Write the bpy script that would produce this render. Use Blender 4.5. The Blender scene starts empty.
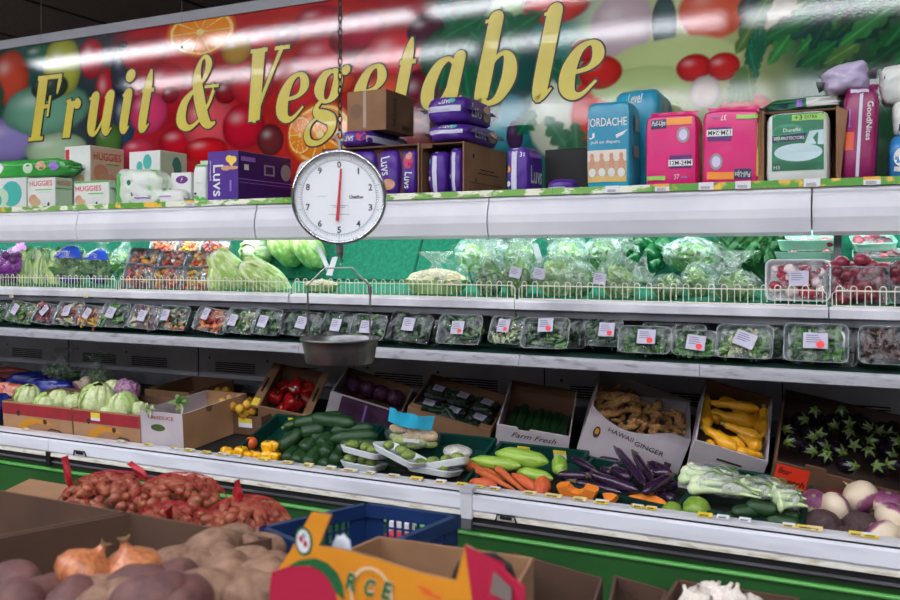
import bpy, bmesh, math, random
import numpy as np
from mathutils import Vector, Matrix, noise
R = random.Random(7)
PI = math.pi
COL = bpy.context.scene.collection
# ------------------------------------------------------------------ camera model (used to lay the place out in metres)
TH = math.radians(25.8); S_, C_ = math.sin(TH), math.cos(TH)
FOC, CX, HOR, EYE = 875.0, 450.0, 255.0, 1.60
def ray(px, py):
    u = (px-CX)/FOC; v = -(py-HOR)/FOC
    return Vector((u*C_-S_, C_+u*S_, v))
CAM = Vector((0, 0, EYE))
def onY(px, py, Y):
    r = ray(px, py); return CAM + r*(Y/r.y)
def onZ(px, py, Z):
    r = ray(px, py); return CAM + r*((Z-EYE)/r.z)
def atd(px, py, d):
    return CAM + ray(px, py)*d
def onP(px, py, P, n):
    r = ray(px, py); return CAM + r*((P-CAM).dot(n)/r.dot(n))
DK0, DKS = 0.80, 0.07
def deckz(y): return DK0 + DKS*(y-2.6)
def deck(px, py, off=0.0):
    r = ray(px, py)            # 1.6 + t rz = DK0+off + DKS*(t ry - 2.6)
    t = (DK0+off-DKS*2.6-EYE)/(r.z-DKS*r.y)
    return CAM + r*t
def dist_on(px, py, A, D):
    r = ray(px, py).normalized(); oc = CAM-A
    b = r.dot(oc); c = oc.dot(oc)-D*D; disc = b*b-c
    t = -b + (math.sqrt(disc) if disc > 0 else 0)
    return CAM + r*t
# ------------------------------------------------------------------ materials
def lin(c):
    r = []
    for v in c[:3]:
        v = v/255.0
        r.append(v/12.92 if v <= 0.04045 else ((v+0.055)/1.055)**2.4)
    return (*r, 1.0)
_M = {}
def M(name, c=(200,200,200), c2=None, rough=0.5, metal=0.0, scale=8.0, bump=0.0, bscale=None, emit=0.0, spec=0.5, lo=0.35, hi=0.65, coat=0.0, stretch=None, sub=0.0, detail=3):
    if name in _M: return _M[name]
    m = bpy.data.materials.new(name); m.use_nodes = True
    nt = m.node_tree; b = nt.nodes['Principled BSDF']
    b.inputs['Base Color'].default_value = lin(c)
    b.inputs['Roughness'].default_value = rough; b.inputs['Metallic'].default_value = metal
    b.inputs['Specular IOR Level'].default_value = spec; b.inputs['Coat Weight'].default_value = coat
    if sub: b.inputs['Subsurface Weight'].default_value = sub; b.inputs['Subsurface Scale'].default_value = 0.01
    tc = nt.nodes.new('ShaderNodeTexCoord'); vec = tc.outputs['Object']
    if stretch:
        mp = nt.nodes.new('ShaderNodeMapping'); mp.inputs['Scale'].default_value = stretch
        nt.links.new(vec, mp.inputs['Vector']); vec = mp.outputs['Vector']
    if c2 is not None:
        n = nt.nodes.new('ShaderNodeTexNoise'); n.inputs['Scale'].default_value = scale; n.inputs['Detail'].default_value = detail
        nt.links.new(vec, n.inputs['Vector'])
        r = nt.nodes.new('ShaderNodeValToRGB'); e = r.color_ramp.elements
        e[0].position = lo; e[0].color = lin(c); e[1].position = hi; e[1].color = lin(c2)
        nt.links.new(n.outputs['Fac'], r.inputs['Fac']); nt.links.new(r.outputs['Color'], b.inputs['Base Color'])
    if bump:
        n2 = nt.nodes.new('ShaderNodeTexNoise'); n2.inputs['Scale'].default_value = bscale or scale*3; n2.inputs['Detail'].default_value = 3
        nt.links.new(vec, n2.inputs['Vector'])
        bp = nt.nodes.new('ShaderNodeBump'); bp.inputs['Strength'].default_value = bump; bp.inputs['Distance'].default_value = 0.004
        nt.links.new(n2.outputs['Fac'], bp.inputs['Height']); nt.links.new(bp.outputs['Normal'], b.inputs['Normal'])
    if emit:
        b.inputs['Emission Color'].default_value = lin(c); b.inputs['Emission Strength'].default_value = emit
    _M[name] = m; return m
def Mcolor(name, rough=0.4, bump=0.0, bscale=60, coat=0.0):     # colours stored on the mesh (printed artwork)
    if name in _M: return _M[name]
    m = M(name, rough=rough, bump=bump, bscale=bscale, coat=coat); nt = m.node_tree
    a = nt.nodes.new('ShaderNodeAttribute'); a.attribute_name = 'Print'
    nt.links.new(a.outputs['Color'], nt.nodes['Principled BSDF'].inputs['Base Color']); return m
def Mfilm(name, tint=(235,245,240), lo=0.08, hi=0.5, rough=0.12, scale=25):    # clear plastic film with crinkles
    if name in _M: return _M[name]
    m = bpy.data.materials.new(name); m.use_nodes = True; nt = m.node_tree
    b = nt.nodes['Principled BSDF']; out = nt.nodes['Material Output']
    b.inputs['Base Color'].default_value = lin(tint); b.inputs['Roughness'].default_value = rough
    b.inputs['Specular IOR Level'].default_value = 1.0
    tc = nt.nodes.new('ShaderNodeTexCoord')
    n = nt.nodes.new('ShaderNodeTexNoise'); n.inputs['Scale'].default_value = scale; n.inputs['Detail'].default_value = 4; n.inputs['Distortion'].default_value = 1.5
    nt.links.new(tc.outputs['Object'], n.inputs['Vector'])
    bp = nt.nodes.new('ShaderNodeBump'); bp.inputs['Strength'].default_value = 0.9; bp.inputs['Distance'].default_value = 0.01
    nt.links.new(n.outputs['Fac'], bp.inputs['Height']); nt.links.new(bp.outputs['Normal'], b.inputs['Normal'])
    mr = nt.nodes.new('ShaderNodeMapRange'); mr.inputs['From Min'].default_value = 0.45; mr.inputs['From Max'].default_value = 0.75
    mr.inputs['To Min'].default_value = lo; mr.inputs['To Max'].default_value = hi
    nt.links.new(n.outputs['Fac'], mr.inputs['Value'])
    t = nt.nodes.new('ShaderNodeBsdfTransparent'); mx = nt.nodes.new('ShaderNodeMixShader')
    nt.links.new(mr.outputs['Result'], mx.inputs['Fac']); nt.links.new(t.outputs['BSDF'], mx.inputs[1]); nt.links.new(b.outputs['BSDF'], mx.inputs[2])
    nt.links.new(mx.outputs['Shader'], out.inputs['Surface'])
    _M[name] = m; return m
def Mgrad(name, stops, axis=2, rough=0.45, nscale=6, namt=0.25, bump=0.2, bscale=30):     # skin colour that changes along the fruit itself (object axis 0..1 via Generated)
    if name in _M: return _M[name]
    m = M(name, rough=rough, bump=bump, bscale=bscale); nt = m.node_tree
    tc = nt.nodes.new('ShaderNodeTexCoord'); sp = nt.nodes.new('ShaderNodeSeparateXYZ')
    nt.links.new(tc.outputs['Generated'], sp.inputs['Vector'])
    n = nt.nodes.new('ShaderNodeTexNoise'); n.inputs['Scale'].default_value = nscale
    nt.links.new(tc.outputs['Generated'], n.inputs['Vector'])
    ma = nt.nodes.new('ShaderNodeMath'); ma.operation = 'MULTIPLY_ADD'; ma.inputs[1].default_value = namt*2; 
    nt.links.new(n.outputs['Fac'], ma.inputs[0]); nt.links.new(sp.outputs[axis], ma.inputs[2])
    mb = nt.nodes.new('ShaderNodeMath'); mb.operation = 'SUBTRACT'; mb.inputs[1].default_value = namt
    nt.links.new(ma.outputs[0], mb.inputs[0])
    r = nt.nodes.new('ShaderNodeValToRGB'); e = r.color_ramp.elements
    e[0].position = stops[0][0]; e[0].color = lin(stops[0][1]); e[1].position = stops[-1][0]; e[1].color = lin(stops[-1][1])
    for p, c in stops[1:-1]:
        x = e.new(p); x.color = lin(c)
    nt.links.new(mb.outputs[0], r.inputs['Fac']); nt.links.new(r.outputs['Color'], nt.nodes['Principled BSDF'].inputs['Base Color'])
    return m
# ------------------------------------------------------------------ mesh builder
class B:
    def __init__(s): s.v = []; s.f = []; s.m = []; s.sm = []; s.mats = []; s.X = Matrix.Identity(4)
    def mi(s, mat):
        if mat not in s.mats: s.mats.append(mat)
        return s.mats.index(mat)
    def add(s, vs, fs, mat, smooth=False):
        o = len(s.v); k = s.mi(mat)
        for p in vs: s.v.append(s.X @ Vector(p))
        for f in fs:
            s.f.append([o+i for i in f]); s.m.append(k); s.sm.append(smooth)
        return s
    def hexa(s, b4, t4, mat):
        return s.add(list(b4)+list(t4), [(3,2,1,0),(4,5,6,7),(0,1,5,4),(1,2,6,5),(2,3,7,6),(3,0,4,7)], mat)
    def box(s, x0, x1, y0, y1, z0, z1, mat):
        return s.hexa([(x0,y0,z0),(x1,y0,z0),(x1,y1,z0),(x0,y1,z0)], [(x0,y0,z1),(x1,y0,z1),(x1,y1,z1),(x0,y1,z1)], mat)
    def prof(s, pts, x0, x1, mat, smooth=False):       # closed (y,z) profile run along x
        n = len(pts)
        vs = [(x0, p[0], p[1]) for p in pts]+[(x1, p[0], p[1]) for p in pts]
        s.add(vs, [(i, (i+1) % n, n+(i+1) % n, n+i) for i in range(n)], mat, smooth)
        return s.add(vs, [tuple(range(n-1, -1, -1)), tuple(range(n, 2*n))], mat)
    def tube(s, pts, r, mat, n=8, closed=False, cap=True):
        pts = [Vector(p) for p in pts]; N = len(pts); vs = []; fs = []
        rr = r if isinstance(r, (list, tuple)) else [r]*N
        up = Vector((0.13, 0.21, 0.97))
        for i, p in enumerate(pts):
            a = pts[i-1] if (i > 0 or closed) else p; b = pts[(i+1) % N] if (i < N-1 or closed) else p
            t = (b-a).normalized() if (b-a).length > 1e-9 else Vector((0, 0, 1))
            x = t.cross(up)
            if x.length < 0.05: x = t.cross(Vector((1, 0, 0)))
            x.normalize(); y = t.cross(x)
            for k in range(n):
                an = 2*PI*k/n; vs.append(p+(x*math.cos(an)+y*math.sin(an))*rr[i])
        L = N if closed else N-1
        for i in range(L):
            for k in range(n):
                j = (i+1) % N; fs.append((i*n+k, i*n+(k+1) % n, j*n+(k+1) % n, j*n+k))
        s.add(vs, fs, mat, True)
        if cap and not closed: s.add(vs[:n]+vs[-n:], [tuple(range(n)), tuple(range(2*n-1, n-1, -1))], mat)
        return s
    def lathe(s, prof, mat, n=24, fn=None):            # (r,z) profile about z
        vs = []; fs = []
        for (r, z) in prof:
            for k in range(n):
                a = 2*PI*k/n; p = Vector((r*math.cos(a), r*math.sin(a), z)); vs.append(fn(p, a) if fn else p)
        for i in range(len(prof)-1):
            for k in range(n): fs.append((i*n+k, i*n+(k+1) % n, (i+1)*n+(k+1) % n, (i+1)*n+k))
        return s.add(vs, fs, mat, True)
    def disc(s, c, rx, ry, mat, n=28, X=Vector((1,0,0)), Y=Vector((0,0,1))):
        c = Vector(c); return s.add([c+X*(rx*math.cos(2*PI*k/n))+Y*(ry*math.sin(2*PI*k/n)) for k in range(n)], [tuple(range(n))], mat)
    def grid(s, fn, nu, nv, mat, smooth=True):
        vs = [fn(i/nu, j/nv) for j in range(nv+1) for i in range(nu+1)]
        return s.add(vs, [(j*(nu+1)+i, j*(nu+1)+i+1, (j+1)*(nu+1)+i+1, (j+1)*(nu+1)+i) for j in range(nv) for i in range(nu)], mat, smooth)
    def blob(s, fn, mat, sub=3):
        vs, fs = ico(sub); return s.add([fn(Vector(p)) for p in vs], fs, mat, True)
    def text(s, txt, O, X, Y, w, h, mat, rot=0, shear=0, bold=0.0, fit=None, nrm=None):   # centred at O, w along X, h along Y
        vs, fs = text_geo(txt, shear, bold); c, sn = math.cos(rot), math.sin(rot)
        pts = []
        for (a, b) in vs:
            x = (a-.5)*w; y = (b-.5)*h
            P = O + X*(x*c-y*sn) + Y*(x*sn+y*c)
            pts.append(fit(P) if fit else P)
        return s.add(pts, fs, mat)
    def mesh(s, name):
        me = bpy.data.meshes.new(name); me.from_pydata([tuple(p) for p in s.v], [], s.f)
        for m in s.mats: me.materials.append(m)
        me.polygons.foreach_set('material_index', s.m); me.polygons.foreach_set('use_smooth', s.sm)
        me.update(); return me
    def build(s, name, parent=None, loc=None, fix=True):
        me = s.mesh(name)
        if fix and s.f:
            bm = bmesh.new(); bm.from_mesh(me); bmesh.ops.recalc_face_normals(bm, faces=bm.faces); bm.to_mesh(me); bm.free()
        o = bpy.data.objects.new(name, me); COL.objects.link(o)
        if parent: o.parent = parent
        if loc is not None: o.location = loc
        return o
_ico = {}
def ico(sub):
    if sub not in _ico:
        bm = bmesh.new(); bmesh.ops.create_icosphere(bm, subdivisions=sub, radius=1.0)
        _ico[sub] = ([tuple(v.co) for v in bm.verts], [tuple(v.index for v in f.verts) for f in bm.faces]); bm.free()
    return _ico[sub]
_tx = {}
def text_geo(txt, shear=0, bold=0.0):
    k = (txt, shear, bold)
    if k not in _tx:
        cu = bpy.data.curves.new('t', 'FONT'); cu.body = txt; cu.shear = shear; cu.offset = bold; cu.resolution_u = 3
        ob = bpy.data.objects.new('t', cu); me = ob.to_mesh()
        vs = [(v.co.x, v.co.y) for v in me.vertices]; fs = [tuple(p.vertices) for p in me.polygons]
        ob.to_mesh_clear(); bpy.data.objects.remove(ob); bpy.data.curves.remove(cu)
        x0 = min(v[0] for v in vs); x1 = max(v[0] for v in vs); y0 = min(v[1] for v in vs); y1 = max(v[1] for v in vs)
        _tx[k] = ([((a-x0)/(x1-x0), (b-y0)/(y1-y0)) for a, b in vs], fs)
    return _tx[k]
def tag(o, label, cat, group=None, kind=None):
    o['label'] = label; o['category'] = cat
    if group: o['group'] = group
    if kind: o['kind'] = kind
    return o
def empty(name, loc=(0,0,0), label=None, cat=None, group=None, mat=None):
    o = bpy.data.objects.new(name, None); COL.objects.link(o); o.empty_display_size = 0.05
    if mat is not None: o.matrix_world = mat
    else: o.location = loc
    if label: tag(o, label, cat, group)
    return o
def struct(b, name, **k):
    o = b.build(name, **k); o['kind'] = 'structure'; return o
def frame(O, x, y=None, z=None):
    x = Vector(x).normalized()
    if y is not None:
        y = Vector(y); y = (y - x*y.dot(x)).normalized(); z = x.cross(y)
    else:
        z = Vector(z); z = (z - x*z.dot(x)).normalized(); y = z.cross(x)
    m = Matrix.Identity(4)
    for i in range(3): m[i][0] = x[i]; m[i][1] = y[i]; m[i][2] = z[i]; m[i][3] = O[i]
    return m
def catmull(pts, n=8):
    out = []; P = [pts[0]]+list(pts)+[pts[-1]]
    for i in range(1, len(P)-2):
        for k in range(n):
            t = k/n; q = []
            for a, b, c, d in zip(P[i-1], P[i], P[i+1], P[i+2]):
                q.append(0.5*((2*b)+(-a+c)*t+(2*a-5*b+4*c-d)*t*t+(-a+3*b-3*c+d)*t**3))
            out.append(q)
    out.append(list(pts[-1])); return out
white = M('white_enamel', (222,222,228), (205,205,214), rough=0.35, scale=3, bump=.05)
white2 = M('white_enamel_worn', (225,225,232), (188,188,196), rough=0.4, scale=5, bump=.15, bscale=25)
greyst = M('grey_steel', (120,120,126), (90,90,96), rough=0.4, metal=.3, scale=6)
dark = M('dark_gap', (22,22,24), rough=.6)
black = M('black_plastic', (16,17,19), rough=.45)
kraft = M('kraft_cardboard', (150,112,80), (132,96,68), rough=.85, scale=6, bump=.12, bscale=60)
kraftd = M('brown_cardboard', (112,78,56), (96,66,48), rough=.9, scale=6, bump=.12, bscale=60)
ink = M('black_ink', (20,18,20), rough=.7)
paper = M('white_paper', (225,225,232), rough=.6)
yel = M('yellow_tag', (232,205,60), rough=.5)
LAMP, CASEL, EXPO = 26.0, 20.0, 0.03
# ================================================================== ROOM
XL, XR = -9.0, 4.0
b = B(); b.box(XL, XR, -6, 8, -.1, 0, M('floor_tile', (112,104,96), (98,92,86), rough=.35, scale=2)); struct(b, 'floor')
ceilm = M('ceiling_tile', (205,190,182), (190,176,168), rough=.95, scale=30, bump=.3, bscale=80)
b = B(); b.box(XL, XR, -6, 8, 3.8, 3.9, ceilm)
gm = M('ceiling_grid_metal', (60,56,54), rough=.8)
x = XL
while x < XR: b.box(x-.012, x+.012, -6, 8, 3.79, 3.8, gm); x += 1.22
y = -6
while y < 8: b.box(XL, XR, y-.012, y+.012, 3.792, 3.802, gm); y += 1.22
struct(b, 'ceiling')
wm = M('painted_wall', (104,100,96), (92,88,84), rough=.9, scale=2)
for nm, a in (('wall_back', (XL, XR, 8, 8.1)), ('wall_front', (XL, XR, -6.1, -6)), ('wall_left', (XL-.1, XL, -6, 8)), ('wall_right', (XR, XR+.1, -6, 8))):
    b = B(); b.box(*a, 0, 3.8, wm); struct(b, nm)
# fluorescent fittings
tubem = M('lit_tube_diffuser', (242,245,252), emit=LAMP)
fit = 0
for yy in (0.6, -0.75, -4.4, -5.4):  # the two rear rows are added fill for front faces and back panel
    for i in range(5):
        x0 = -8.4 + i*2.45
        if x0+2.3 > XR: continue
        r = empty('ceiling_light', (x0+1.15, yy, 3.8), ['long strip light nearest the produce case', 'long strip light in the middle row over the aisle', 'added fill strip light in the third row far behind the shopper', 'added fill strip light in the last row close to the front wall'][(0.6, -0.75, -4.4, -5.4).index(yy)] + ' hanging from the ceiling', 'ceiling light', 'strip lights over the aisle row %s' % 'abcd'[(0.6, -0.75, -4.4, -5.4).index(yy)])
        b = B(); b.box(-1.15, 1.15, -.11, .11, -.07, 0, white); b.build('housing', r)
        b = B(); b.box(-1.13, 1.13, -.09, .09, -.10, -.071, tubem); b.build('diffuser', r)
# ================================================================== SIGN over the case
SY = 3.7; SZ0, SZ1 = 1.84, 1.6+.346*SY
SX0, SX1 = -6.4, 1.0
def paint_sign():
    st = .005; nx = int((SX1-SX0)/st); nz = int((SZ1-SZ0)/st)
    xs = np.linspace(SX0, SX1, nx+1); zs = np.linspace(SZ0, SZ1, nz+1)
    X, Z = np.meshgrid(xs, zs)
    xr, zr = X.ravel(), Z.ravel()
    def nz_(fx, fz, ph): return np.sin(xr*fx+ph)*np.cos(zr*fz+ph*1.7)
    w1 = (nz_(9,11,.3)+nz_(23,19,1.1)*.5+nz_(51,47,2.)*.3)
    w2 = (nz_(11,8,2.3)+nz_(19,27,.4)*.5+nz_(47,55,3.)*.3)
    col = np.zeros((xr.size, 3))
    def L(c): return np.array(lin(c)[:3])
    stops = [(-60,(60,90,80)),(20,(40,90,85)),(110,(60,60,70)),(135,(175,30,50)),(300,(190,45,40)),(420,(170,40,50)),(445,(30,95,85)),(560,(50,130,120)),(600,(185,190,160)),(680,(190,200,150)),(760,(150,160,110)),(800,(60,105,75)),(940,(40,80,60))]
    sx = np.array([onY(p[0], 90, SY).x for p in stops])
    for k in range(3): col[:, k] = np.interp(xr+w1*.02, sx, [L(p[1])[k] for p in stops])
    col *= (1+.18*w2)[:, None]
    def dm(px): u = (px-CX)/FOC; q = C_+u*S_; return FOC*q*q/SY, FOC*q/SY       # px per metre (horizontal, vertical)
    def ell(px, py, rx, ry, c, hl=.35, rim=None, soft=.12, wob=.05, dk=.62, rot=0):
        P = onY(px, py, SY); a, bb = dm(px); RX, RY = rx/a, ry/bb
        dx, dz = xr-P.x, zr-P.z
        if rot: dx, dz = dx*math.cos(rot)+dz*math.sin(rot), -dx*math.sin(rot)+dz*math.cos(rot)
        d = np.sqrt((dx/RX)**2+(dz/RY)**2)*(1+wob*w1)
        al = np.clip((1-d)/soft, 0, 1)
        sh = 1.0-dk*np.clip(d, 0, 1)**3
        cc = L(c)[None, :]*sh[:, None]
        if hl:
            h = np.exp(-(((dx+RX*.3)/(RX*.3))**2+((dz-RY*.35)/(RY*.22))**2))*hl
            cc = cc*(1-h[:, None])+h[:, None]*.9
        if rim is not None:
            t = np.clip((d-.82)/.06, 0, 1)[:, None]; cc = cc*(1-t)+L(rim)[None, :]*t
        nonlocal col
        col = col*(1-al[:, None])+cc*al[:, None]
        return dx/RX, dz/RY, d, al
    def slice_(px, py, rx, ry):
        dx, dz, d, al = ell(px, py, rx, ry, (240,150,40), hl=0, dk=.1, rim=(225,120,20))
        an = np.arctan2(dz, dx); seg = np.abs(np.sin(an*5))
        m = (al > .5) & (d < .8) & ((seg < .16) | (d < .12)); col[m] = L((250,225,150))
        m = (al > .5) & (d > .78) & (d < .86); col[m] = L((250,215,140))
    def leaf(px, py, ln, wd, ang, c):                       # serrated leaf spray
        P = onY(px, py, SY); a, bb = dm(px); l_, w_ = ln/bb, wd/bb
        dx, dz = (xr-P.x)*a/bb, zr-P.z
        t = (dx*math.cos(ang)+dz*math.sin(ang))/l_; q = np.abs(-dx*math.sin(ang)+dz*math.cos(ang))/w_
        prof = np.sin(np.clip(t, 0, 1)*PI)**.7*(.65+.35*np.abs(np.sin(t*14)))
        al = np.where((t > 0) & (t < 1), np.clip((prof-q)*5, 0, 1), 0)*.92
        cc = L(c)[None, :]*(.7+.5*np.exp(-(q/.1)**2)+.35*(q-.3)*np.sin(t*16+q*4)+.15*w1)[:, None]
        nonlocal col
        col = col*(1-al[:, None])+np.clip(cc, 0, 1)*al[:, None]
    # left: peppers, melon, aubergine tones
    for a in [(5,140,45,24,(150,140,195)),(10,78,20,30,(200,85,60)),(-25,100,30,30,(60,110,80)),(38,55,16,12,(25,110,80)),(45,110,45,28,(120,175,150)),(55,150,34,18,(180,205,170)),(62,68,20,32,(185,190,80)),(50,88,20,14,(60,80,70)),
              (92,58,14,22,(190,25,55)),(106,96,12,32,(195,30,50)),(122,70,12,30,(35,50,70)),(124,120,12,30,(50,80,110)),(108,140,14,20,(90,130,60)),
              (143,55,24,16,(195,35,50)),(165,82,22,20,(200,30,60)),(148,112,20,22,(225,75,125)),(178,142,20,16,(200,20,50)),(170,95,9,9,(150,20,50)),(208,122,30,28,(228,95,105)),(137,150,16,12,(210,60,90)),
              (243,126,22,24,(205,20,55)),(226,92,12,13,(150,20,40)),(205,150,22,14,(215,25,40)),(271,140,14,17,(120,45,50)),(252,85,24,22,(205,40,60)),(262,45,26,20,(205,35,50)),(287,36,14,12,(150,15,40)),(300,88,26,30,(215,55,60)),(236,50,16,16,(190,150,60)),
              (325,58,34,26,(205,35,65)),(300,140,16,22,(225,60,40)),(350,40,22,18,(150,15,50)),(362,30,24,20,(185,25,70)),(395,55,34,30,(225,60,70)),(380,100,34,28,(235,100,70)),(340,80,16,14,(225,90,60)),(418,95,20,26,(120,20,50)),(318,20,26,16,(190,30,60)),(425,30,20,18,(90,35,60)),(410,140,24,20,(150,30,50))]:
        ell(*a)
    slice_(200, 32, 36, 26); slice_(320, 134, 34, 34); slice_(300,135,14,22)
    for a in [(448,55,30,30,(30,100,70)),(500,70,45,40,(25,95,90)),(505,125,30,34,(60,160,175)),(470,110,30,26,(30,110,115)),(510,4,34,14,(175,205,150)),(470,5,22,16,(60,100,70)),(556,3,36,22,(215,65,55)),(515,136,9,16,(90,60,100))]:
        ell(*a, hl=.1)
    ell(556, 118, 30, 40, (205,212,190), hl=.2, dk=.2); ell(600, 112, 32, 44, (220,55,38), hl=0, dk=.15)
    ell(622, 26, 34, 34, (200,180,185), hl=.3, dk=.25); ell(664, 24, 14, 30, (70,100,100), hl=0); ell(713, 10, 38, 30, (215,95,60), hl=.2, dk=.25)
    ell(782, 10, 42, 32, (205,200,180), hl=.3, dk=.3); ell(860, 5, 40, 20, (110,60,70), hl=0)
    ell(670, 62, 70, 26, (195,210,150), hl=0, dk=.1); ell(640, 85, 55, 20, (185,205,140), hl=0, dk=.2); ell(600, 72, 24, 18, (205,45,38), hl=.2); ell(585, 50, 14, 12, (200,40,50), hl=.2)
    ell(694, 68, 19, 15, (205,38,42)); ell(723, 67, 18, 15, (205,38,42)); ell(744, 112, 32, 20, (220,70,42), hl=.1); ell(705, 92, 17, 18, (220,205,195))
    ell(650, 105, 40, 20, (190,200,150), hl=0, dk=.2)
    rr = random.Random(3)
    for px, py, ln, an in [(440,90,70,1.4),(470,110,70,1.7),(455,60,50,.9),(500,110,60,2.0),(520,60,60,1.9),(545,115,50,-1.0),(575,120,45,-1.5),(535,110,30,-2.2),(500,40,50,.5),(480,40,44,2.4),(540,60,50,-.6),(440,40,44,.4)]:
        leaf(px, py, ln, 13, an, (35,125,85))
    for k in range(46):
        px = 728+rr.random()*210; py = 95-rr.random()*85-(px-730)*.12
        leaf(px, py, 40+rr.random()*45, 8+rr.random()*7, .35+rr.random()*.7, rr.choice([(30,90,60),(45,125,75),(70,150,85),(30,80,75),(100,140,80)]))
    for k in range(6): leaf(742+k*3, 80, 62-abs(k-2)*8, 9, 1.0+k*.16, (45,125,95))
    for k in range(5): leaf(728+k*6, 104, 40, 8, 1.2+k*.12, (110,145,90))
    col = np.clip(col**1.15*.9, 0, 1)
    vs = np.stack([xr, np.full_like(xr, SY), zr], 1)
    i = np.arange(nx)[None, :]+np.arange(nz)[:, None]*(nx+1); i = i.ravel()
    fs = np.stack([i, i+1, i+nx+2, i+nx+1], 1)
    me = bpy.data.meshes.new('printed_picture'); me.from_pydata(vs.tolist(), [], fs.tolist())
    at = me.color_attributes.new('Print', 'FLOAT_COLOR', 'POINT')
    at.data.foreach_set('color', np.concatenate([col, np.ones((col.shape[0], 1))], 1).ravel())
    me.materials.append(Mcolor('glossy_sign_print', rough=.05, bump=.022, bscale=150, coat=.0))
    me.materials[0].node_tree.nodes['Principled BSDF'].inputs['Specular IOR Level'].default_value = .5
    me.update(); return me
sign = empty('store_sign', ((SX0+SX1)/2, SY+.03, SZ0), 'long glossy fruit and vegetable picture sign with big yellow lettering above the case', 'sign')
inv = Matrix.Translation(-sign.location)
me = paint_sign(); me.transform(inv); o = bpy.data.objects.new('printed_picture', me); COL.objects.link(o); o.parent = sign
b = B(); b.X = inv.copy(); b.box(SX0, SX1, SY+.003, SY+.05, SZ0, SZ1, white); b.build('backing_board', sign)
b = B(); b.X = inv.copy(); b.box(SX0, SX1, SY-.012, SY+.06, SZ1, SZ1+.055, M('grey_trim', (150,150,158), rough=.5)); b.build('top_trim', sign)
GL = {
'F': (.72, [[(.2,0,.17),(.2,1,.17)],[(.04,.972,.055),(.70,.972,.055)],[(0,.025,.05),(.42,.025,.05)],[(.2,.52,.05),(.46,.52,.05)],[(.47,.36,.035),(.47,.68,.035)],[(.69,1,.05),(.68,.85,.06),(.66,.70,.02)]]),
'r': (.5, [[(.16,0,.15),(.16,.56,.15)],[(0,.56,.035),(.16,.58,.05)],[(.2,.3,.03),(.28,.48,.05),(.38,.55,.09)],[(.41,.5,.13),(.412,.505,.13)]]),
'u': (.66, [[(.14,.58,.14),(.14,.16,.14),(.2,.035,.08),(.3,.07,.04),(.42,.26,.03)],[(.5,.58,.14),(.49,.14,.14),(.54,.02,.06),(.64,.1,.02)],[(0,.56,.03),(.14,.585,.05)],[(.38,.56,.03),(.5,.585,.05)]]),
'i': (.34, [[(.16,.58,.15),(.15,.14,.15),(.2,.025,.07),(.32,.1,.02)],[(0,.56,.03),(.16,.585,.05)],[(.16,.84,.17),(.162,.845,.17)]]),
't': (.40, [[(.2,.9,.03),(.17,.68,.14),(.15,.14,.15),(.21,.025,.08),(.37,.11,.02)],[(0,.6,.05),(.38,.6,.05)]]),
'&': (1.0, [[(1.0,.05,.03),(.85,.02,.1),(.68,.14,.15),(.48,.45,.16),(.36,.72,.12),(.4,.93,.05),(.52,.98,.055),(.62,.86,.1),(.56,.68,.06),(.36,.54,.045),(.14,.36,.12),(.12,.12,.15),(.32,.0,.08),(.56,.08,.045),(.76,.3,.045),(.84,.5,.05)],[(.8,.53,.13),(.83,.535,.12)],[(.6,.56,.035),(.95,.56,.035)]]),
'V': (.92, [[(.2,1,.19),(.36,.02,.17)],[(.36,.0,.05),(.5,.4,.05),(.78,1,.06)],[(0,.975,.045),(.42,.975,.045)],[(.6,.975,.045),(.96,.975,.045)]]),
'e': (.52, [[(.14,.27,.035),(.36,.31,.05),(.46,.42,.11),(.42,.54,.09),(.32,.59,.045),(.18,.52,.09),(.09,.33,.145),(.1,.13,.15),(.2,.015,.09),(.34,.02,.045),(.5,.16,.025)]]),
'g': (.6, [[(.3,.59,.04),(.17,.53,.1),(.12,.37,.13),(.2,.23,.06),(.3,.2,.04),(.41,.28,.11),(.44,.46,.12),(.38,.57,.07),(.3,.59,.04)],[(.45,.54,.05),(.52,.6,.06)],[(.56,.58,.1),(.563,.582,.1)],[(.2,.22,.04),(.12,.13,.06),(.16,.05,.1),(.32,.0,.13),(.44,-.06,.12),(.46,-.2,.08),(.3,-.33,.05),(.1,-.32,.07),(.02,-.2,.07),(.06,-.08,.04),(.2,.01,.03)]]),
'a': (.64, [[(.46,.5,.035),(.34,.58,.05),(.18,.5,.11),(.08,.28,.145),(.1,.09,.14),(.2,.01,.06),(.34,.1,.035),(.46,.36,.03)],[(.52,.59,.13),(.49,.14,.14),(.54,.025,.06),(.66,.12,.02)]]),
'b': (.62, [[(.16,1,.15),(.14,.14,.15),(.18,.03,.08),(.28,.0,.05),(.42,.07,.1),(.51,.28,.15),(.48,.48,.12),(.38,.58,.05),(.26,.52,.04),(.16,.34,.03)],[(0,.975,.03),(.16,.99,.04)]]),
'l': (.34, [[(.16,1,.16),(.15,.14,.16),(.2,.025,.07),(.33,.12,.02)],[(0,.975,.03),(.16,.99,.04)]]),
}
lety = M('yellow_lettering', (222,205,70), (212,192,62), rough=.3, scale=4, coat=.2)
letk = M('black_outline', (15,15,15), rough=.35)
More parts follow.
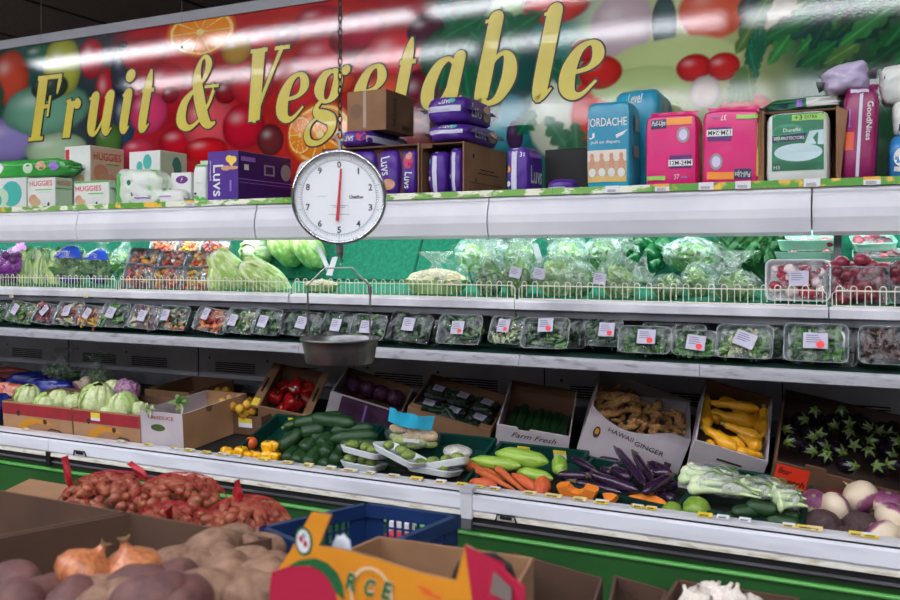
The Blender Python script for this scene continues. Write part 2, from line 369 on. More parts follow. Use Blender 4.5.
def glyph(ch, x0, x1, sl=.2):
    wd, strokes = GL[ch]; H = .385; zb = EYE+.697; sx = (x1-x0)/(wd+ (sl if ch in 'FVl&' else 0)*.0+.12)
    g = empty('letter', (x0, SY, zb)); g.parent = sign; g.matrix_parent_inverse = Matrix.Identity(4); g.location = Vector((x0, SY, zb))-sign.location
    def strk(b, st, grow, y, mat):
        P = catmull(st, 7) if len(st) > 2 else [list(st[0]), list(st[1])]
        L, Rr = [], []
        n = len(P)
        for i, (x, z, w) in enumerate(P):
            a = P[max(i-1, 0)]; c = P[min(i+1, n-1)]
            dx, dz = (c[0]-a[0])*sx, (c[1]-a[1])*H; l = math.hypot(dx, dz) or 1
            w = (w*1.33+.004)*(H*.45+sx*.55)/2
            ex = 0
            if grow: 
                ex = -grow if i == 0 else (grow if i == n-1 else 0)
            tx, tz = dx/l, dz/l
            cx, cz = x*sx+tx*ex, z*H+tz*ex
            w2 = w+grow
            L.append((cx-tz*w2, cz+tx*w2)); Rr.append((cx+tz*w2, cz-tx*w2))
        q = [(p[0]+sl*p[1], y, p[1]) for p in L]+[(p[0]+sl*p[1], y, p[1]) for p in Rr]
        for i in range(n-1):
            yo = Vector((0, -i*.000012, 0)); b.add([Vector(q[i])+yo, Vector(q[i+1])+yo, Vector(q[n+i+1])+yo, Vector(q[n+i])+yo], [(0,1,2,3)], mat)
        for kk, (px_, pz_, w) in enumerate((P[0], P[-1])):
            if w > .06 and len(st) > 2 or len(st) == 2 and math.hypot(st[0][0]-st[1][0], st[0][1]-st[1][1]) < .02:
                w2 = (w*1.33+.004)*(H*.45+sx*.55)/2+grow; cx, cz = px_*sx, pz_*H
                k = 16; b.add([(cx+w2*math.cos(2*PI*j/k)+sl*(cz+w2*math.sin(2*PI*j/k)), y-.0009-.0001*kk, cz+w2*math.sin(2*PI*j/k)) for j in range(k)], [tuple(range(k))], mat)
    b = B()
    for i, st in enumerate(strokes): strk(b, st, .0075, -.0015-.00004*i, letk)
    b.build('outline', g, fix=False)
    b = B()
    for i, st in enumerate(strokes): strk(b, st, 0, -.005-.00031*i, lety)
    b.build('face', g, fix=False)
yb = lambda px: 255-FOC*.697/(SY/(C_+(px-CX)/FOC*S_))
for ch, a, c in [('F',29,58),('r',62,80),('u',85,117),('i',118,133),('t',137,153),('&',176,220),('V',240,282),('e',276,309),('g',309,348),('e',352,386),('t',392,414),('a',421,466),('b',471,520),('l',529,558),('e',558,604)]:
    glyph(ch, onY(a, 120, SY).x, onY(c, 120, SY).x)
# hanging wires in front of the sign
for px, py in ((41,46),(182,46)):
    p = onY(px, py, SY-.05); b = B(); b.tube([(0,0,0),(0,0,3.8-p.z)], .0012, greyst, 5); b.tube([(0,0,0),(0,0,-.012)], .006, black, 8)
    tag(b.build('hanging_wire', loc=p), 'thin steel wire hanging before the sign %s' % ('near its left end' if px < 100 else 'above the word Fruit'), 'wire')
# ================================================================== REFRIGERATED CASE
case = empty('refrigerated_display_case', (-2.5, 3.2, 0), 'long white and green refrigerated produce case with three decks under the sign', 'display case')
ci = Matrix.Translation(-case.location)
def cpart(b, name):
    return b.build(name, case)
def CB():
    b = B(); b.X = ci.copy(); return b
CXL, CXR = -6.3, 1.0
FY = 3.1; FZT, FZB = EYE+.0718*FY, EYE+.0207*FY
fj = [CXL]+[onY(p, 225, FY).x for p in (79,257,489,812)]+[CXR]
for i in range(len(fj)-1):     # rounded canopy fascia panels
    b = CB(); t = FZT; z = FZB
    pts = [(FY+.03,t),(FY+.004,t),(FY-.001,t-.012),(FY+.002,t-.02),(FY-.006,t-.028),(FY-.016,(t+z)/2+.01),(FY-.018,(t+z)/2-.02),(FY-.008,z+.012),(FY+.004,z),(FY+.03,z),(FY+.03,z+.01)]
    off = .002*(i % 2)
    pts = [(y_-off, z_) for y_, z_ in pts]
    b.prof(pts, fj[i]+.003, fj[i+1]-.003, white, smooth=False); cpart(b, 'canopy_panel')
b = CB(); b.box(CXL, CXR, FY+.031, SY, FZT-.03, FZT, white); b.box(CXL, CXR, FY+.035, FY+.1, FZB+.02, FZT-.03, white); cpart(b, 'canopy_shelf')
b = CB(); sm = [M('strip_green', (120,175,80), (235,235,215), rough=.4, scale=14, lo=.48, hi=.56, stretch=(1,1,3)), M('strip_mix', (90,160,60), (240,190,70), rough=.4, scale=20, lo=.5, hi=.6)]
x = CXL
while x < CXR:
    w = R.uniform(.18, .5); b.box(x, min(x+w, CXR), FY-.008, FY-.002, FZT+.001, FZT+.026, R.choice(sm)); x += w+.001
cpart(b, 'ticket_strip')
b = CB(); b.tube([(CXL+.1, FY+.14, FZB+.055), (CXR-.1, FY+.14, FZB+.055)], .013, M('lit_case_tube', (232,250,246), emit=CASEL), 10); cpart(b, 'fluorescent_tube')
# top produce shelf
WY = 3.0; WZ = EYE-.0547*WY
turf = M('green_mat', (12,128,98), (8,104,80), rough=.8, scale=60, bump=.5, bscale=160)
b = CB(); b.hexa([(CXL,WY,WZ-.035),(CXR,WY,WZ-.035),(CXR,3.62,WZ+.01),(CXL,3.62,WZ+.01)], [(CXL,WY,WZ-.003),(CXR,WY,WZ-.003),(CXR,3.62,WZ+.045),(CXL,3.62,WZ+.045)], greyst)
cpart(b, 'upper_shelf')
b = CB(); b.hexa([(CXL,WY+.01,WZ-.002),(CXR,WY+.01,WZ-.002),(CXR,3.60,WZ+.047),(CXL,3.60,WZ+.047)], [(CXL,WY+.01,WZ+.003),(CXR,WY+.01,WZ+.003),(CXR,3.60,WZ+.052),(CXL,3.60,WZ+.052)], turf)
b.hexa([(CXL,3.50,WZ+.05),(CXR,3.50,WZ+.05),(CXR,3.51,WZ+.05),(CXL,3.51,WZ+.05)], [(CXL,3.60,FZT-.04),(CXR,3.60,FZT-.04),(CXR,3.61,FZT-.04),(CXL,3.61,FZT-.04)], turf)
for px in (412, 500, 620, 745):       # seams of the mat panels
    p = onY(px, 270, 3.5); b.hexa([(p.x-.004,3.495,WZ+.05),(p.x+.004,3.495,WZ+.05),(p.x+.004,3.5,WZ+.05),(p.x-.004,3.5,WZ+.05)], [(p.x+.03,3.59,FZT-.04),(p.x+.038,3.59,FZT-.04),(p.x+.038,3.6,FZT-.04),(p.x+.03,3.6,FZT-.04)], M('mat_seam', (8,85,66), rough=.9))
cpart(b, 'turf_lining')
wj = [CXL]+[onY(p, 300, WY).x for p in (117,291,516,829)]+[CXR]
for i in range(len(wj)-1):
    b = CB(); z = WZ; d = .003*(i % 2)
    b.prof([(WY-.005-d,z+.002),(WY-.012-d,z),(WY-.016-d,z-.008),(WY-.014-d,z-.034),(WY-.004-d,z-.038),(WY-.004-d,z-.03),(WY+.0,z-.0)], wj[i]+.002, wj[i+1]-.002, white2)
    b.prof([(WY+.01,z-.039),(WY-.002,z-.039),(WY+.0,z-.062),(WY+.012,z-.062)], wj[i]+.002, wj[i+1]-.002, greyst)
    cpart(b, 'price_rail')
wire = M('white_coated_wire', (228,224,205), rough=.35)
fj2 = [CXL, onY(117.5,300,WY).x, onY(291.5,300,WY).x, onY(517,300,WY).x, onY(829.5,300,WY).x, CXR]
for i in range(5):
    b = CB(); x0, x1 = fj2[i]+.008, fj2[i+1]-.008; n = max(2, int((x1-x0)/.04)); st = (x1-x0)/n; zt = WZ+.052
    b.tube([(x0, WY, WZ+.002), (x0, WY, zt-.01), (x0+.01, WY, zt), (x1-.01, WY, zt), (x1, WY, zt-.01), (x1, WY, WZ+.002)], .0022, wire, 6)
    b.tube([(x0, WY+.002, WZ+.004), (x1, WY+.002, WZ+.004)], .0025, wire, 6)
    for k in range(n):
        c = x0+(k+.5)*st; r = .009
        pts = [(c-r, WY-.001, WZ+.002), (c-r, WY-.001, zt+.004)]+[(c-r*math.cos(PI*j/6), WY-.001, zt+.006+r*math.sin(PI*j/6)) for j in range(7)]+[(c+r, WY-.001, zt+.004), (c+r, WY-.001, WZ+.012)]
        b.tube(pts, .0017, wire, 5)
    cpart(b, 'wire_fence')
# tray shelf
TY = 2.85; TZ = EYE-.1232*TY
darkgreen = M('dark_green_liner', (14,66,52), (10,50,40), rough=.6, scale=20)
b = CB(); b.box(CXL, CXR, TY, 3.55, TZ-.02, TZ-.002, M('dark_shelf_steel', (60,60,64), rough=.5, metal=.3)); cpart(b, 'tray_shelf')
b = CB(); b.box(CXL, CXR, TY+.006, 3.54, TZ-.0015, TZ+.003, darkgreen); cpart(b, 'shelf_liner')
tj = [CXL]+[onY(p, 345, TY).x for p in (133,300,520,700)]+[CXR]
for i in range(len(tj)-1):
    b = CB(); b.prof([(TY+.004,TZ+.004),(TY-.004,TZ+.004),(TY-.006,TZ-.005),(TY-.012,TZ-.009),(TY-.012,TZ-.034),(TY+.004,TZ-.038)], tj[i]+.001, tj[i+1]-.001, M('scuffed_rail', (172,172,180), (104,102,104), rough=.4, scale=16, lo=.52, hi=.8, stretch=(1,1,4), bump=.2)); cpart(b, 'price_rail')
# inner back with vent slots
b = CB(); vp = M('vent_panel', (220,220,230), (200,200,212), rough=.45, scale=4)
b.box(CXL, CXR, 3.64, 3.68, .9, TZ-.02, vp); b.box(CXL, CXR, 3.62, 3.70, TZ-.02, FZT-.03, vp)
x = CXL+.1
while x < CXR:
    b.box(x, x+.004, 3.636, 3.64, .95, TZ-.03, dark)
    for q in (0.12, .5):
        for k in range(5): b.box(x+q, x+q+.26, 3.637, 3.64, 0.985+k*.011, 0.990+k*.011, dark)
        for zz in (.93, 1.055): b.disc((x+q-.04, 3.637, zz), .006, .006, dark)
    x += .98
cpart(b, 'back_panel')
b = CB(); b.hexa([(CXL,2.66,.70),(CXR,2.66,.70),(CXR,3.64,.9),(CXL,3.64,.9)], [(CXL,2.66,deckz(2.66)-.002),(CXR,2.66,deckz(2.66)-.002),(CXR,3.64,deckz(3.64)-.002),(CXL,3.64,deckz(3.64)-.002)], M('dark_deck', (34,38,38), (24,26,26), rough=.7, scale=10)); cpart(b, 'lower_deck')
# bumper rail + base
RZ = .828
rj = [CXL]+[onY(p, 480, 2.6).x for p in (50,468)]+[CXR]
railm = M('bumper_enamel', (226,228,238), (205,206,216), rough=.33, scale=3, lo=.45, hi=.7, bump=.08, bscale=9, stretch=(1,4,6))
cream = M('bumper_lower_edge', (225,222,210), (170,150,120), rough=.5, scale=18, lo=.5, hi=.75, stretch=(1,3,6))
for i in range(3):
    b = CB(); x0, x1 = rj[i]+.002, rj[i+1]-.002; z = RZ
    b.prof([(2.665,z+.004),(2.62,z+.004),(2.612,z+.008),(2.604,z+.006),(2.604,z-.002),(2.665,z-.004)], x0, x1, white)
    b.prof([(2.61,z-.003),(2.606,z-.003),(2.606,z-.008),(2.61,z-.008)], x0, x1, dark)
    b.prof([(2.63,z-.008),(2.60,z-.008),(2.592,z-.014),(2.590,z-.055),(2.596,z-.064),(2.63,z-.064)], x0, x1, railm)
    b.prof([(2.63,z-.064),(2.594,z-.064),(2.592,z-.078),(2.60,z-.082),(2.63,z-.082)], x0, x1, cream)
    b.prof([(2.63,z-.082),(2.606,z-.082),(2.606,z-.1),(2.63,z-.1)], x0, x1, dark)
    b.prof([(2.63,z-.1),(2.598,z-.1),(2.598,z-.106),(2.63,z-.108)], x0, x1, greyst)
    b.prof([(2.63,z-.108),(2.604,z-.108),(2.604,z-.116),(2.63,z-.116)], x0, x1, dark)
    cpart(b, 'bumper_rail')
b = CB(); x = rj[2]; b.box(x-.02, x+.02, 2.584, 2.60, RZ-.085, RZ-.002, white); b.box(x-.022, x+.022, 2.58, 2.64, RZ-.002, RZ+.014, white2); b.box(x-.022,x+.016,2.586,2.6,RZ-.12,RZ-.085,greyst); cpart(b, 'joint_cap')
b = CB(); x = rj[1]; b.box(x-.012, x+.012, 2.588, 2.60, RZ-.12, RZ-.06, black); cpart(b, 'joint_clip')
for px, py in ((80,453),(506,518)):
    b = CB(); P = onY(px, py, 2.589); b.tube([(P.x-.035,2.588,P.z-.012),(P.x-.03,2.586,P.z+.008),(P.x+.03,2.586,P.z+.008),(P.x+.035,2.588,P.z-.012)], .003, black, 6); b.box(P.x-.02,P.x+.02,2.585,2.589,P.z-.005,P.z+.004,black); cpart(b, 'badge')
gp = M('green_panel', (36,92,38), (30,80,34), rough=.4, scale=3)
b = CB(); b.box(CXL, CXR, 2.62, 2.66, .12, RZ-.116, gp); b.prof([(2.62,RZ-.135),(2.612,RZ-.137),(2.610,RZ-.142),(2.612,RZ-.147),(2.62,RZ-.15)], CXL, CXR, M('green_bead', (95,175,85), rough=.35)); cpart(b, 'front_panel')
b = CB(); b.box(CXL, CXR, 2.72, 3.6, 0, .12, black); b.box(CXL, CXR, 2.66, 3.68, .12, .3, greyst); b.box(CXL, CXR, 3.60, 3.68, .3, .95, greyst); cpart(b, 'base')
for xx in (CXL-.04, CXR):
    b = CB(); b.box(xx, xx+.04, 2.62, 3.72, 0, 1.2, white); b.box(xx, xx+.04, 3.05, 3.72, 1.2, FZT, white); cpart(b, 'end_panel')
# shelf edge tickets
tk = [yel, paper, M('cream_tag', (228,205,140), rough=.6)]
def ticket(P, w, h, mats, tilt=0, fy=-.003, rz=0):
    b = B(); b.X = ci @ Matrix.Translation(P) @ Matrix.Rotation(rz, 4, 'Y') @ Matrix.Rotation(tilt, 4, 'X')
    b.box(-w/2, w/2, fy, fy+.0015, -h/2, h/2*.2, mats[0]); b.box(-w/2, w/2, fy, fy+.0015, h/2*.2, h/2, mats[1])
    for k in range(3): b.box(-w*.35, w*.25, fy-.0006, fy, -h*.38+k*h*.14, -h*.33+k*h*.14, ink)
    o = b.build('price_tag', case)
for px in (12, 86): ticket(onY(px, 296, WY-.019), .028, .016, (paper, yel))
for px in (24, 119, 147, 173, 188, 205, 221, 236): 
    P = onY(px, 431+.133*px-3, 2.63); ticket(Vector((P.x, 2.635, RZ+.009)), R.uniform(.03,.05), .022, (R.choice(tk), R.choice(tk)), tilt=-1.35)
for px in list(range(262, 470, 22))+[480, 492, 530, 555, 578, 602, 640, 652, 707, 722, 745, 790, 806, 812, 855, 872]:
    P = onY(px+R.uniform(-3,3), 431+.133*px-3, 2.63); ticket(Vector((P.x, 2.635, RZ+.009)), R.uniform(.03,.06), .022, (tk[2] if px < 600 else R.choice(tk), R.choice(tk)), tilt=-1.35+R.uniform(0,.15))
for px, yy in ((190,0),(706,0),(743,0),(812,1),(872,0),(662,0),(612,0)):
    P = onY(px, 189, FY-.012); ticket(Vector((P.x, FY-.009, FZT+.014)), .05, .026, ((paper, M('orange_tag',(235,180,60),rough=.5)) if px in (190,662,872) else (paper, paper)))
# ================================================================== HANGING SCALE
sd = 2.3; sc0 = atd(340, 198, sd); vx = Vector((C_, S_, 0)); dirr = Vector((sc0.x, sc0.y, 0)).normalized(); vx = Vector((dirr.y, -dirr.x, 0)); vx.rotate(Matrix.Rotation(math.radians(-4), 3, 'Z'))
SM = frame(sc0, vx, z=(0,0,1))            # local x right, y away, z up
steel = M('brushed_steel', (170,170,172), rough=.28, metal=1.0); chrome = M('chrome_rim', (190,190,195), rough=.12, metal=1.0); oldsteel = M('worn_pan_steel', (150,150,150), (105,105,108), rough=.38, metal=.9, scale=12, bump=.1)
scale = empty('hanging_scale', mat=SM, label='round white dial produce scale with steel pan hanging on a chain before the case', cat='scale')
r0 = .121
def face_lathe(b, prof, mat, n=64):       # axis along local y
    X0 = b.X; b.X = b.X @ Matrix.Rotation(PI/2, 4, 'X'); b.lathe(prof, mat, n); b.X = X0
b = B(); face_lathe(b, [(0,-.035),(r0*.9,-.035),(r0*1.0,-.02),(r0,.028),(r0*.96,.03)], oldsteel); b.build('body', scale)
b = B(); face_lathe(b, [(r0*.93,.034),(r0*.945,.042),(r0*.985,.044),(r0*1.02,.036),(r0*1.02,.016),(r0,.012),(r0*.93,.034)], chrome); b.build('rim', scale)
dialm = M('dial_white', (226,230,234), rough=.4)
dl = empty('dial'); dl.parent = scale
b = B(); b.disc((0,-.030,0), r0*.96, r0*.96, dialm, 64); 
def ring(b, ra, rb, y, mat, n=72):
    b.add([(ra*math.cos(2*PI*k/n), y, ra*math.sin(2*PI*k/n)) for k in range(n)]+[(rb*math.cos(2*PI*k/n), y, rb*math.sin(2*PI*k/n)) for k in range(n)], [(k, (k+1) % n, n+(k+1) % n, n+k) for k in range(n)], mat)
gk = M('grey_ink', (120,124,128), rough=.6)
ring(b, r0*.80, r0*.79, -.0305, gk)
for k in range(100):
    a = 2*PI*k/100; l = .10 if k % 10 == 0 else (.07 if k % 5 == 0 else .045); w = .0007
    c, s = math.sin(a), math.cos(a); ra, rb = r0*.80, r0*(.80+l)
    b.add([(ra*c-w*s,-.0305,ra*s+w*c),(ra*c+w*s,-.0305,ra*s-w*c),(rb*c+w*s,-.0305,rb*s-w*c),(rb*c-w*s,-.0305,rb*s+w*c)], [(0,1,2,3)], gk)
Xv, Zv = Vector((1,0,0)), Vector((0,0,1))
for k in range(10):
    a = 2*PI*k/10; rr = r0*.70
    b.text(str(k), Vector((rr*math.sin(a), -.031, rr*math.cos(a))), Xv, Zv, .010 if k != 1 else .004, .017, ink, bold=.02)
b.text('Chatillon', Vector((r0*.36, -.031, .001)), Xv, Zv, .036, .009, ink, bold=.03)
b.text('NET WEIGHT', Vector((-r0*.36, -.031, .002)), Xv, Zv, .026, .003, gk)
for z, w in ((-.022, .045), (-.027, .03), (-.045, .052)): b.box(-w/2, w/2, -.0312, -.0306, z, z+.0012, gk)
b.build('dial_face', dl)
b = B(); rd = M('red_needle', (190,25,40), rough=.4); an = math.radians(4)
X0 = b.X; b.X = Matrix.Rotation(an, 4, 'Y')
b.add([(-.0045,-.036,-.062),(.0045,-.036,-.062),(.0026,-.036,.074),(-.0026,-.036,.074),(-.0045,-.034,-.062),(.0045,-.034,-.062),(.0026,-.034,.074),(-.0026,-.034,.074)], [(0,1,2,3),(4,7,6,5),(0,4,5,1),(1,5,6,2),(2,6,7,3),(3,7,4,0)], rd); b.build('needle', dl)
b = B(); face_lathe(b, [(r0*.94,.036),(r0*.6,.0385),(0.0001,.040)], Mfilm('dial_glass', (240,245,250), .03, .05, .03, 1)); b.build('glass', scale)
b = B()
b.tube([(0,0,r0),(0,0,r0+.03)], .006, steel); b.tube([(.012*math.cos(t), 0, r0+.04+.012*math.sin(t)) for t in [2*PI*k/12 for k in range(12)]], .003, steel, 6, closed=True); b.build('top_ring', scale)
b = B()
b.tube([(0,0,-r0-.004),(0,0,-r0-.022)], .011, steel, 12); b.tube([(0,0,-r0-.022),(0,0,-r0-.034)], .0085, oldsteel, 12); b.tube([(0,0,-r0-.034),(.008,0,-r0-.045),(0,0,-r0-.055)], .0025, steel, 6); b.build('hook', scale)
zb = -(268-198)*sd/FOC
b = B(); k = sd/FOC
b.tube([(-32*k,0,-137*k),(-32*k,0,-88*k),(-31*k,0,-86*k),(-15*k,0,-70*k),(12*k,0,-70*k),(29*k,0,-87*k),(30*k,0,-90*k),(30*k,0,-146*k)], .0028, steel, 8)
b.tube([(30*k,0,-88*k),(30*k,0,-96*k)], .0055, steel, 8); b.build('bail', scale)
b = B(); pw = 39.5*k; zt = -141*k
b.lathe([(pw*.985,zt+.003),(pw,zt+.004),(pw*1.01,zt+.001),(pw*1.0,zt-.003),(pw*.955,zt-.004),(pw*.94,zt-.018),(pw*.92,zt-.022),(pw*.87,zt-.056),(pw*.82,zt-.062),(.001,zt-.064)], oldsteel, 56)
b.lathe([(pw*.985,zt+.003),(pw*.95,zt),(pw*.93,zt-.018),(pw*.86,zt-.053),(pw*.8,zt-.058),(.001,zt-.059)], oldsteel, 56); b.build('pan', scale, fix=False)
# chain
zc = sc0.z+r0+.05; b = B(); z = 0; i = 0
while zc+z < 3.79:
    pts = []
    for j in range(12):
        a = 2*PI*j/12; lx = .0055*math.cos(a); lz = .012*math.sin(a)
        p = (lx, 0, z+.01+lz) if i % 2 == 0 else (0, lx, z+.01+lz)
        pts.append(p)
    b.tube(pts, .0019, M('dark_chain', (50,44,42), rough=.4, metal=.8), 5, closed=True); z += .019; i += 1
o = b.build('chain', loc=(sc0.x, sc0.y, zc-.012)); tag(o, 'dark steel link chain hanging from the ceiling above the dial scale', 'chain')
# ================================================================== PACKAGED GOODS on the canopy shelf
SHZ = FZT+.002
def rat(px):
    r = ray(px, 255); return r.x/r.y
P_ = lambda n, c, **k: M(n, c, rough=k.pop('rough', .4), **k)
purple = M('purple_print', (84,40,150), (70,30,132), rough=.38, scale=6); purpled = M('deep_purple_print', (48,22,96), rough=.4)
lilac = P_('lilac_print', (150,110,200)); redp = P_('red_print', (205,35,45)); greenp = P_('green_print', (90,185,80)); tealp = P_('teal_print', (70,180,170))
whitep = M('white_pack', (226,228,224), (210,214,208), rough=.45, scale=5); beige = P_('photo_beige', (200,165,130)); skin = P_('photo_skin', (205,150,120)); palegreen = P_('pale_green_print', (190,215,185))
blue = P_('turquoise_print', (25,150,185)); navy = P_('navy_print', (38,42,82)); pink = M('magenta_pack', (222,28,120), (205,18,105), rough=.3, scale=6, bump=.25, bscale=25); orange = P_('orange_print', (240,150,50))
dgreen = M('dark_green_print', (20,98,66), (50,140,100), rough=.4, scale=5, stretch=(1,1,4)); maroon = M('maroon_pack', (150,30,95), (130,22,80), rough=.3, scale=6, bump=.25, bscale=25)
silver = P_('pale_strip', (205,205,225)); yellowp = P_('yellow_print', (238,205,80)); greyp = P_('grey_print', (150,150,150)); limep = P_('lime_print', (150,205,90)); bluep = P_('blue_print', (40,80,190))
def face_frames(W, D, H):
    return {'F': (Vector((-W/2, -D/2, 0)), Vector((1,0,0)), Vector((0,0,1)), Vector((0,-1,0)), W, H),
            'S': (Vector((W/2, -D/2, 0)), Vector((0,1,0)), Vector((0,0,1)), Vector((1,0,0)), D, H),
            'T': (Vector((-W/2, -D/2, H)), Vector((1,0,0)), Vector((0,1,0)), Vector((0,0,1)), W, D)}
def decals(b, W, D, H, ds, fit=None):
    FF = face_frames(W, D, H); lay = 0
    for d in ds:
        k, f = d[0], d[1]; O, X, Y, N, fw, fh = FF[f]; lay += 1
        if f == 'F': O = O+Y*fh*.075; fh = fh*.925
        eps = .0008+.00022*lay
        g = (lambda p, e=eps, N=N: (fit(p, N, e) if fit else p+N*e))
        if k == 'r':
            u0, v0, u1, v1, m = d[2:7]; n = 8 if fit else 1
            b.grid(lambda a, c: g(O+X*fw*(u0+(u1-u0)*a)+Y*fh*(v0+(v1-v0)*c)), n, n, m, False)
        elif k == 'p':
            pts, m = d[2:4]; b.add([g(O+X*fw*p[0]+Y*fh*p[1]) for p in pts], [tuple(range(len(pts)))], m)
        elif k == 'e':
            u, v, ru, rv, m = d[2:7]; n = 24; C0 = O+X*fw*u+Y*fh*v
            vs = [g(C0)]+[g(C0+X*fw*ru*math.cos(2*PI*i/n)+Y*fh*rv*math.sin(2*PI*i/n)) for i in range(n)]
            b.add(vs, [(0, 1+i, 1+(i+1) % n) for i in range(n)], m)
        elif k == 't':
            t, u, v, w, h, m = d[2:8]; rot = d[8] if len(d) > 8 else 0; sh = d[9] if len(d) > 9 else 0
            ww, hh = (w*fw, h*fh) if abs(math.sin(rot)) < .5 else (w*fh, h*fw)
            b.text(t, O+X*fw*u+Y*fh*v, X, Y, ww, hh, m, rot, sh, .008, fit=g)
def stiff(name, label, cat, O, W, D, H, mats, ds=(), rz=0, group=None, bevel=.003):     # printed carton, closed
    b = B(); mf, ms, mt = mats
    x0, x1, y0, y1 = -W/2, W/2, -D/2, D/2; e = bevel
    b.add([(x0+e,y0,0),(x1-e,y0,0),(x1-e,y0,H-e),(x0+e,y0,H-e)], [(0,1,2,3)], mf)
    b.add([(x1,y0+e,0),(x1,y1-e,0),(x1,y1-e,H-e),(x1,y0+e,H-e)], [(0,1,2,3)], ms)
    b.add([(x0,y1-e,0),(x0,y0+e,0),(x0,y0+e,H-e),(x0,y1-e,H-e)], [(0,1,2,3)], ms)
    b.add([(x1-e,y1,0),(x0+e,y1,0),(x0+e,y1,H-e),(x1-e,y1,H-e)], [(0,1,2,3)], ms)
    b.add([(x0+e,y0+e,H),(x1-e,y0+e,H),(x1-e,y1-e,H),(x0+e,y1-e,H)], [(0,1,2,3)], mt)
    b.add([(x0+e,y0+e,0),(x1-e,y0+e,0),(x1-e,y1-e,0),(x0+e,y1-e,0)], [(3,2,1,0)], mt)
    for (ax, ay, bx, by, cx, cy, dx, dy) in [(x1-e,y0,x1,y0+e,0,0,0,0),(x0,y0+e,x0+e,y0,0,0,0,0),(x1,y1-e,x1-e,y1,0,0,0,0),(x0+e,y1,x0,y1-e,0,0,0,0)]:
        b.add([(ax,ay,0),(bx,by,0),(bx,by,H-e),(ax,ay,H-e)], [(0,1,2,3)], mf)
    b.add([(x0+e,y0,H-e),(x1-e,y0,H-e),(x1-e,y0+e,H),(x0+e,y0+e,H)], [(0,1,2,3)], mt); b.add([(x1,y0+e,H-e),(x1,y1-e,H-e),(x1-e,y1-e,H),(x1-e,y0+e,H)], [(0,1,2,3)], mt)
    b.add([(x0,y0+e,H-e),(x0,y1-e,H-e),(x0+e,y1-e,H),(x0+e,y0+e,H)], [(0,1,2,3)], mt); b.add([(x0+e,y1,H-e),(x1-e,y1,H-e),(x1-e,y1-e,H),(x0+e,y1-e,H)], [(0,1,2,3)], mt)
    decals(b, W, D, H, ds)
    o = b.build(name, fix=False); o.matrix_world = Matrix.Translation(O) @ Matrix.Rotation(rz, 4, 'Z')
    return tag(o, label, cat, group)
def softshape(W, D, H, n=7, amp=.02, seed=0, fin=None):
    hw, hd, hh = W/2, D/2, H/2; ph = Vector((seed*3.7, seed*1.3, seed*2.1))
    def surf(q, e=0):          # q in local, on the bounding box
        v = Vector((q.x/hw, q.y/hd, (q.z-hh)/hh)); 
        l = (abs(v.x)**n+abs(v.y)**n+abs(v.z)**n)**(1/n); v = v/l
        k = 1+amp*noise.noise(v*1.6+ph)+amp*.5*noise.noise(v*4+ph)
        return Vector((v.x*hw*k, v.y*hd*k, hh+v.z*hh*k))
    return surf
def soft(name, label, cat, O, W, D, H, mat, ds=(), rz=0, rx=0, ry=0, n=8, amp=.03, seed=None, group=None, fins=None, parts=True):   # plastic-wrapped pack
    seed = R.random()*9 if seed is None else seed
    surf = softshape(W, D, H, n, amp, seed); b = B(); N = 14
    def gridface(ax, sg):
        def fn(a, c):
            a = math.tan((a-.5)*PI/2*.999)/1; c = math.tan((c-.5)*PI/2*.999)/1
            v = [a, c]; v.insert(ax, sg); q = Vector((v[0]*W/2, v[1]*D/2, H/2+v[2]*H/2)); return surf(q)
        b.grid(fn, N, N, mat, True)
    for ax in range(3):
        for sg in (-1, 1): gridface(ax, sg)
    def fit(p, Nn, e):
        q = Vector(p); q = Vector((max(-W/2, min(W/2, q.x)), max(-D/2, min(D/2, q.y)), max(0, min(H, q.z))))
        # nearest point straight behind the decal on the rounded surface
        v = Vector((q.x/(W/2), q.y/(D/2), (q.z-H/2)/(H/2)))
        if abs(Nn.y) > .5: s = max(0, 1-abs(v.x)**n-abs(v.z)**n)**(1/n); v.y = math.copysign(s, Nn.y)
        elif abs(Nn.x) > .5: s = max(0, 1-abs(v.y)**n-abs(v.z)**n)**(1/n); v.x = math.copysign(s, Nn.x)
        else: s = max(0, 1-abs(v.x)**n-abs(v.y)**n)**(1/n); v.z = math.copysign(s, Nn.z)
        return surf(Vector((v.x*W/2, v.y*D/2, H/2+v.z*H/2)))+Nn*(e+.0012)
    decals(b, W, D, H, ds, fit)
    me = b.mesh(name); bm = bmesh.new(); bm.from_mesh(me); bmesh.ops.remove_doubles(bm, verts=bm.verts, dist=.00015); bmesh.ops.recalc_face_normals(bm, faces=bm.faces); bm.to_mesh(me); bm.free()
    o = bpy.data.objects.new(name, me); COL.objects.link(o)
    o.matrix_world = Matrix.Translation(O) @ Matrix.Rotation(rz, 4, 'Z') @ Matrix.Rotation(ry, 4, 'Y') @ Matrix.Rotation(rx, 4, 'X')
    tag(o, label, cat, group)
    if fins:
        fm = fins[0]
        for side in fins[1]:
            b = B(); sgn = -1 if side in 'LB' else 1
            def fn(a, c):
                if side in 'LR':
                    return Vector((sgn*(W/2*.94+.028*c), (a-.5)*D*(.8+.2*c)+.004*math.sin(a*25), H/2+.006*math.sin(a*17+seed)*c))
                return Vector(((a-.5)*W*(.8+.15*c), .004*math.sin(a*20+seed)*c, (H*.97+.024*c) if sgn > 0 else (.03*H-.0*c)))
            b.grid(fn, 16, 2, fm); c_ = b.build('seal_fin', o)
    return o
def geo(px0, px1, pyt, pyb, Y, px2=None, D=.2, zb=None):
    A = onY(px0, 200, Y); Bq = onY(px1, 200, Y); zt = onY(px1, pyt, Y).z
    if zb is None: zb = SHZ if pyb is None else onY(px1, pyb, Y).z
    if px2 is not None: D = min(Bq.x/rat(px2)-Y, SY-.03-Y)
    W = Bq.x-A.x
    return Vector(((A.x+Bq.x)/2, Y+D/2, zb)), W, D, zt-zb
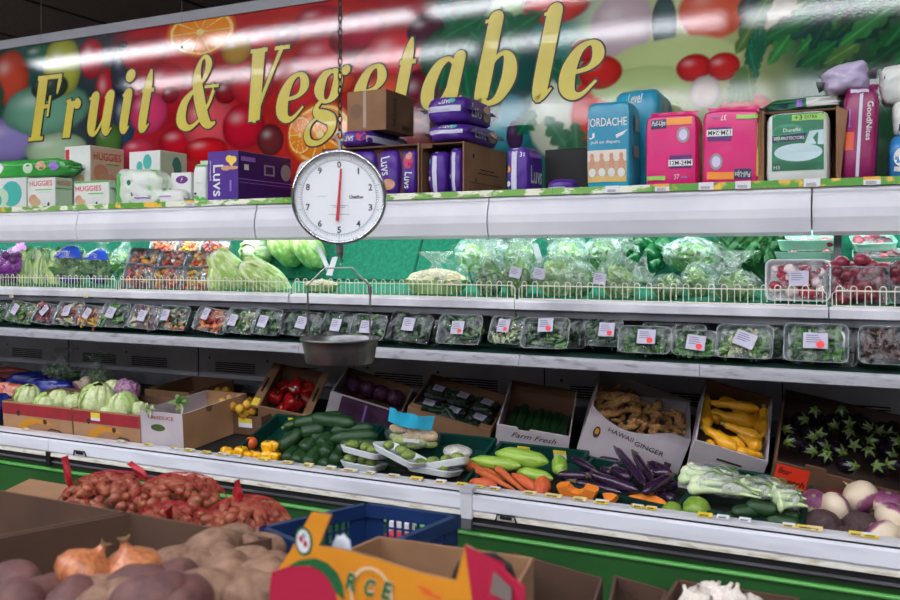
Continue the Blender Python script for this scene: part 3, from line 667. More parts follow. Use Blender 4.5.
hug = lambda s='F': [('t',s,'HUGGIES',.5,.82,.82,.17,redp), ('r',s,.3,.6,.9,.63,greenp), ('r',s,.4,.52,.85,.55,palegreen), ('e',s,.22,.3,.16,.17,skin), ('e',s,.3,.22,.2,.14,beige), ('r',s,.06,.86,.0,.9,greenp), ('e',s,.78,.14,.04,.07,navy)]
wip = lambda s='F', u=.68: [('e',s,u,.5,.2,.4,tealp), ('e',s,u-.2,.4,.14,.28,palegreen), ('e',s,u-.26,.3,.07,.18,tealp)]
G = geo(-24, 26, 177, None, 3.14, D=.14); stiff('wipes_box', 'white wipes box with teal oval, leftmost on the lower layer of the canopy shelf', 'box', *G, (whitep, whitep, whitep), wip('F',.72))
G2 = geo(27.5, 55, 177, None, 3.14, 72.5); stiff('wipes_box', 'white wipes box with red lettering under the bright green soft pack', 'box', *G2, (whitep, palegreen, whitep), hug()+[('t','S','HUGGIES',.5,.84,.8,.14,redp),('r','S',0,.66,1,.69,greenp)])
zz = G[0].z+G[3]+.001
g = geo(-30, 66, 156, None, 3.17, D=.14, zb=zz); soft('wipes_pack', 'bright green soft wipes pack lying on top of two boxes at the far left', 'wipes pack', *g, M('green_wrap', (70,175,75), (50,150,60), rough=.25, scale=5, bump=.2, bscale=20), [('e','F',.3,.5,.07,.36,whitep),('e','F',.62,.45,.05,.3,palegreen),('e','F',.75,.55,.05,.28,skin),('e','F',.87,.5,.04,.25,lilac),('e','F',.25,.4,.03,.2,lilac)], n=4, amp=.1, fins=(palegreen, 'R'))
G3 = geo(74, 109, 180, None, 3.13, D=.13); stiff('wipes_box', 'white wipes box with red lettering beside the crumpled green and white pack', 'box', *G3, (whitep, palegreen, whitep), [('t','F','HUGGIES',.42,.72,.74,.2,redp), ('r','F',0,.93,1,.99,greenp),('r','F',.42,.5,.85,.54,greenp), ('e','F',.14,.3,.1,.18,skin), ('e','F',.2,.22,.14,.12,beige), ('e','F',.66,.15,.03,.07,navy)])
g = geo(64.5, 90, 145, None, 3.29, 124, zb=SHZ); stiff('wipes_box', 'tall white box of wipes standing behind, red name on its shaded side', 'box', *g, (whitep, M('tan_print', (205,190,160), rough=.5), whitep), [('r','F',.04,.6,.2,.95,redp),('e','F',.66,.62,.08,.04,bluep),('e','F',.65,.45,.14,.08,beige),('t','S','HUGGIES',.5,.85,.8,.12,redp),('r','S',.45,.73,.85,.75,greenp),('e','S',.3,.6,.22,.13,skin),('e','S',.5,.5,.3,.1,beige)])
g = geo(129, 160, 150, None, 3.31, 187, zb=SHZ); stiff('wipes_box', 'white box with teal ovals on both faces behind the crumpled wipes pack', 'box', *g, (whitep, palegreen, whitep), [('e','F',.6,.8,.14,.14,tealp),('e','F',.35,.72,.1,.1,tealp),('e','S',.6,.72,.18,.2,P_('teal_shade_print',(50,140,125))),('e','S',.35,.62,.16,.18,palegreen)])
g = geo(171, 191, 172, None, 3.2, D=.12); stiff('wipes_box', 'small white box with a purple oval mark between soft pack and upright pack', 'box', *g, (whitep, whitep, whitep), [('e','F',.55,.78,.3,.12,P_('violet_print',(110,40,130))),('t','F','F',.55,.78,.12,.12,whitep,0,.3)])
g = geo(110, 160, 167, None, 3.13, D=.10, zb=SHZ); soft('wipes_pack', 'crumpled green and white wipes pack lying in front of the white boxes', 'wipes pack', g[0], g[1], g[2], g[3], M('green_white_wrap', (215,225,210), (100,190,80), rough=.25, scale=5, lo=.52, hi=.58, bump=.3, bscale=20), [('r','F',.1,.06,.2,.85,greenp),('r','F',.02,.2,.08,.75,P_('violet_print',(110,40,130))),('e','F',.5,.62,.25,.2,whitep),('e','F',.38,.6,.05,.07,dgreen),('e','F',.62,.25,.3,.2,whitep),('r','F',.5,.2,.8,.24,lilac),('r','F',.45,.3,.55,.36,greyp),('e','F',.45,.3,.02,.06,dgreen)], n=3.6, amp=.14, ry=.05, fins=(greenp, 'LR'))
g = geo(150, 178, 186, None, 3.10+.012, D=.06); soft('wipes_pack', 'plain white soft wipes pack lying low in front of the purple oval box', 'wipes pack', g[0]+Vector((0,.03,0)), g[1], g[2], g[3]*.9, whitep, [('r','F',.1,.55,.6,.62,lilac)], n=3.5, amp=.1, fins=(palegreen, 'R'))
g = geo(192, 206, 163, None, 3.17, D=.1); soft('wipes_pack', 'narrow white and green wipes pack standing upright beside the purple carton', 'wipes pack', *g, whitep, [('e','F',.3,.1,.28,.1,greenp),('e','F',.75,.08,.2,.08,greenp),('r','F',.1,.92,.9,.97,greenp),('r','F',.3,.5,.7,.53,palegreen),('e','F',.25,.25,.1,.03,navy)], n=5, amp=.05, fins=(palegreen,'T'))
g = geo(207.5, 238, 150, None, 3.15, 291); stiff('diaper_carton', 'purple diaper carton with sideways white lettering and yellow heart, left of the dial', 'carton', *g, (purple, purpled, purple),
  [('t','F','Luvs',.36,.42,.62,.34,whitep,-PI/2),('t','F','ultra leakguards',.1,.62,.4,.06,whitep,-PI/2),('e','F',.72,.84,.11,.07,yellowp),('e','F',.86,.82,.1,.07,yellowp),('p','F',[(.62,.83),(.95,.83),(.8,.68)],yellowp),('e','F',.62,.66,.16,.05,skin),('e','F',.85,.66,.16,.035,skin),('r','F',.74,.2,.8,.42,lilac),('r','F',0,.0,1,.03,lilac),
   ('r','S',.04,.82,.3,.9,lilac),('r','S',.1,.66,.18,.76,whitep),('r','S',.46,.6,.66,.8,greyp),('r','S',.49,.63,.63,.77,purpled),('e','S',.88,.7,.1,.16,greyp),('r','S',0,.48,1,.495,lilac),('r','S',0,.42,1,.43,lilac)])
# white packs partly behind the dial
g = geo(292, 330, 157, None, 3.24, D=.2); soft('white_pack', 'plain white soft pack half hidden behind the scale dial', 'pack', *g, whitep, [('r','F',.1,.6,.8,.63,greyp)], n=4, amp=.08)
# open cartons of purple packs
def opencase(nm, label, px0, px1, pyt, Y, px2, side_decals=(), thick=.006, D=None, ht=0):
    O, W, D, H = geo(px0, px1, pyt, None, Y, px2, D=D or .3)
    b = B(); t = thick
    x0, x1 = -W/2, W/2; y0, y1 = -D/2, D/2
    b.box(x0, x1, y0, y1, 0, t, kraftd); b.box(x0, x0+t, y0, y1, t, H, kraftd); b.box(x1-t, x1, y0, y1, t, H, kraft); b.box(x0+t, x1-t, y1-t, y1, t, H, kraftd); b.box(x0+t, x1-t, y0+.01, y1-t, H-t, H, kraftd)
    b.box(x0+t, x0+.05, y0, y0+t, H-.02, H, kraftd); b.box(x0+t, x1-t, y0, y0+t, t, .018, kraftd)
    decals(b, W, D, H, side_decals)
    o = b.build(nm, loc=O); tag(o, label, 'carton'); return O, W, D, H
O1 = opencase('open_carton', 'brown carton lying open with purple diaper packs standing inside, nearest the dial', 322, 419, 143, 3.16, 425, D=.28)
O2 = opencase('open_carton', 'brown open carton with printed side panel under the two stacked purple packs', 421, 464, 141, 3.15, 506, [('r','S',.25,.3,.27,.4,ink),('r','S',.35,.55,.7,.57,ink),('r','S',.3,.48,.8,.5,ink),('r','S',.1,.15,.9,.17,ink),('r','S',.1,.3,.9,.31,ink),('e','S',.2,.78,.02,.04,ink)]+[('r','S',.12+k*.07,.17,.125+k*.07,.3,ink) for k in range(11)])
luv = [('t','F','Luvs',.45,.62,.4,.42,whitep,-PI/2+.1),('e','F',.55,.22,.3,.12,skin),('e','F',.3,.16,.2,.06,orange),('r','F',.06,.05,.1,.95,lilac)]
luvr = [('e','F',.5,.72,.3,.16,P_('red_shirt',(200,50,90))),('e','F',.55,.84,.2,.08,skin),('t','F','Luvs',.5,.3,.36,.42,whitep,-PI/2-.1)]
strip = [('r','F',.3,.03,.52,.97,silver),('r','F',.08,.7,.2,.8,tealp),('e','F',.14,.35,.07,.05,whitep),('e','F',.14,.5,.05,.04,lilac)]
i = 0
for px0, px1, pt, ds, lab in [(324,343,151,luvr,'purple diaper pack in the open carton, leftmost and partly behind the dial'),(347,374,148,luv,'purple diaper pack with sideways name, left of the pack with the red figure'),(376,398,148,luv,'purple diaper pack with sideways white name between two packs in the carton'),(400,416,148,luvr,'purple diaper pack with a red figure at the right end of the carton'),
                              (427,446,150,strip,'purple diaper pack with white strip, left one in the printed carton'),(448,462,146,strip,'purple diaper pack with white strip, right one against the printed side')]:
    g = geo(px0, px1, pt, None, 3.175, D=.2, zb=SHZ+.012); soft('diaper_pack', lab, 'diaper pack', *g, purple, ds, n=5, amp=.05, seed=i*1.7); i += 1
top1 = O1[0].z+O1[3]+.001; top2 = O2[0].z+O2[3]+.001
g = geo(336, 368, 128, None, 3.14, 412, zb=top1); soft('diaper_pack', 'purple diaper pack lying flat beneath the plain brown box', 'diaper pack', *g, purple, [('t','F','Luvs',.36,.5,.4,.5,whitep,0,.2),('e','F',.78,.55,.13,.3,P_('red_shirt',(200,50,90))),('r','S',.03,.25,.95,.62,silver)], n=5, amp=.05, fins=(lilac,'L'))
zq = g[0].z+g[3]
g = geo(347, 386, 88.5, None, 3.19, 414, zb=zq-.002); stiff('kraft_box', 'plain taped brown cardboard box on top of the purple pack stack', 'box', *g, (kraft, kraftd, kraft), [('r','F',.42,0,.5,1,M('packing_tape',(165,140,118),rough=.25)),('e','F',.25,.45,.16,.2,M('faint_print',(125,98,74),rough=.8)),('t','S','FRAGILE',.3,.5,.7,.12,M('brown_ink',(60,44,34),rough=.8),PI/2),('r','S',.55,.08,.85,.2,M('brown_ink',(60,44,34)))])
stk = [('r','F',.08,.36,.86,.58,silver),('t','F','Luvs',.5,.78,.3,.22,whitep,0,.2),('e','F',.66,.78,.08,.1,tealp),('t','S','Luvs',.35,.5,.3,.5,whitep),('e','S',.7,.5,.14,.3,beige)]
g = geo(424, 468, 120.5, None, 3.14, 503, zb=top2); soft('diaper_pack', 'purple diaper pack with white strip lying flat, lower of the two stacked', 'diaper pack', *g, purple, stk, n=4.5, amp=.06, seed=1, fins=(silver,'LR'))
zq = g[0].z+g[3]-.003
g = geo(424, 466, 93, None, 3.145, 495, zb=zq); soft('diaper_pack', 'purple diaper pack with white strip lying flat, topmost of the stack of two', 'diaper pack', *g, purple, stk, n=4.5, amp=.06, seed=2, fins=(silver,'LR'))
g = geo(505, 528, 145.5, None, 3.15, 544); soft('diaper_pack', 'single purple diaper pack with white strip standing right of the printed carton', 'diaper pack', *g, purple, [('r','F',.28,.03,.52,.97,silver),('e','F',.12,.52,.1,.08,orange),('e','F',.14,.2,.1,.06,whitep),('t','S','Luvs',.5,.45,.7,.35,whitep),('t','F','31',.75,.82,.18,.1,whitep),('r','S',.1,.8,.9,.88,lilac)], n=6, amp=.05)
g = geo(546, 573, 177.5, None, 3.13, D=.1); soft('diaper_pack', 'small purple pack lying low before the black box', 'diaper pack', *g, purple, [('r','F',.05,.1,.7,.45,silver)], n=3, amp=.08)
g = geo(545, 590, 147.5, None, 3.35, D=.25); stiff('black_box', 'black box standing between the purple pack and the turquoise packs', 'box', *g, (M('matte_black_card',(34,30,30),rough=.7),)*3)
# turquoise packs
cyanw = M('turquoise_wrap', (20,140,175), (35,165,195), rough=.3, scale=5, bump=.25, bscale=22)
g = geo(586, 630, 99, None, 3.16, 641); soft('diaper_pack', 'turquoise diaper pack with white name and a photo of babies, standing in front', 'diaper pack', *g, cyanw, [('t','F','JORDACHE',.48,.74,.9,.13,whitep),('p','F',[(.02,.6),(.2,.64),(.2,.58),(.1,.56)],whitep),('p','F',[(.68,.6),(.95,.66),(.85,.6),(.7,.56)],whitep),('t','F','pull on diapers',.45,.52,.66,.05,whitep),('r','F',.04,.06,.92,.43,beige),('r','F',.04,.06,.92,.13,P_('sand_print',(215,180,110))),('r','F',.04,.3,.92,.43,P_('pale_photo',(225,215,200)))]+
  [('e','F',.15+.22*k,.26,.07,.08,skin) for k in range(4)]+[('e','F',.15+.22*k,.17,.08,.05,whitep) for k in range(4)]+[('e','F',.15+.22*k,.36,.045,.035,skin) for k in range(4)]+[('r','S',.2,.4,.6,.52,greyp),('r','S',.3,.68,.6,.86,greyp)], n=9, amp=.02)
g = geo(611, 659, 86.5, None, 3.36, 693); soft('diaper_pack', 'turquoise diaper pack standing behind, its top corner above the pink pack', 'diaper pack', *g, cyanw, [('t','F','Level',.5,.9,.3,.1,whitep,0,.2),('r','S',.3,.8,.5,.9,greyp),('r','S',.6,.82,.8,.92,blue)], n=7, amp=.04)
# magenta training pants
pnk = [('r','F',.12,.80,.42,.93,navy),('t','F','Pull-Ups',.27,.865,.27,.09,whitep,0,.2),('r','F',.42,.84,.9,.94,orange),('e','F',.74,.70,.12,.11,greyp),('e','F',.74,.70,.08,.075,P_('pale_lilac',(215,205,235))),('r','F',.48,.24,.9,.42,P_('deep_violet',(95,40,120))),('r','F',.46,.27,.92,.36,whitep),('t','F','12M-24M',.69,.315,.4,.06,ink),('t','F','37',.62,.12,.1,.07,whitep),('r','F',.7,.1,.82,.12,lilac),('r','F',.03,.08,.4,.14,limep)]
def flip(ds):
    o = []
    for d in ds:
        d = list(d)
        if d[0] == 'r': d[2], d[3], d[4], d[5] = 1-d[4], 1-d[5], 1-d[2], 1-d[3]
        elif d[0] == 'e': d[2], d[3] = 1-d[2], 1-d[3]
        elif d[0] == 't':
            d[3], d[4] = 1-d[3], 1-d[4]
            d = d[:8]+[PI] + d[9:] if len(d) > 8 else d+[PI]
        o.append(tuple(d))
    return o
g = geo(645, 697, 112, None, 3.14, D=.13); soft('training_pants_pack', 'magenta training pants pack standing upright, left of the upside-down one', 'diaper pack', *g, pink, pnk, n=9, amp=.02, fins=(pink,'T'))
g = geo(701, 758, 107, None, 3.14, D=.13); soft('training_pants_pack', 'magenta training pants pack standing upside down beside the green and white one', 'diaper pack', *g, pink, flip(pnk)+[('r','F',.96,.1,.99,.8,yellowp)], n=9, amp=.025, ry=.02, fins=(pink,'T'))
# bed protectors in an opened brown carton
O, W, D, H = geo(762, 838, 106, None, 3.15, D=.26)
b = B(); t = .006
b.box(-W/2, W/2, -D/2, D/2, 0, t, kraft); b.box(-W/2, -W/2+t, -D/2, D/2, t, H, kraft); b.box(W/2-t, W/2, -D/2, D/2, t, H, kraft); b.box(-W/2, W/2, D/2-t, D/2, t, H, kraft); b.box(-W/2,W/2,-D/2+.03,D/2,H-t,H,kraftd)
b.hexa([(-W/2-.02,-D/2-.0,.0),(-W/2,-D/2,.0),(-W/2,-D/2+.004,.0),(-W/2-.02,-D/2+.004,.0)],[(-W/2-.008,-D/2-.02,H),(-W/2,-D/2,H),(-W/2,-D/2+.004,H),(-W/2-.008,-D/2-.016,H)],kraft)
b.hexa([(W/2,-D/2,0),(W/2+.006,-D/2-.02,0),(W/2+.006,-D/2-.016,0),(W/2,-D/2+.004,0)],[(W/2,-D/2,H),(W/2+.03,-D/2-.02,H*.92),(W/2+.03,-D/2-.016,H*.92),(W/2,-D/2+.004,H)],kraft)
tag(b.build('open_carton', loc=O), 'brown carton opened at the front holding a green and white pack', 'carton')
g = geo(766, 829, 109, None, 3.13, D=.2, zb=SHZ+.007); soft('bed_protector_pack', 'green and white bed protector pack standing in an open brown carton', 'pack', *g, whitep, [('r','F',.1,.14,.92,.97,dgreen),('e','F',.35,.7,.25,.12,P_('mid_green',(70,150,120))),('r','F',.42,.86,.94,.95,limep),('t','F','+3',.52,.905,.12,.07,ink),('t','F','EXTRA',.72,.905,.2,.05,ink),('t','F','Durelle',.42,.73,.28,.05,whitep),('p','F',[(.1,.55),(.6,.58),(.66,.68),(.1,.65)],navy),('t','F','BED PROTECTORS',.37,.612,.48,.045,whitep),('p','F',[(.62,.52),(.92,.5),(.92,.72),(.7,.7)],P_('pale_blue_print',(190,215,220))),('e','F',.52,.4,.38,.13,P_('pale_blue_print',(190,215,220))),('t','F','H3',.18,.19,.1,.05,whitep)], n=9, amp=.02)
g = geo(765, 842, 84, None, 3.2, D=.16, zb=O.z+H+.002); soft('bed_protector_pack', 'dark green and white pack lying slanted on top of the brown carton', 'pack', g[0], g[1], g[2], g[3]*.62, M('green_white_pack', (18,80,52), (40,120,80), rough=.3, scale=6, bump=.3, bscale=25), [('p','F',[(0,.0),(.45,.35),(.45,.75),(.02,.3)],whitep),('p','F',[(.05,.1),(.3,.2),(.3,.5),(.1,.3)],navy),('r','F',.55,.1,.98,.8,whitep),('r','F',.42,.2,.5,.7,lilac)], n=4, amp=.12, ry=-.06, fins=(whitep,'LR'))
g = geo(838, 875, 84, None, 3.14, D=.15); o = soft('night_pants_pack', 'tall magenta night pants pack with a pale strip leaning beside the brown carton', 'diaper pack', *g, maroon, [('r','F',.46,.02,.55,.96,silver),('t','F','GoodNites',.76,.62,.42,.16,whitep,-PI/2),('r','F',.12,.3,.36,.5,P_('orange_red_print',(225,90,50))),('r','F',.2,.93,.7,.97,silver),('r','F',.2,.55,.24,.75,lilac)], n=5, amp=.04, ry=.05, fins=(maroon,'T'))
zt = g[0].z+g[3]
g = geo(826, 872, 57, None, 3.15, D=.18, zb=zt-.012); soft('plastic_bag', 'crumpled pale lilac plastic pack lying on top of the tall magenta pack', 'bag', g[0], g[1], g[2], g[3]*.95, M('lilac_film', (205,195,218), (180,168,200), rough=.2, scale=6, bump=.5, bscale=18), (), n=4, amp=.12, ry=-.18, fins=(silver,'LR'))
g = geo(889, 935, 131, None, 3.14, D=.15); soft('diaper_pack', 'blue and white pack at the right edge, lowest of three', 'diaper pack', *g, M('sky_wrap', (50,130,190), (40,110,175), rough=.3, scale=5, bump=.2), [('e','F',.3,.5,.2,.2,whitep),('r','F',.1,.2,.6,.3,whitep)], n=4, amp=.08)
z1 = g[0].z+g[3]-.004
g = geo(893, 940, 97, None, 3.16, D=.15, zb=z1); soft('white_pack', 'white pack with navy band at the right edge, middle of three', 'pack', *g, whitep, [('r','F',0,.05,1,.25,navy)], n=6, amp=.05)
z1 = g[0].z+g[3]-.004
g = geo(882, 940, 58, None, 3.16, D=.15, zb=z1); soft('white_pack', 'white pack with dark stripe at the right edge, topmost of three', 'pack', *g, whitep, [('p','F',[(.1,.6),(.9,.8),(.9,.9),(.1,.7)],navy)], n=4, amp=.1, ry=-.1)
# ================================================================== PRODUCE PROTOTYPES (unit meshes, copied and scaled)
def spindle(prof, mat, bend=0.0, n=12, m=14, amp=.04, seed=0, sq=1.0, ridges=0, rid=0.0):   # unit length along +x, radius given by prof(t)
    b = B(); vs = []; fs = []
    for i in range(m+1):
        t = i/m; t2 = .5-.5*math.cos(PI*t); r = prof(t2); cx = t2; cz = bend*(4*t2*(1-t2)); sl = bend*4*(1-2*t2)
        for k in range(n):
            a = 2*PI*k/n; rr = r*(1+amp*noise.noise(Vector((t2*4+seed, math.cos(a)*1.5, math.sin(a)*1.5+seed)))*2+rid*math.cos(a*ridges))
            vs.append((cx-sl*rr*math.sin(a)*.15, rr*math.cos(a), cz+rr*math.sin(a)*sq))
    for i in range(m):
        for k in range(n): fs.append((i*n+k, i*n+(k+1) % n, (i+1)*n+(k+1) % n, (i+1)*n+k))
    b.add(vs, fs, mat, True); b.add(vs[:n]+vs[-n:], [tuple(range(n-1,-1,-1)), tuple(range(n, 2*n))], mat, True)
    return b
def proto(*parts): return list(parts)      # first is the body, others (name, mesh)
def place(pr, name, mat4, label, cat, group=None):
    o = bpy.data.objects.new(name, pr[0]); COL.objects.link(o); o.matrix_world = mat4
    tag(o, label, cat, group)
    for nm, me in pr[1:]:
        c = bpy.data.objects.new(nm, me); COL.objects.link(c); c.parent = o
    return o
def span(P0, P1, r, roll=0, sq=None):      # matrix taking the unit +x mesh from P0 to P1 with radius r (mesh radius 1)
    x = P1-P0; L = x.length; up = Vector((0,0,1)) if abs(x.normalized().z) < .9 else Vector((0,1,0))
    f = frame(P0, x, z=up)
    return f @ Matrix.Rotation(roll, 4, 'X') @ Matrix.Diagonal((L, r, r*(sq or 1), 1))
sat = lambda t, a=.18, b=.18: min(1, (t/a))**.5 if t < a else (min(1, (1-t)/b)**.5 if t > 1-b else 1)
cuc = [proto(spindle(lambda t: max(.06, sat(t,.16,.14)*(.92+.08*math.sin(t*PI))), M('cucumber_skin', (36,74,34), (22,54,26), rough=.38, scale=5, bump=.3, bscale=22, stretch=(.3,1,1)), bend=b_, seed=i).mesh('cucumber')) for i, b_ in enumerate((.0, .18, -.12))]
zuc = [proto(spindle(lambda t: max(.06, sat(t,.2,.16)*(.8+.2*t)), M('courgette_skin', (32,66,34), (52,88,44), rough=.3, scale=7, lo=.5, hi=.7, stretch=(.6,1,1)), bend=b_, seed=i+4).mesh('zucchini'), ('stem', spindle(lambda t: .3, M('courgette_stem', (110,120,70), rough=.6)).mesh('stem'))) for i, b_ in enumerate((.0, .1))]
for z in zuc:
    z[1][1].transform(Matrix.Translation((-.06,0,0)) @ Matrix.Diagonal((.09,1,1,1)))
grsq = [proto(spindle(lambda t: max(.06, sat(t,.25,.2)*(.82+.18*math.sin(t*PI))), M('light_squash_skin', (120,165,50), (165,195,85), rough=.3, scale=4, stretch=(.3,1,1), bump=.1), bend=b_, seed=i+9, n=16).mesh('green_squash')) for i, b_ in enumerate((.0, .1))]
yk = M('yellow_squash_skin', (240,180,40), (225,150,25), rough=.32, scale=3, bump=.15, bscale=12)
def neck(t): return max(.08, (.48+.52*(1/(1+math.exp(-(t-.52)*11))))*sat(t,.06,.24))
ysq = [proto(spindle(neck, yk, bend=b_, seed=i+2, m=18, n=14).mesh('yellow_squash'), ('stem', (lambda me: (me.transform(Matrix.Translation((-.09,0,0)) @ Matrix.Diagonal((.12,.55,.55,1))), me)[1])(spindle(lambda t: .5, M('squash_stem', (170,150,70), rough=.6)).mesh('stem')))) for i, b_ in enumerate((.05, .35, -.25))]
egl = M('aubergine_skin', (62,36,66), (34,20,40), rough=.25, scale=4, stretch=(.4,1,1), coat=.3)
egg = [proto(spindle(lambda t: max(.1, sat(t,.12,.25)*(.7+.3*t)), egl, bend=b_, seed=i+6, m=16).mesh('long_eggplant'), ('calyx', (lambda me: (me.transform(Matrix.Translation((-.12,0,0)) @ Matrix.Diagonal((.2,.72,.72,1))), me)[1])(spindle(lambda t: .25+.65*t, M('aubergine_calyx', (112,92,80), (80,70,60), rough=.6)).mesh('calyx')))) for i, b_ in enumerate((.0, .22, -.2))]
yam = [proto(spindle(lambda t: max(.04, math.sin(PI*min(1,max(0,t)))**.65), M('sweet_potato_skin', (225,110,62), (196,84,50), rough=.5, scale=4, bump=.5, bscale=14), bend=b_, seed=i+3, amp=.09, m=16).mesh('sweet_potato')) for i, b_ in enumerate((.1, .25, -.15))]
car = [proto(spindle(lambda t: max(.05, (1-t*.75)*sat(t,.06,.1)), M('carrot_skin', (214,112,62), (196,92,48), rough=.5, scale=5, bump=.5, bscale=20, stretch=(2,1,1)), bend=b_, seed=i+8, amp=.08, m=16).mesh('carrot'), ('leaf_stub', (lambda me: (me.transform(Matrix.Translation((-.03,0,0)) @ Matrix.Diagonal((.05,.4,.4,1))), me)[1])(spindle(lambda t: .8, M('carrot_top', (110,120,60), rough=.7)).mesh('leaf_stub')))) for i, b_ in enumerate((.06, -.08))]
def ball(mat, sub=3, amp=.08, f=1.6, seed=0, sx=1, sy=1, sz=1, extra=None, name='ball'):
    b = B()
    def fn(p):
        k = 1+amp*noise.noise(p*f+Vector((seed*2.3, seed, 0)))*1.6
        q = Vector((p.x*sx*k, p.y*sy*k, p.z*sz*k)); return extra(p, q) if extra else q
    b.blob(fn, mat, sub); return b
gingm = M('ginger_skin', (214,164,104), (176,122,72), rough=.75, scale=3, bump=.5, bscale=9)
def ginger(seed):
    b = B(); rr = random.Random(seed)
    lob = [((0,0,0), (1,.5,.42), 0)]
    for k in range(4): lob.append(((rr.uniform(-.9,.9), rr.uniform(-.3,.3), rr.uniform(-.1,.3)), (rr.uniform(.35,.75), rr.uniform(.28,.4), rr.uniform(.28,.38)), rr.uniform(-1.5,1.5)))
    for c, s, a in lob:
        def fn(p, c=c, s=s, a=a):
            k = 1+.12*noise.noise(p*2+Vector((seed,0,0)))+.04*math.sin(p.x*14); x, y, z = p.x*s[0]*k, p.y*s[1]*k, p.z*s[2]*k
            return Vector((c[0]+x*math.cos(a)-y*math.sin(a), c[1]+x*math.sin(a)+y*math.cos(a), c[2]+z))
        b.blob(fn, gingm, 2)
    return proto(b.mesh('ginger_root'))
ging = [ginger(i) for i in range(5)]
turm = Mgrad('turnip_skin', [(.0,(216,196,168)),(.70,(226,208,182)),(.80,(150,86,120)),(1.,(112,48,92))], rough=.45, namt=.12)
turn = [proto(ball(turm, 3, .05, seed=i, sz=.9, extra=lambda p, q: q*(1-.12*max(0, p.z-.8)*5*.5)).mesh('turnip'), ('root_tip', B().tube([(0,0,-.85),(.02,0,-1.05),(.06,.02,-1.25)], [.12,.05,.015], M('root_tan', (196,170,130), rough=.7), 8).mesh('root_tip')), ('stem_scar', B().lathe([(.001,.86),(.16,.87),(.2,.82),(.22,.7)], M('stem_scar', (150,150,90), (110,90,70), rough=.7), 12).mesh('stem_scar'))) for i in range(3)]
beet = [proto(ball(M('beet_skin', (84,62,62), (60,42,46), rough=.7, scale=4, bump=.5, bscale=12), 3, .09, seed=i+20, sz=.95).mesh('beet'), ('root_tip', B().tube([(0,0,-.85),(.05,0,-1.2)], [.12,.02], M('root_brown', (90,66,58), rough=.8), 8).mesh('root_tip'))) for i in range(2)]
applem = M('green_apple_skin', (112,146,48), (134,164,66), rough=.28, scale=3, lo=.4, hi=.7)
apple = proto(B().lathe([(.001,-.72),(.12,-.78),(.3,-.86),(.55,-.8),(.82,-.5),(1,-.02),(.96,.4),(.75,.74),(.45,.86),(.2,.8),(.08,.66),(.001,.6)], applem, 24).mesh('green_apple'), ('stem', B().tube([(0,0,.6),(.03,0,.85),(.1,0,1.0)], .04, M('twig_brown', (70,50,35), rough=.7), 6).mesh('stem')), ('calyx', B().lathe([(.001,-.80),(.14,-.86),(.17,-.80),(.1,-.7)], M('dark_calyx', (50,42,26), rough=.8), 10).mesh('calyx')))
lem = proto(B().lathe([(.001,-1.15),(.12,-1.1),(.3,-.95),(.7,-.65),(.92,-.2),(.92,.2),(.7,.65),(.3,.95),(.12,1.1),(.001,1.15)], M('lemon_skin', (226,178,52), (208,150,40), rough=.42, scale=3, bump=.3, bscale=18), 18).mesh('lemon'))
def pepperf(p, a):
    k = 1+.12*math.cos(a*4)*(1-.3*p.z); return Vector((p.x*k, p.y*k, p.z-.12*(abs(math.cos(a*2)))*(1 if p.z < -.5 else 0)))
bellp = lambda m: proto(B().lathe([(.001,-.72),(.3,-.84),(.6,-.78),(.85,-.35),(1,.2),(.95,.6),(.7,.82),(.35,.75),(.12,.6),(.001,.58)], m, 28, fn=pepperf).mesh('bell_pepper'), ('stem', B().tube([(0,0,.56),(.02,0,.8),(.1,.03,1.05)], [.14,.09,.1], M('pepper_stem', (70,110,50), rough=.6), 8).mesh('stem')))
redpep = bellp(M('red_pepper_skin', (190,28,28), (160,18,22), rough=.22, scale=3, coat=.4))
yelpep = bellp(M('yellow_pepper_skin', (250,190,30), (240,165,20), rough=.22, scale=3, coat=.4))
onionm = M('onion_skin', (196,124,78), (150,80,44), rough=.38, scale=2.2, bump=.25, bscale=8, stretch=(3,3,.6), coat=.2)
onion = proto(B().lathe([(.001,-.86),(.2,-.84),(.6,-.7),(.95,-.25),(1,.1),(.85,.5),(.5,.78),(.24,.92),(.13,1.12),(.1,1.3)], onionm, 28, fn=lambda p, a: Vector((p.x*(1+.03*math.sin(a*5)), p.y, p.z))).mesh('onion'), ('dry_neck', B().lathe([(.11,1.2),(.13,1.3),(.2,1.42),(.16,1.36),(.05,1.25)], M('onion_neck', (120,92,60), rough=.9), 9, fn=lambda p, a: Vector((p.x*(1+.4*math.sin(a*3)), p.y, p.z+.08*math.sin(a*2)))).mesh('dry_neck')), ('root_tuft', B().lathe([(.22,-.86),(.12,-.95),(.001,-.93)], M('root_tan', (196,170,130)), 9).mesh('root_tuft')))
potm = M('potato_skin', (140,108,86), (108,76,60), rough=.7, scale=2.2, bump=.4, bscale=9)
potr = M('red_potato_skin', (104,66,62), (80,48,48), rough=.65, scale=2.2, bump=.4, bscale=9)
pots = [proto(ball(m, 3, .13, 1.1, seed=i*3+j, sx=1.25, sz=.85).mesh('potato')) for j, m in enumerate((potm, potr)) for i in range(3)]
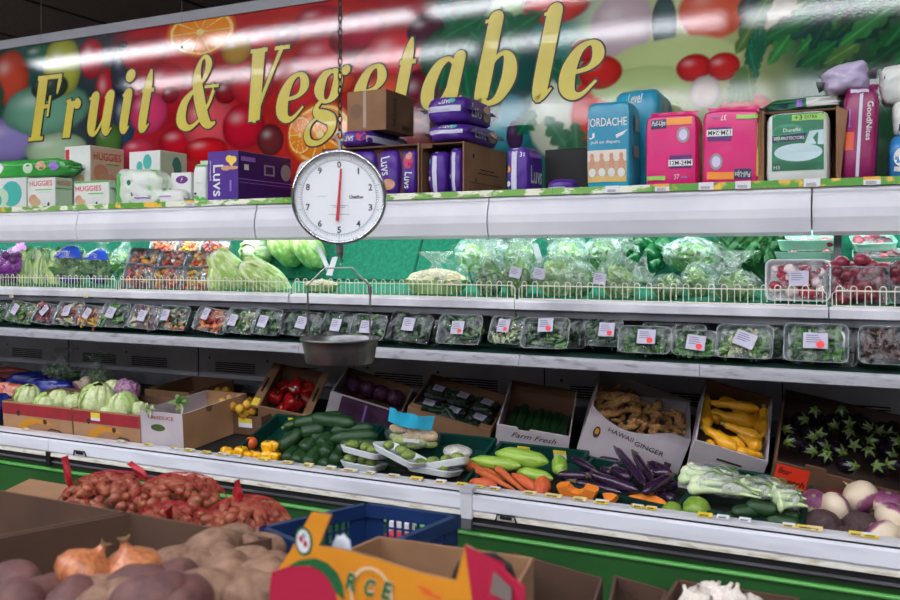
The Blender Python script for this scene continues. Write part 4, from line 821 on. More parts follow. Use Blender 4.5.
# cabbage: solid heart plus overlapping veined leaves
def leafshell(b, mat, az, el, spread, r, wav, seed, ln=1.0, sz=1.0, open_=.12):
    ax = Matrix.Rotation(az, 3, 'Z') @ Matrix.Rotation(el, 3, 'Y')
    def fn(u, v):
        a = (u-.5)*2*spread; e = (v-.08)*2.75*ln
        rr = r*(1+open_*max(0, v-.5)**1.2*.8+wav*math.sin(u*19+seed)*(v**2)*.6+wav*.8*noise.noise(Vector((u*5,v*5,seed)))-.02*(math.exp(-((u-.5)/.05)**2)))
        p = Vector((math.sin(e)*math.cos(a), math.sin(e)*math.sin(a)*1.0, -math.cos(e)))
        p = Vector((p.x, p.y, p.z)); p = ax @ p
        return Vector((p.x*rr, p.y*rr, p.z*rr*sz))
    b.grid(fn, 14, 12, mat, True)
cabm = M('cabbage_leaf', (196,212,140), (150,186,96), rough=.45, scale=4, bump=.5, bscale=12, lo=.4, hi=.62); cabm2 = M('cabbage_leaf_pale', (222,228,180), (186,206,136), rough=.45, scale=4, bump=.5, bscale=12)
purpm = M('purple_cabbage_leaf', (120,60,110), (190,150,180), rough=.4, scale=4, bump=.4, bscale=12)
def cabbage(m1, m2, seed, sz=1.0, n=7):
    b = B(); rr = random.Random(seed); b.blob(lambda p: Vector((p.x*.93, p.y*.93, p.z*.93*sz))*(1+.04*noise.noise(p*3)), m2, 3)
    h = b.mesh('cabbage'); L = B()
    for k in range(n): leafshell(L, m1 if k % 2 else m2, k*2.4+rr.random(), rr.uniform(-.5,.3), rr.uniform(.7,1.0), .97+.018*k, .05, seed+k, sz=sz)
    return proto(h, ('outer_leaves', L.mesh('outer_leaves')))
cabs = [cabbage(cabm, cabm2, 1), cabbage(cabm, cabm2, 5), cabbage(cabm2, cabm2, 9)]; pcab = cabbage(purpm, purpm, 3)
napm = M('napa_leaf', (214,228,170), (160,196,100), rough=.4, scale=3, bump=.8, bscale=9, lo=.42, hi=.6, stretch=(1,1,.5)); napm2 = M('napa_rib', (236,240,222), (205,220,170), rough=.4, scale=5, stretch=(3,3,.4), bump=.4)
def napa(seed):
    b = B(); b.blob(lambda p: Vector((p.x*(.9+.12*noise.noise(p*4)), p.y*(.9+.12*noise.noise(p*4)), p.z*1.9)), napm2, 3); L = B()
    for k in range(10): leafshell(L, napm if k % 3 else napm2, k*2.4, -.05-.03*k, .75, .94+.012*k, .09, seed+k, ln=.95, sz=1.95, open_=.05)
    return proto(b.mesh('napa_cabbage'), ('outer_leaves', L.mesh('outer_leaves')))
naps = [napa(2), napa(8)]
def leafy(mats, n, seed, up=1.0, wid=.5, ruff=.12, curl=.5, stemc=None, droop=.5):      # bunch of ruffled leaves rising from the origin, unit height
    b = B(); rr = random.Random(seed)
    for k in range(n):
        az = k*2.39996+rr.random()*.5; t0 = (k/n)**.7; out = .15+curl*t0*rr.uniform(.7,1.2); m = mats[rr.randrange(len(mats))]; h = up*rr.uniform(.75,1.05)*(1-.25*t0); w = wid*rr.uniform(.7,1.1); sd = rr.random()*50
        ca, sa = math.cos(az), math.sin(az)
        def fn(u, v):
            lw = w*math.sin(PI*min(1, .12+v*.82))**.8*(u-.5)*2
            x = out*(v**1.3)+ruff*.6*math.sin(v*9+sd)*v*.3; z = h*v-droop*out*v**3
            rf = ruff*math.sin(u*16+sd+v*4)*abs(u-.5)*2*(.3+v); x += rf+(-.25*w*(abs(u-.5)*2)**2); z += rf*.5
            y = lw
            return Vector((x*ca-y*sa, x*sa+y*ca, z))
        b.grid(fn, 12, 7, m, True)
    if stemc: b.blob(lambda p: Vector((p.x*.22, p.y*.22, .12+p.z*.22)), stemc, 2)
    return b
lets = M('lettuce_leaf', (130,180,90), (180,212,140), rough=.45, scale=5, bump=.4, sub=0); letd = M('lettuce_leaf_dark', (70,130,60), (110,160,80), rough=.45, scale=5, bump=.4); letw = M('lettuce_rib', (225,235,200), (190,215,150), rough=.5, scale=5)
kalem = M('kale_leaf', (40,92,52), (70,130,70), rough=.5, scale=6, bump=.5); pars = M('herb_leaf', (50,105,40), (80,135,50), rough=.55, scale=8, bump=.4)
letp = [leafy([lets, letw, lets], 22, 1, stemc=letw), leafy([lets, letd, letw], 22, 2, stemc=letw), leafy([letd, lets], 22, 3)]
kalep = leafy([kalem, letd], 40, 4, wid=.3, ruff=.2, curl=.7)
film = Mfilm('clear_bag_film', (232,246,240), .10, .55); filmt = Mfilm('tray_film', (235,240,245), .01, .30, .03, 26)
labm = M('store_label', (184,180,200), rough=.5); reddot = M('red_dot_sticker', (240,50,50), emit=0, rough=.5)  # label tone lowered along with the pieces for the underlit tray shelf
def label_part(P, rot, w, h, parent_mat, o, dot=True, rz=0):     # small printed label on a pack, child of o
    b = B(); b.box(-w/2, w/2, -.0006, .0006, -h/2, h/2, labm)
    for k in range(4): b.box(-w*.38, w*(.1+.07*(k % 3)), -.0012, -.0006, h*(.3-.14*k), h*(.34-.14*k), M('label_ink', (90,88,110), rough=.6))
    if dot: b.disc((w*.2, -.0016, -h*.25), w*.17, w*.17, reddot, 16)
    c = b.build('label', o); c.matrix_local = rot; return c
def meshjoin_bag(name, label, cat, O, W, D, H, pr, prscale, group=None, knot='T', lab=None, seed=0, fm=None, body='lettuce', tilt=0, prrot=None, rz=0):
    """a head of produce closed in a clear bag: root = produce, children = bag (and label)"""
    root = empty(name, mat=Matrix.Translation(O) @ Matrix.Rotation(rz, 4, 'Z') @ Matrix.Rotation(tilt, 4, 'X')); tag(root, label, cat, group)
    b = B(); b.X = (prrot or Matrix.Identity(4)) @ Matrix.Diagonal((*prscale, 1)); src = pr; b.v = []; 
    for p in src.v: b.v.append(b.X @ p)
    b.f, b.m, b.sm, b.mats = src.f, src.m, src.sm, src.mats
    b.build(body, root, fix=False)
    f = B(); ph = Vector((seed*1.7, seed*3.1, 0))
    def fn(p):
        k = 1+.10*noise.noise(p*2.2+ph)+.05*noise.noise(p*6+ph)
        x, y, z = p.x*W/2*k, p.y*D/2*k, p.z*H/2*k
        return Vector((x, y, H/2+z))
    f.blob(fn, fm or film, 3)
    if knot:
        d = {'T': Vector((0,0,1)), 'L': Vector((-.8,-.2,.5)), 'R': Vector((.8,-.2,.5)), 'D': Vector((-.2,-.9,-.3))}[knot].normalized()
        base = Vector((0,0,H/2))+Vector((d.x*W/2, d.y*D/2, d.z*H/2))*.93; a = d.cross(Vector((.3,.9,.1))).normalized(); c2 = d.cross(a)
        def fk(u, v):
            an = u*2*PI; r = (.016+.035*abs(v-.25)**1.2*2.2)*(1+.3*math.sin(an*5+seed)*v); return base+d*(v*.07)+a*(r*math.cos(an))+c2*(r*math.sin(an))
        f.grid(fk, 20, 6, fm or film, True)
    f.build('plastic_bag', root, fix=False)
    if lab: label_part(None, Matrix.Translation((lab[0], -D/2*1.02, lab[1])) @ Matrix.Rotation(lab[2], 4, 'Y') @ Matrix.Rotation(-.15, 4, 'X'), .045, .04, None, root, dot=False)
    return root
# ================================================================== UPPER PRODUCE SHELF (Y 3.02 - 3.55)
def shz(y): return WZ+.004+(y-3.01)*.0831
def bagged(px0, px1, pyt, Y, D, label, pr, nm='bagged_lettuce', cat='lettuce', z0=None, **k):
    a, c = onY(px0, 260, Y), onY(px1, 260, Y); W = c.x-a.x; zt = onY((px0+px1)/2, pyt, Y).z; z = shz(Y-D/2) if z0 is None else z0; H = max(.05, zt-z)
    return meshjoin_bag(nm, label, cat, Vector(((a.x+c.x)/2, Y, z+.004)), W, D, H, pr, (W*.72, D*.62, H*1.0), **k)
grape = B(); rr = random.Random(5)
for k in range(60): 
    c = Vector((rr.uniform(-.6,.6), rr.uniform(-.5,.5), rr.uniform(.1,.85))); grape.blob(lambda p, c=c: c+p*.13, M('purple_onion_skin', (110,50,110), (70,30,80), rough=.3), 1)
celm = M('celery_heart', (150,180,90), (196,212,140), rough=.4, scale=3, stretch=(4,4,.5), bump=.2)
def romaine(seed):
    b = B(); rr = random.Random(seed)
    for j in range(3):
        for k in range(9):
            az = k*2.4; ox = (j-1)*.62
            def fn(u, v, az=az, ox=ox):
                w = .30*math.sin(PI*min(1,.2+v*.72))*(u-.5)*2; r = .16+.08*v-.1*(abs(u-.5)*2)**2; x = r*math.cos(az)-w*math.sin(az); y = r*math.sin(az)+w*math.cos(az)
                return Vector((ox+x+.03*math.sin(v*9+k+u*6), y, v*(1-.1*(k % 3))))
            b.grid(fn, 5, 8, celm if k % 3 else letd, True)
    return b
rom = romaine(1)
clearp = Mfilm('clear_printed_film', (225,235,225), .06, .35, .1)
tl = -.75
bagged(-22, 22, 250, 3.14, .16, 'bag of purple vegetables at the far left of the upper shelf', grape, nm='bagged_red_onions', cat='vegetable bag', knot=None, fm=Mfilm('violet_film', (170,70,190), .35, .8, .2))
bagged(8, 34, 246, 3.28, .14, 'purple and white printed bag behind the romaine hearts', grape, nm='bagged_red_onions', cat='vegetable bag', knot='T', fm=Mfilm('violet_film2', (200,120,215), .5, .95, .2), seed=2)
bagged(22, 56, 247, 3.16, .15, 'clear bag of upright pale green romaine hearts near the left end', rom, nm='bagged_romaine', cat='lettuce', knot=None, fm=clearp, tilt=-.12)
brocb = leafy([letd, lets], 26, 8, wid=.35, ruff=.25, curl=.6)
def bluebag(px0, px1, pyt, Y, label, seed, band=True, z0=None):
    o = bagged(px0, px1, pyt, Y, .15, label, brocb, nm='bagged_broccoli', cat='vegetable bag', knot='T', fm=clearp, seed=seed, z0=z0)
    a, c = onY(px0, 260, Y), onY(px1, 260, Y); W = c.x-a.x; H = onY((px0+px1)/2, pyt, Y).z-shz(Y-.075)
    b = B(); bl = M('blue_bag_print', (30,60,170), (50,90,200), rough=.25, scale=6, bump=.3)
    for (v0, v1) in ((.02, .2), (.68, .98)):
        b = B()
        def fn(u, v): 
            t = (u-.5)*2.2; zz = (v0+(v1-v0)*v); s = math.sqrt(max(0.02, 1-(2*zz-1)**2)); return Vector((W/2*1.04*math.sin(t)*s, -.075*1.06*math.cos(t)*s-.002, H*zz))
        b.grid(fn, 14, 4, bl)
        if v0 < .5: b.build('foot_band', o, fix=False)
    b.text('BROCCOLI', Vector((-.01, -.075*1.10*.8, H*.8)), Xv, Vector((0,.2,1)).normalized(), W*.5, H*.12, whitep, 0, .2)
    b.build('printed_band', o, fix=False)
bluebag(57, 90, 246, 3.16, 'clear bag of broccoli with blue printed bands beside the romaine', 1)
bluebag(88, 116, 249, 3.2, 'clear bag of greens with a blue foot, right of the broccoli bag', 4)
# tray packs of mixed peppers
def rrect(w, h, r, n=5):
    o = []
    for cx, cy, a0 in ((w/2-r, h/2-r, 0), (-w/2+r, h/2-r, PI/2), (-w/2+r, -h/2+r, PI), (w/2-r, -h/2+r, 1.5*PI)):
        for k in range(n+1): a = a0+PI/2*k/n; o.append((cx+r*math.cos(a), cy+r*math.sin(a)))
    return o
def traymesh(w, h, d, mat, inner=None, r=.022):      # open face towards -y, lying in x-z plane, origin at centre of back
    b = B(); loops = [(1.0, -d, 0), (1.0, -d-.003, .0), (.95, -d-.002, 0), (.90, -d*.5, 0), (.84, -.004, 0)]
    rings = []
    for s, y, _ in loops:
        k = (w-(1-s)*w*.6)/w; rings.append([(x*k, y, z*(h-(1-s)*w*.6)/h) for x, z in rrect(w, h, r)])
    N = len(rings[0]); vs = sum(rings, []); fs = []
    for i in range(len(rings)-1):
        for j in range(N): fs.append((i*N+j, i*N+(j+1) % N, (i+1)*N+(j+1) % N, (i+1)*N+j))
    b.add(vs, fs, mat, True); b.add(rings[-1], [tuple(range(N))], inner or mat)
    ob = [(x*.86, 0, z*.86) for x, z in rrect(w, h, r)]; vs = rings[0]+ob
    b.add(vs, [(j, (j+1) % N, N+(j+1) % N, N+j) for j in range(N)], mat, True); b.add(ob, [tuple(range(N))], mat)
    return b
def pack(P, w, h, d, rotm, label, cont, traym, name='produce_tray', cat='produce tray', lab=None, dot=True, sag=.0, filmm=None, group=None, cname='vegetables', inner=None, glare=0):
    root = empty(name, mat=Matrix.Translation(P) @ rotm); tag(root, label, cat, group)
    traymesh(w, h, d, traym, inner).build('tray', root, fix=False)
    c = B(); cont(c, w, h, d); c.build(cname, root, fix=False)
    f = B(); pts = rrect(w*.99, h*.99, .022); N = len(pts)
    ph = R.random()*9
    f.grid(lambda u, v: Vector(((u-.5)*w*.985, -d-.004-.010*math.sin(PI*u)*math.sin(PI*v)-.0025*noise.noise(Vector((u*9,v*9,ph))), (v-.5)*h*.985)), 14, 10, filmm or filmt, True)
    f.build('film_wrap', root, fix=False)
    if lab: label_part(None, Matrix.Translation((lab[0]*w/2, -d-.019, lab[1]*h/2)) @ Matrix.Rotation(lab[2] if len(lab) > 2 else 0, 4, 'Y'), lab[3] if len(lab) > 3 else .05, .05, None, root, dot)
    return root
def c_chunks(mats, n, r, el=1.0, seed=0, h0=-.36, h1=.38):
    def f(b, w, h, d):
        rr = random.Random(seed)
        for k in range(n):
            c = Vector((rr.uniform(-.37,.37)*w, -d*rr.uniform(.45,.9), rr.uniform(h0,h1)*h)); ax = Vector((rr.uniform(-1,1), rr.uniform(-.3,.3), rr.uniform(-.6,.6))).normalized(); m = rr.choice(mats); rd = r*rr.uniform(.7,1.2)
            if el > 1.5: b.tube([c-ax*rd*el, c-ax*rd*el*.8, c+ax*rd*el*.8+Vector((0,0,.004)), c+ax*rd*el], [rd*.4, rd, rd, rd*.4], m, 7)
            else: b.blob(lambda p: c+Vector((p.x*rd*(1+.3*noise.noise(p*2+c*40)), p.y*rd, p.z*rd)), m, 2)
    return f
def c_leaf(mats, n, seed=0, sz=.05, h0=-.34, h1=.38):
    def f(b, w, h, d):
        rr = random.Random(seed)
        for k in range(n):
            c = Vector((rr.uniform(-.36,.36)*w, -d*rr.uniform(.3,.9), rr.uniform(h0,h1)*h)); a = rr.random()*6.3; s = sz*rr.uniform(.5,1.1); m = rr.choice(mats); ph = rr.random()*9
            ca, sa = math.cos(a), math.sin(a); tl_ = rr.uniform(-.6,.6)
            def fn(u, v):
                x = (v-.5)*s; z = (u-.5)*s*.5*math.sin(PI*min(1,.15+v*.8)); y = .008*math.sin(v*7+ph+u*8)+tl_*.01*u
                return c+Vector((x*ca-z*sa, y, x*sa+z*ca))
            b.grid(fn, 4, 5, m, True)
    return f
def c_mix(*fs):
    def f(b, w, h, d):
        for g in fs: g(b, w, h, d)
    return f
V = lambda n, c, c2=None, **k: M(n, tuple(int(x*.9) for x in c), c2 or tuple(int(x*.62) for x in c), rough=.35, scale=30, **k)  # piece colours lowered to carry the dim light of the tray shelf
vr, vo, vy, vg, vp_, vdg, vw = V('red_pieces',(205,50,40)), V('orange_pieces',(240,130,45)), V('yellow_pieces',(240,190,50)), V('green_pieces',(90,150,50)), V('purple_pieces',(105,40,70)), V('dark_green_pieces',(32,84,40)), V('pale_pieces',(205,215,160))
whit = M('white_foam_tray', (215,220,222), rough=.4); grnt = M('pale_green_foam', (140,190,170), rough=.5); clr = M('clear_tray_plastic', (110,120,122), rough=.12, spec=.8); blkt = M('black_foam_tray', (24,30,30), rough=.3)
lean = lambda a, rz=0, ry=0: Matrix.Rotation(rz, 4, 'Z') @ Matrix.Rotation(-a, 4, 'X') @ Matrix.Rotation(ry, 4, 'Y')
def put(px0, px1, pyt, pyb, Y, d, **k):
    a, c = onY(px0, 300, Y), onY(px1, 300, Y); w = c.x-a.x; zt = onY((px0+px1)/2, pyt, Y).z; zb = onY((px0+px1)/2, pyb, Y).z
    return Vector(((a.x+c.x)/2, Y+d, (zt+zb)/2)), w, zt-zb
for px0, px1, pt, pb, Y, ms, lab in [(122,152,265,293,3.07,(vr,vo,vy,vp_),'wrapped tray of mixed peppers behind the fence, leftmost of the low row'),(150,181,268,294,3.07,(vo,vy,vr),'wrapped tray of orange and yellow peppers in the middle of the low row'),(180,212,268,295,3.07,(vr,vo,vy,vy),'wrapped tray of red and orange peppers beside the napa cabbage'),
                                 (128,160,250,272,3.17,(vy,vo,vp_,vr),'wrapped tray of yellow peppers with dark red slices on top, left of the second row'),(158,186,253,272,3.17,(vr,vr,vo),'wrapped tray of red peppers in the second row'),(184,212,253,274,3.17,(vo,vy,vy,vr),'wrapped tray of bright yellow peppers in the second row by the napa'),
                                 (150,176,240,256,3.29,(vr,vo),'wrapped tray of red pieces at the back under the canopy lip'),(175,203,240,256,3.29,(vy,vr,vo),'wrapped tray of yellow pieces at the back under the canopy lip'),(200,228,240,257,3.29,(vr,vp_,vo),'wrapped tray of dark red pieces at the back above the napa cabbage')]:
    P, w, h = put(px0, px1, pt, pb, Y, .035)
    pack(P, w, h, .035, lean(.35, R.uniform(-.1,.1), R.uniform(-.08,.08)), lab, c_chunks(ms, 34, .012, 1, seed=px0), clr, name='pepper_tray', cname='pepper_pieces')
bagged(112, 140, 246, 3.38, .12, 'pale bag of greens behind the pepper trays', brocb, nm='bagged_greens', cat='vegetable bag', seed=7)
def napat(pxc, pyc, Y, r, tilt, roll, label, i=0, up=True):
    P = onY(pxc, pyc, Y); m = Matrix.Translation(P) @ Matrix.Rotation(roll, 4, 'Y') @ Matrix.Rotation(tilt, 4, 'X') @ Matrix.Diagonal((r, r, r, 1))
    return place(naps[i], 'napa_cabbage', m, label, 'cabbage')
napat(232, 274, 3.13, .068, .5, -.5, 'pale napa cabbage leaning left of the front napa cabbage')
napat(219, 283, 3.09, .05, .1, .1, 'pale napa cabbage standing upright beside the pepper trays', 1)
napat(265, 280, 3.10, .068, .7, -.75, 'large napa cabbage in front, nearest to the empty green mat', 1)
napat(256, 253, 3.42, .07, 1.2, 1.3, 'darker green napa cabbage lying at the back under the canopy', 0)
napat(285, 249, 3.42, .062, .9, .05, 'pale napa cabbage hanging over at the back, left of the last one', 1)
napat(309, 250, 3.42, .064, .9, .0, 'pale napa cabbage at the back beside the loose metal strip', 0)
# small white cauliflowers and lettuces
cf = B(); rr = random.Random(3)
for k in range(70):
    a = rr.random()*6.28; e = rr.random()*1.4; c = Vector((math.sin(e)*math.cos(a)*.7, math.sin(e)*math.sin(a)*.7, .35+math.cos(e)*.45)); s = rr.uniform(.12,.2); cf.blob(lambda p: c+p*s*(1+.2*noise.noise(p*5)), M('cauliflower_curd', (236,228,196), (214,204,160), rough=.7, scale=10, bump=.4), 2)
for k in range(8):
    a = k*.8; cf.grid(lambda u, v: Vector((math.cos(a)*(.55+.3*v)-math.sin(a)*(u-.5)*.6, math.sin(a)*(.55+.3*v)+math.cos(a)*(u-.5)*.6, v*.55)), 4, 4, lets, True)
bagged(412, 462, 269, 3.12, .17, 'wrapped cauliflower sitting alone on the green mat right of the scale', cf, nm='wrapped_cauliflower', cat='cauliflower', knot='T', seed=3)
bagged(308, 335, 281, 3.10, .1, 'small wrapped pale vegetable low behind the fence below the dial', cf, nm='wrapped_cauliflower', cat='cauliflower', knot=None, seed=5)
for px, nm in ((348,'left'),(374,'middle'),(396,'right')): pass
lt = [('bagged lettuce hanging with its knot down at the back, right of the bare mat', 455, 500, 238, 3.40, 'D', 0), ('bagged lettuce at the back between knot and metal bracket', 498, 542, 238, 3.40, 'L', 1), ('dense round bagged lettuce in front, left of the labelled one', 474, 506, 257, 3.12, 'T', 1), ('bagged lettuce with a white label, at the end of the fence section', 501, 534, 256, 3.12, 'T', 2),
      ('bag of pale leaves at the back above the big bagged lettuce', 548, 592, 236, 3.38, 'T', 0), ('large bagged leafy lettuce with white label and yellow green heart', 531, 586, 254, 3.14, 'T', 0), ('bagged lettuce with twisted white neck and label, under the canopy middle', 596, 646, 259, 3.12, 'T', 0), ('bag of pale green leaves at the back left of the dark greens', 584, 622, 236, 3.38, 'R', 1),
      ('wide low bagged lettuce before the frosted bag', 648, 688, 274, 3.12, 'L', 2), ('tall frosted bag of leaves at the back near the kale', 662, 722, 238, 3.34, 'T', 1), ('bagged lettuce with gathered neck on the left of the round cabbage', 682, 716, 262, 3.22, 'R', 0), ('round bagged cabbage with dark stripes beside the radish pack', 706, 764, 271, 3.12, 'T', 2)]
for lab, a, c, t, Y, kn, i in lt:
    bagged(a, c, t, Y, .19 if Y < 3.3 else .16, lab, letp[i], knot=kn, seed=a, z0=None if Y < 3.3 else onY((a+c)/2, 272, Y).z,
           lab={501: (.03,.09,.2), 531: (-.04,.085,.15), 596: (-.05,.07,.1)}.get(a))
bagged(562, 598, 262, 3.16, .15, 'bagged lettuce squeezed between the two labelled lettuces', letp[1], knot=None, seed=12)
# dark green peppers and kale
gpep = bellp(M('dark_green_pepper_skin', (30,110,60), (22,84,46), rough=.25, scale=3, coat=.4))
for px, py in ((626,248),(640,243),(652,253),(664,246),(634,258),(648,241),(670,254),(657,262)):
    P = onY(px, py, 3.42+.02*math.sin(px)); place(gpep, 'green_pepper', Matrix.Translation(P) @ Matrix.Rotation(px, 4, 'Z') @ Matrix.Rotation(.9, 4, 'X') @ Matrix.Diagonal((.034,.034,.038,1)), 'dark green pepper in the heap at the back beside the frosted bag', 'pepper', 'dark green peppers at the back of the upper shelf')
b = B(); b.X = Matrix.Diagonal((.17,.12,.17,1)); 
for q in range(3):
    b.X = Matrix.Translation((-.07+.07*q, 0, 0)) @ Matrix.Rotation(-1.1, 4, 'X') @ Matrix.Diagonal((.13,.12,.15,1)); b.add(kalep.v, kalep.f, kalem, True)
P = onY(752, 262, 3.40); tag(b.build('kale_bunch', loc=P, fix=False), 'dark green curly kale lying at the back left of the stacked green trays', 'kale')
# radishes
radm = M('radish_skin', (170,32,62), (120,24,50), rough=.25, scale=20, coat=.3)
def c_rad(n, r, seed, ms=None): return c_chunks(ms or [radm, radm, radm, M('radish_white', (225,205,205), rough=.3)], n, r, 1, seed)
P, w, h = put(765, 831, 262, 304, 3.06, .05); pack(P, w, h, .05, lean(.18), 'wide white wrapped tray of radishes with blank label behind the fence', c_rad(46, .016, 3), whit, name='radish_tray', cname='radishes', lab=(.05,.05,0,.06), dot=False)
P, w, h = put(826, 890, 268, 308, 3.06, .05); pack(P, w, h, .05, lean(.12), 'clear tray of red potatoes with a card tag at the right of the upper shelf', c_rad(40, .02, 4, [V('red_potato_pieces',(150,50,70))]), clr, name='potato_tray', cname='red_potatoes')
redpot = [proto(ball(M('small_red_potato', (150,48,72), (120,34,56), rough=.3, scale=3), 2, .1, seed=i, sx=1.2).mesh('red_potato')) for i in range(2)]
for i, (px, py) in enumerate(((832,267),(842,262),(852,268),(862,260),(872,266),(884,268),(857,271),(845,272),(868,273))):
    P = onY(px, py, 3.10+.012*(i % 3)); place(redpot[i % 2], 'red_potato', Matrix.Translation(P) @ Matrix.Rotation(i*1.3, 4, 'Z') @ Matrix.Diagonal((.024,.024,.022,1)), 'small round red potato heaped above the clear tray at the right of the upper shelf', 'potato', 'red potatoes heaped over the clear tray')
P, w, h = put(889, 930, 262, 306, 3.05, .05); pack(P, w, h, .05, lean(.1), 'clear tray cut off by the right edge beside the red potatoes', c_rad(30, .02, 6, [V('red_potato_pieces',(150,50,70))]), clr, name='potato_tray', cname='red_potatoes')
for i, (px0, px1, py0, py1, Y) in enumerate(((774,838,252,263,3.2),(777,838,240,251,3.24),(782,840,231,240,3.28))):     # flat green trays stacked
    a, c = onY(px0, 250, Y), onY(px1, 250, Y); w = c.x-a.x; P = Vector(((a.x+c.x)/2, Y+.06, onY(px0, py1, Y).z))
    pack(P, w, .13, .035, Matrix.Rotation(-PI/2, 4, 'X') @ Matrix.Identity(4), 'pale green foam tray of radishes, %s of the stack of three' % ('lowest','middle','topmost')[i], c_rad(26, .016, 8+i), grnt, name='radish_tray', cname='radishes')
for i, (px0, px1, py0, py1, Y) in enumerate(((852,905,248,262,3.24),(850,896,233,248,3.30))):
    a, c = onY(px0, 250, Y), onY(px1, 250, Y); w = c.x-a.x; P = Vector(((a.x+c.x)/2, Y+.06, onY(px0, py1, Y).z))
    pack(P, w, .13, .03, Matrix.Rotation(-PI/2+.25, 4, 'X') @ Matrix.Rotation(-.15*i, 4, 'Y'), 'pale green foam tray of dark radishes tipped at the right end, %s one' % ('lower','upper')[i], c_rad(26, .016, 18+i, [radm, V('deep_purple_bits',(80,24,44))]), grnt, name='radish_tray', cname='radishes')
# loose metal strips seen below the canopy
for (a, c, Y0, Y1, lab) in (((318,246),(331,276),3.3,3.14,'narrow loose metal bracket leaning on the green mat below the dial'), ((535,244),(540,262),3.3,3.25,'dark metal bracket between bagged lettuces'), ((838,232),(837,262),3.2,3.12,'clear plastic divider strip between radish trays and red potatoes')):
    p, q = onY(*a, Y0), onY(*c, Y1); b = B(); b.hexa([(-.012,0,0),(.012,0,0),(.012,.003,0),(-.012,.003,0)], [tuple(q-p+Vector(v)) for v in ((-.012,0,0),(.012,0,0),(.012,.003,0),(-.012,.003,0))], greyst)
    tag(b.build('metal_strip' if 'plastic' not in lab else 'divider_strip', loc=p), lab, 'bracket' if 'plastic' not in lab else 'divider')
p = onY(326, 275, 3.12); b = B(); b.add([(0,0,0),(.028,0,-.002),(.04,.03,.08),(.012,.03,.075),(0,.003,0),(.028,.003,-.002),(.04,.033,.08),(.012,.033,.075)], [(0,1,2,3),(7,6,5,4),(0,4,5,1),(1,5,6,2),(2,6,7,3),(3,7,4,0)], paper); tag(b.build('paper_slip', loc=p), 'white paper slip leaning on the mat below the scale hook', 'paper')
# ================================================================== TRAY SHELF (wrapped trays leaning up towards the aisle)
SB = TZ+.004
tray_spec = [  # px0, px1, top, bottom, content, tray, label pos, dot, tilt, words
 (-14,4,311,332,(vg,vdg),blkt,None,0,0,'green vegetables cut off by the left edge'),
 (5,33,309,331,(vg,vy,vg),clr,(-.3,.1,.2,.04),0,.1,'green and yellow beans, beside the left edge tray'),
 (31,54,310,332,(vp_,vp_,vr),clr,(.1,.2,.5,.035),0,.1,'dark purple vegetables left of the red and white one'),
 (53,80,308,333,(vp_,vr,vw),clr,(.0,.1,0,.045),0,0,'dark red and white pieces with large label'),
 (74,100,312,334,(vy,vo,vy),clr,(.0,.1,.3,.04),0,.05,'yellow vegetables between red and green trays'),
 (98,126,308,334,(vg,vdg,vg),clr,(-.1,.1,.2,.05),0,0,'leafy green vegetables with a large pale label'),
 (127,158,311,336,(vp_,vp_,vw),clr,(.0,.0,.1,.045),0,.06,'dark purple vegetables right of the green tray'),
 (154,186,311,337,(vdg,vo,vw),clr,(-.3,.1,0,.04),0,.02,'mixed orange, green and white vegetables'),
 (192,227,313,338,(vo,vo,vr),clr,(-.3,.35,.1,.035),0,.12,'orange carrots'),
 (223,254,313,340,(vg,vdg,vw),clr,(-.3,-.1,.1,.04),0,.06,'green beans with white ends, right of the carrots'),
 (251,279,313,341,(vdg,vg,vdg),clr,(-.1,-.1,.1,.045),0,.05,'dark green pods behind the left bail wire'),
 (280,320,316,343,(vdg,vdg),blkt,(.1,.0,.1,.05),0,.06,'dark greens behind the scale, left of two close ones'),
 (320,350,316,344,(vdg,vdg),blkt,(.1,-.1,0,.045),0,.06,'dark greens directly above the pan, left one'),
 (349,384,318,345,(vdg,vg,vdg),clr,(.0,-.1,0,.05),0,.03,'dark green pods with pale glints at the right bail wire'),
 (387,430,319,350,(vdg,vdg),blkt,(.0,.1,0,.05),0,.08,'very dark greens right of the pan'),
 (436,480,319,351,(vdg,vg),clr,(.0,.0,0,.05),1,0,'shiny film glare and a red dotted label'),
 (488,522,320,349,(vdg,vw),clr,(-.1,.2,0,.045),1,.05,'grey green herbs with tall label, left of the herb tray'),
 (520,568,321,354,(vdg,vg,vdg),clr,(.05,.4,-.05,.055),1,-.02,'herbs under a big red dotted label at centre right'),
 (579,622,322,352,(vdg,vdg),blkt,(.3,.1,0,.055),1,0,'dark greens with a red dotted label, set slightly back'),
 (617,671,330,359,(pars,vdg),clr,(.1,.1,0,.06),1,0,'moss green herbs with landscape label'),
 (671,717,335,362,(pars,vdg),clr,(.1,-.1,.1,.06),1,0,'moss green herbs and red dot, left of the tilted label'),
 (715,773,330,366,(pars,vdg,vw),clr,(.05,.0,.35,.065),0,0,'green herbs with a tilted grey label'),
 (783,849,332,373,(pars,pars,vdg),clr,(.0,.0,.0,.07),1,0,'bright green herbs with big label, largest tray on the shelf'),
 (858,915,330,371,(V('brown_pieces',(86,48,34)),V('dark_brown_pieces',(60,34,30))),clr,None,0,0,'brown vegetables at the right edge'),
]
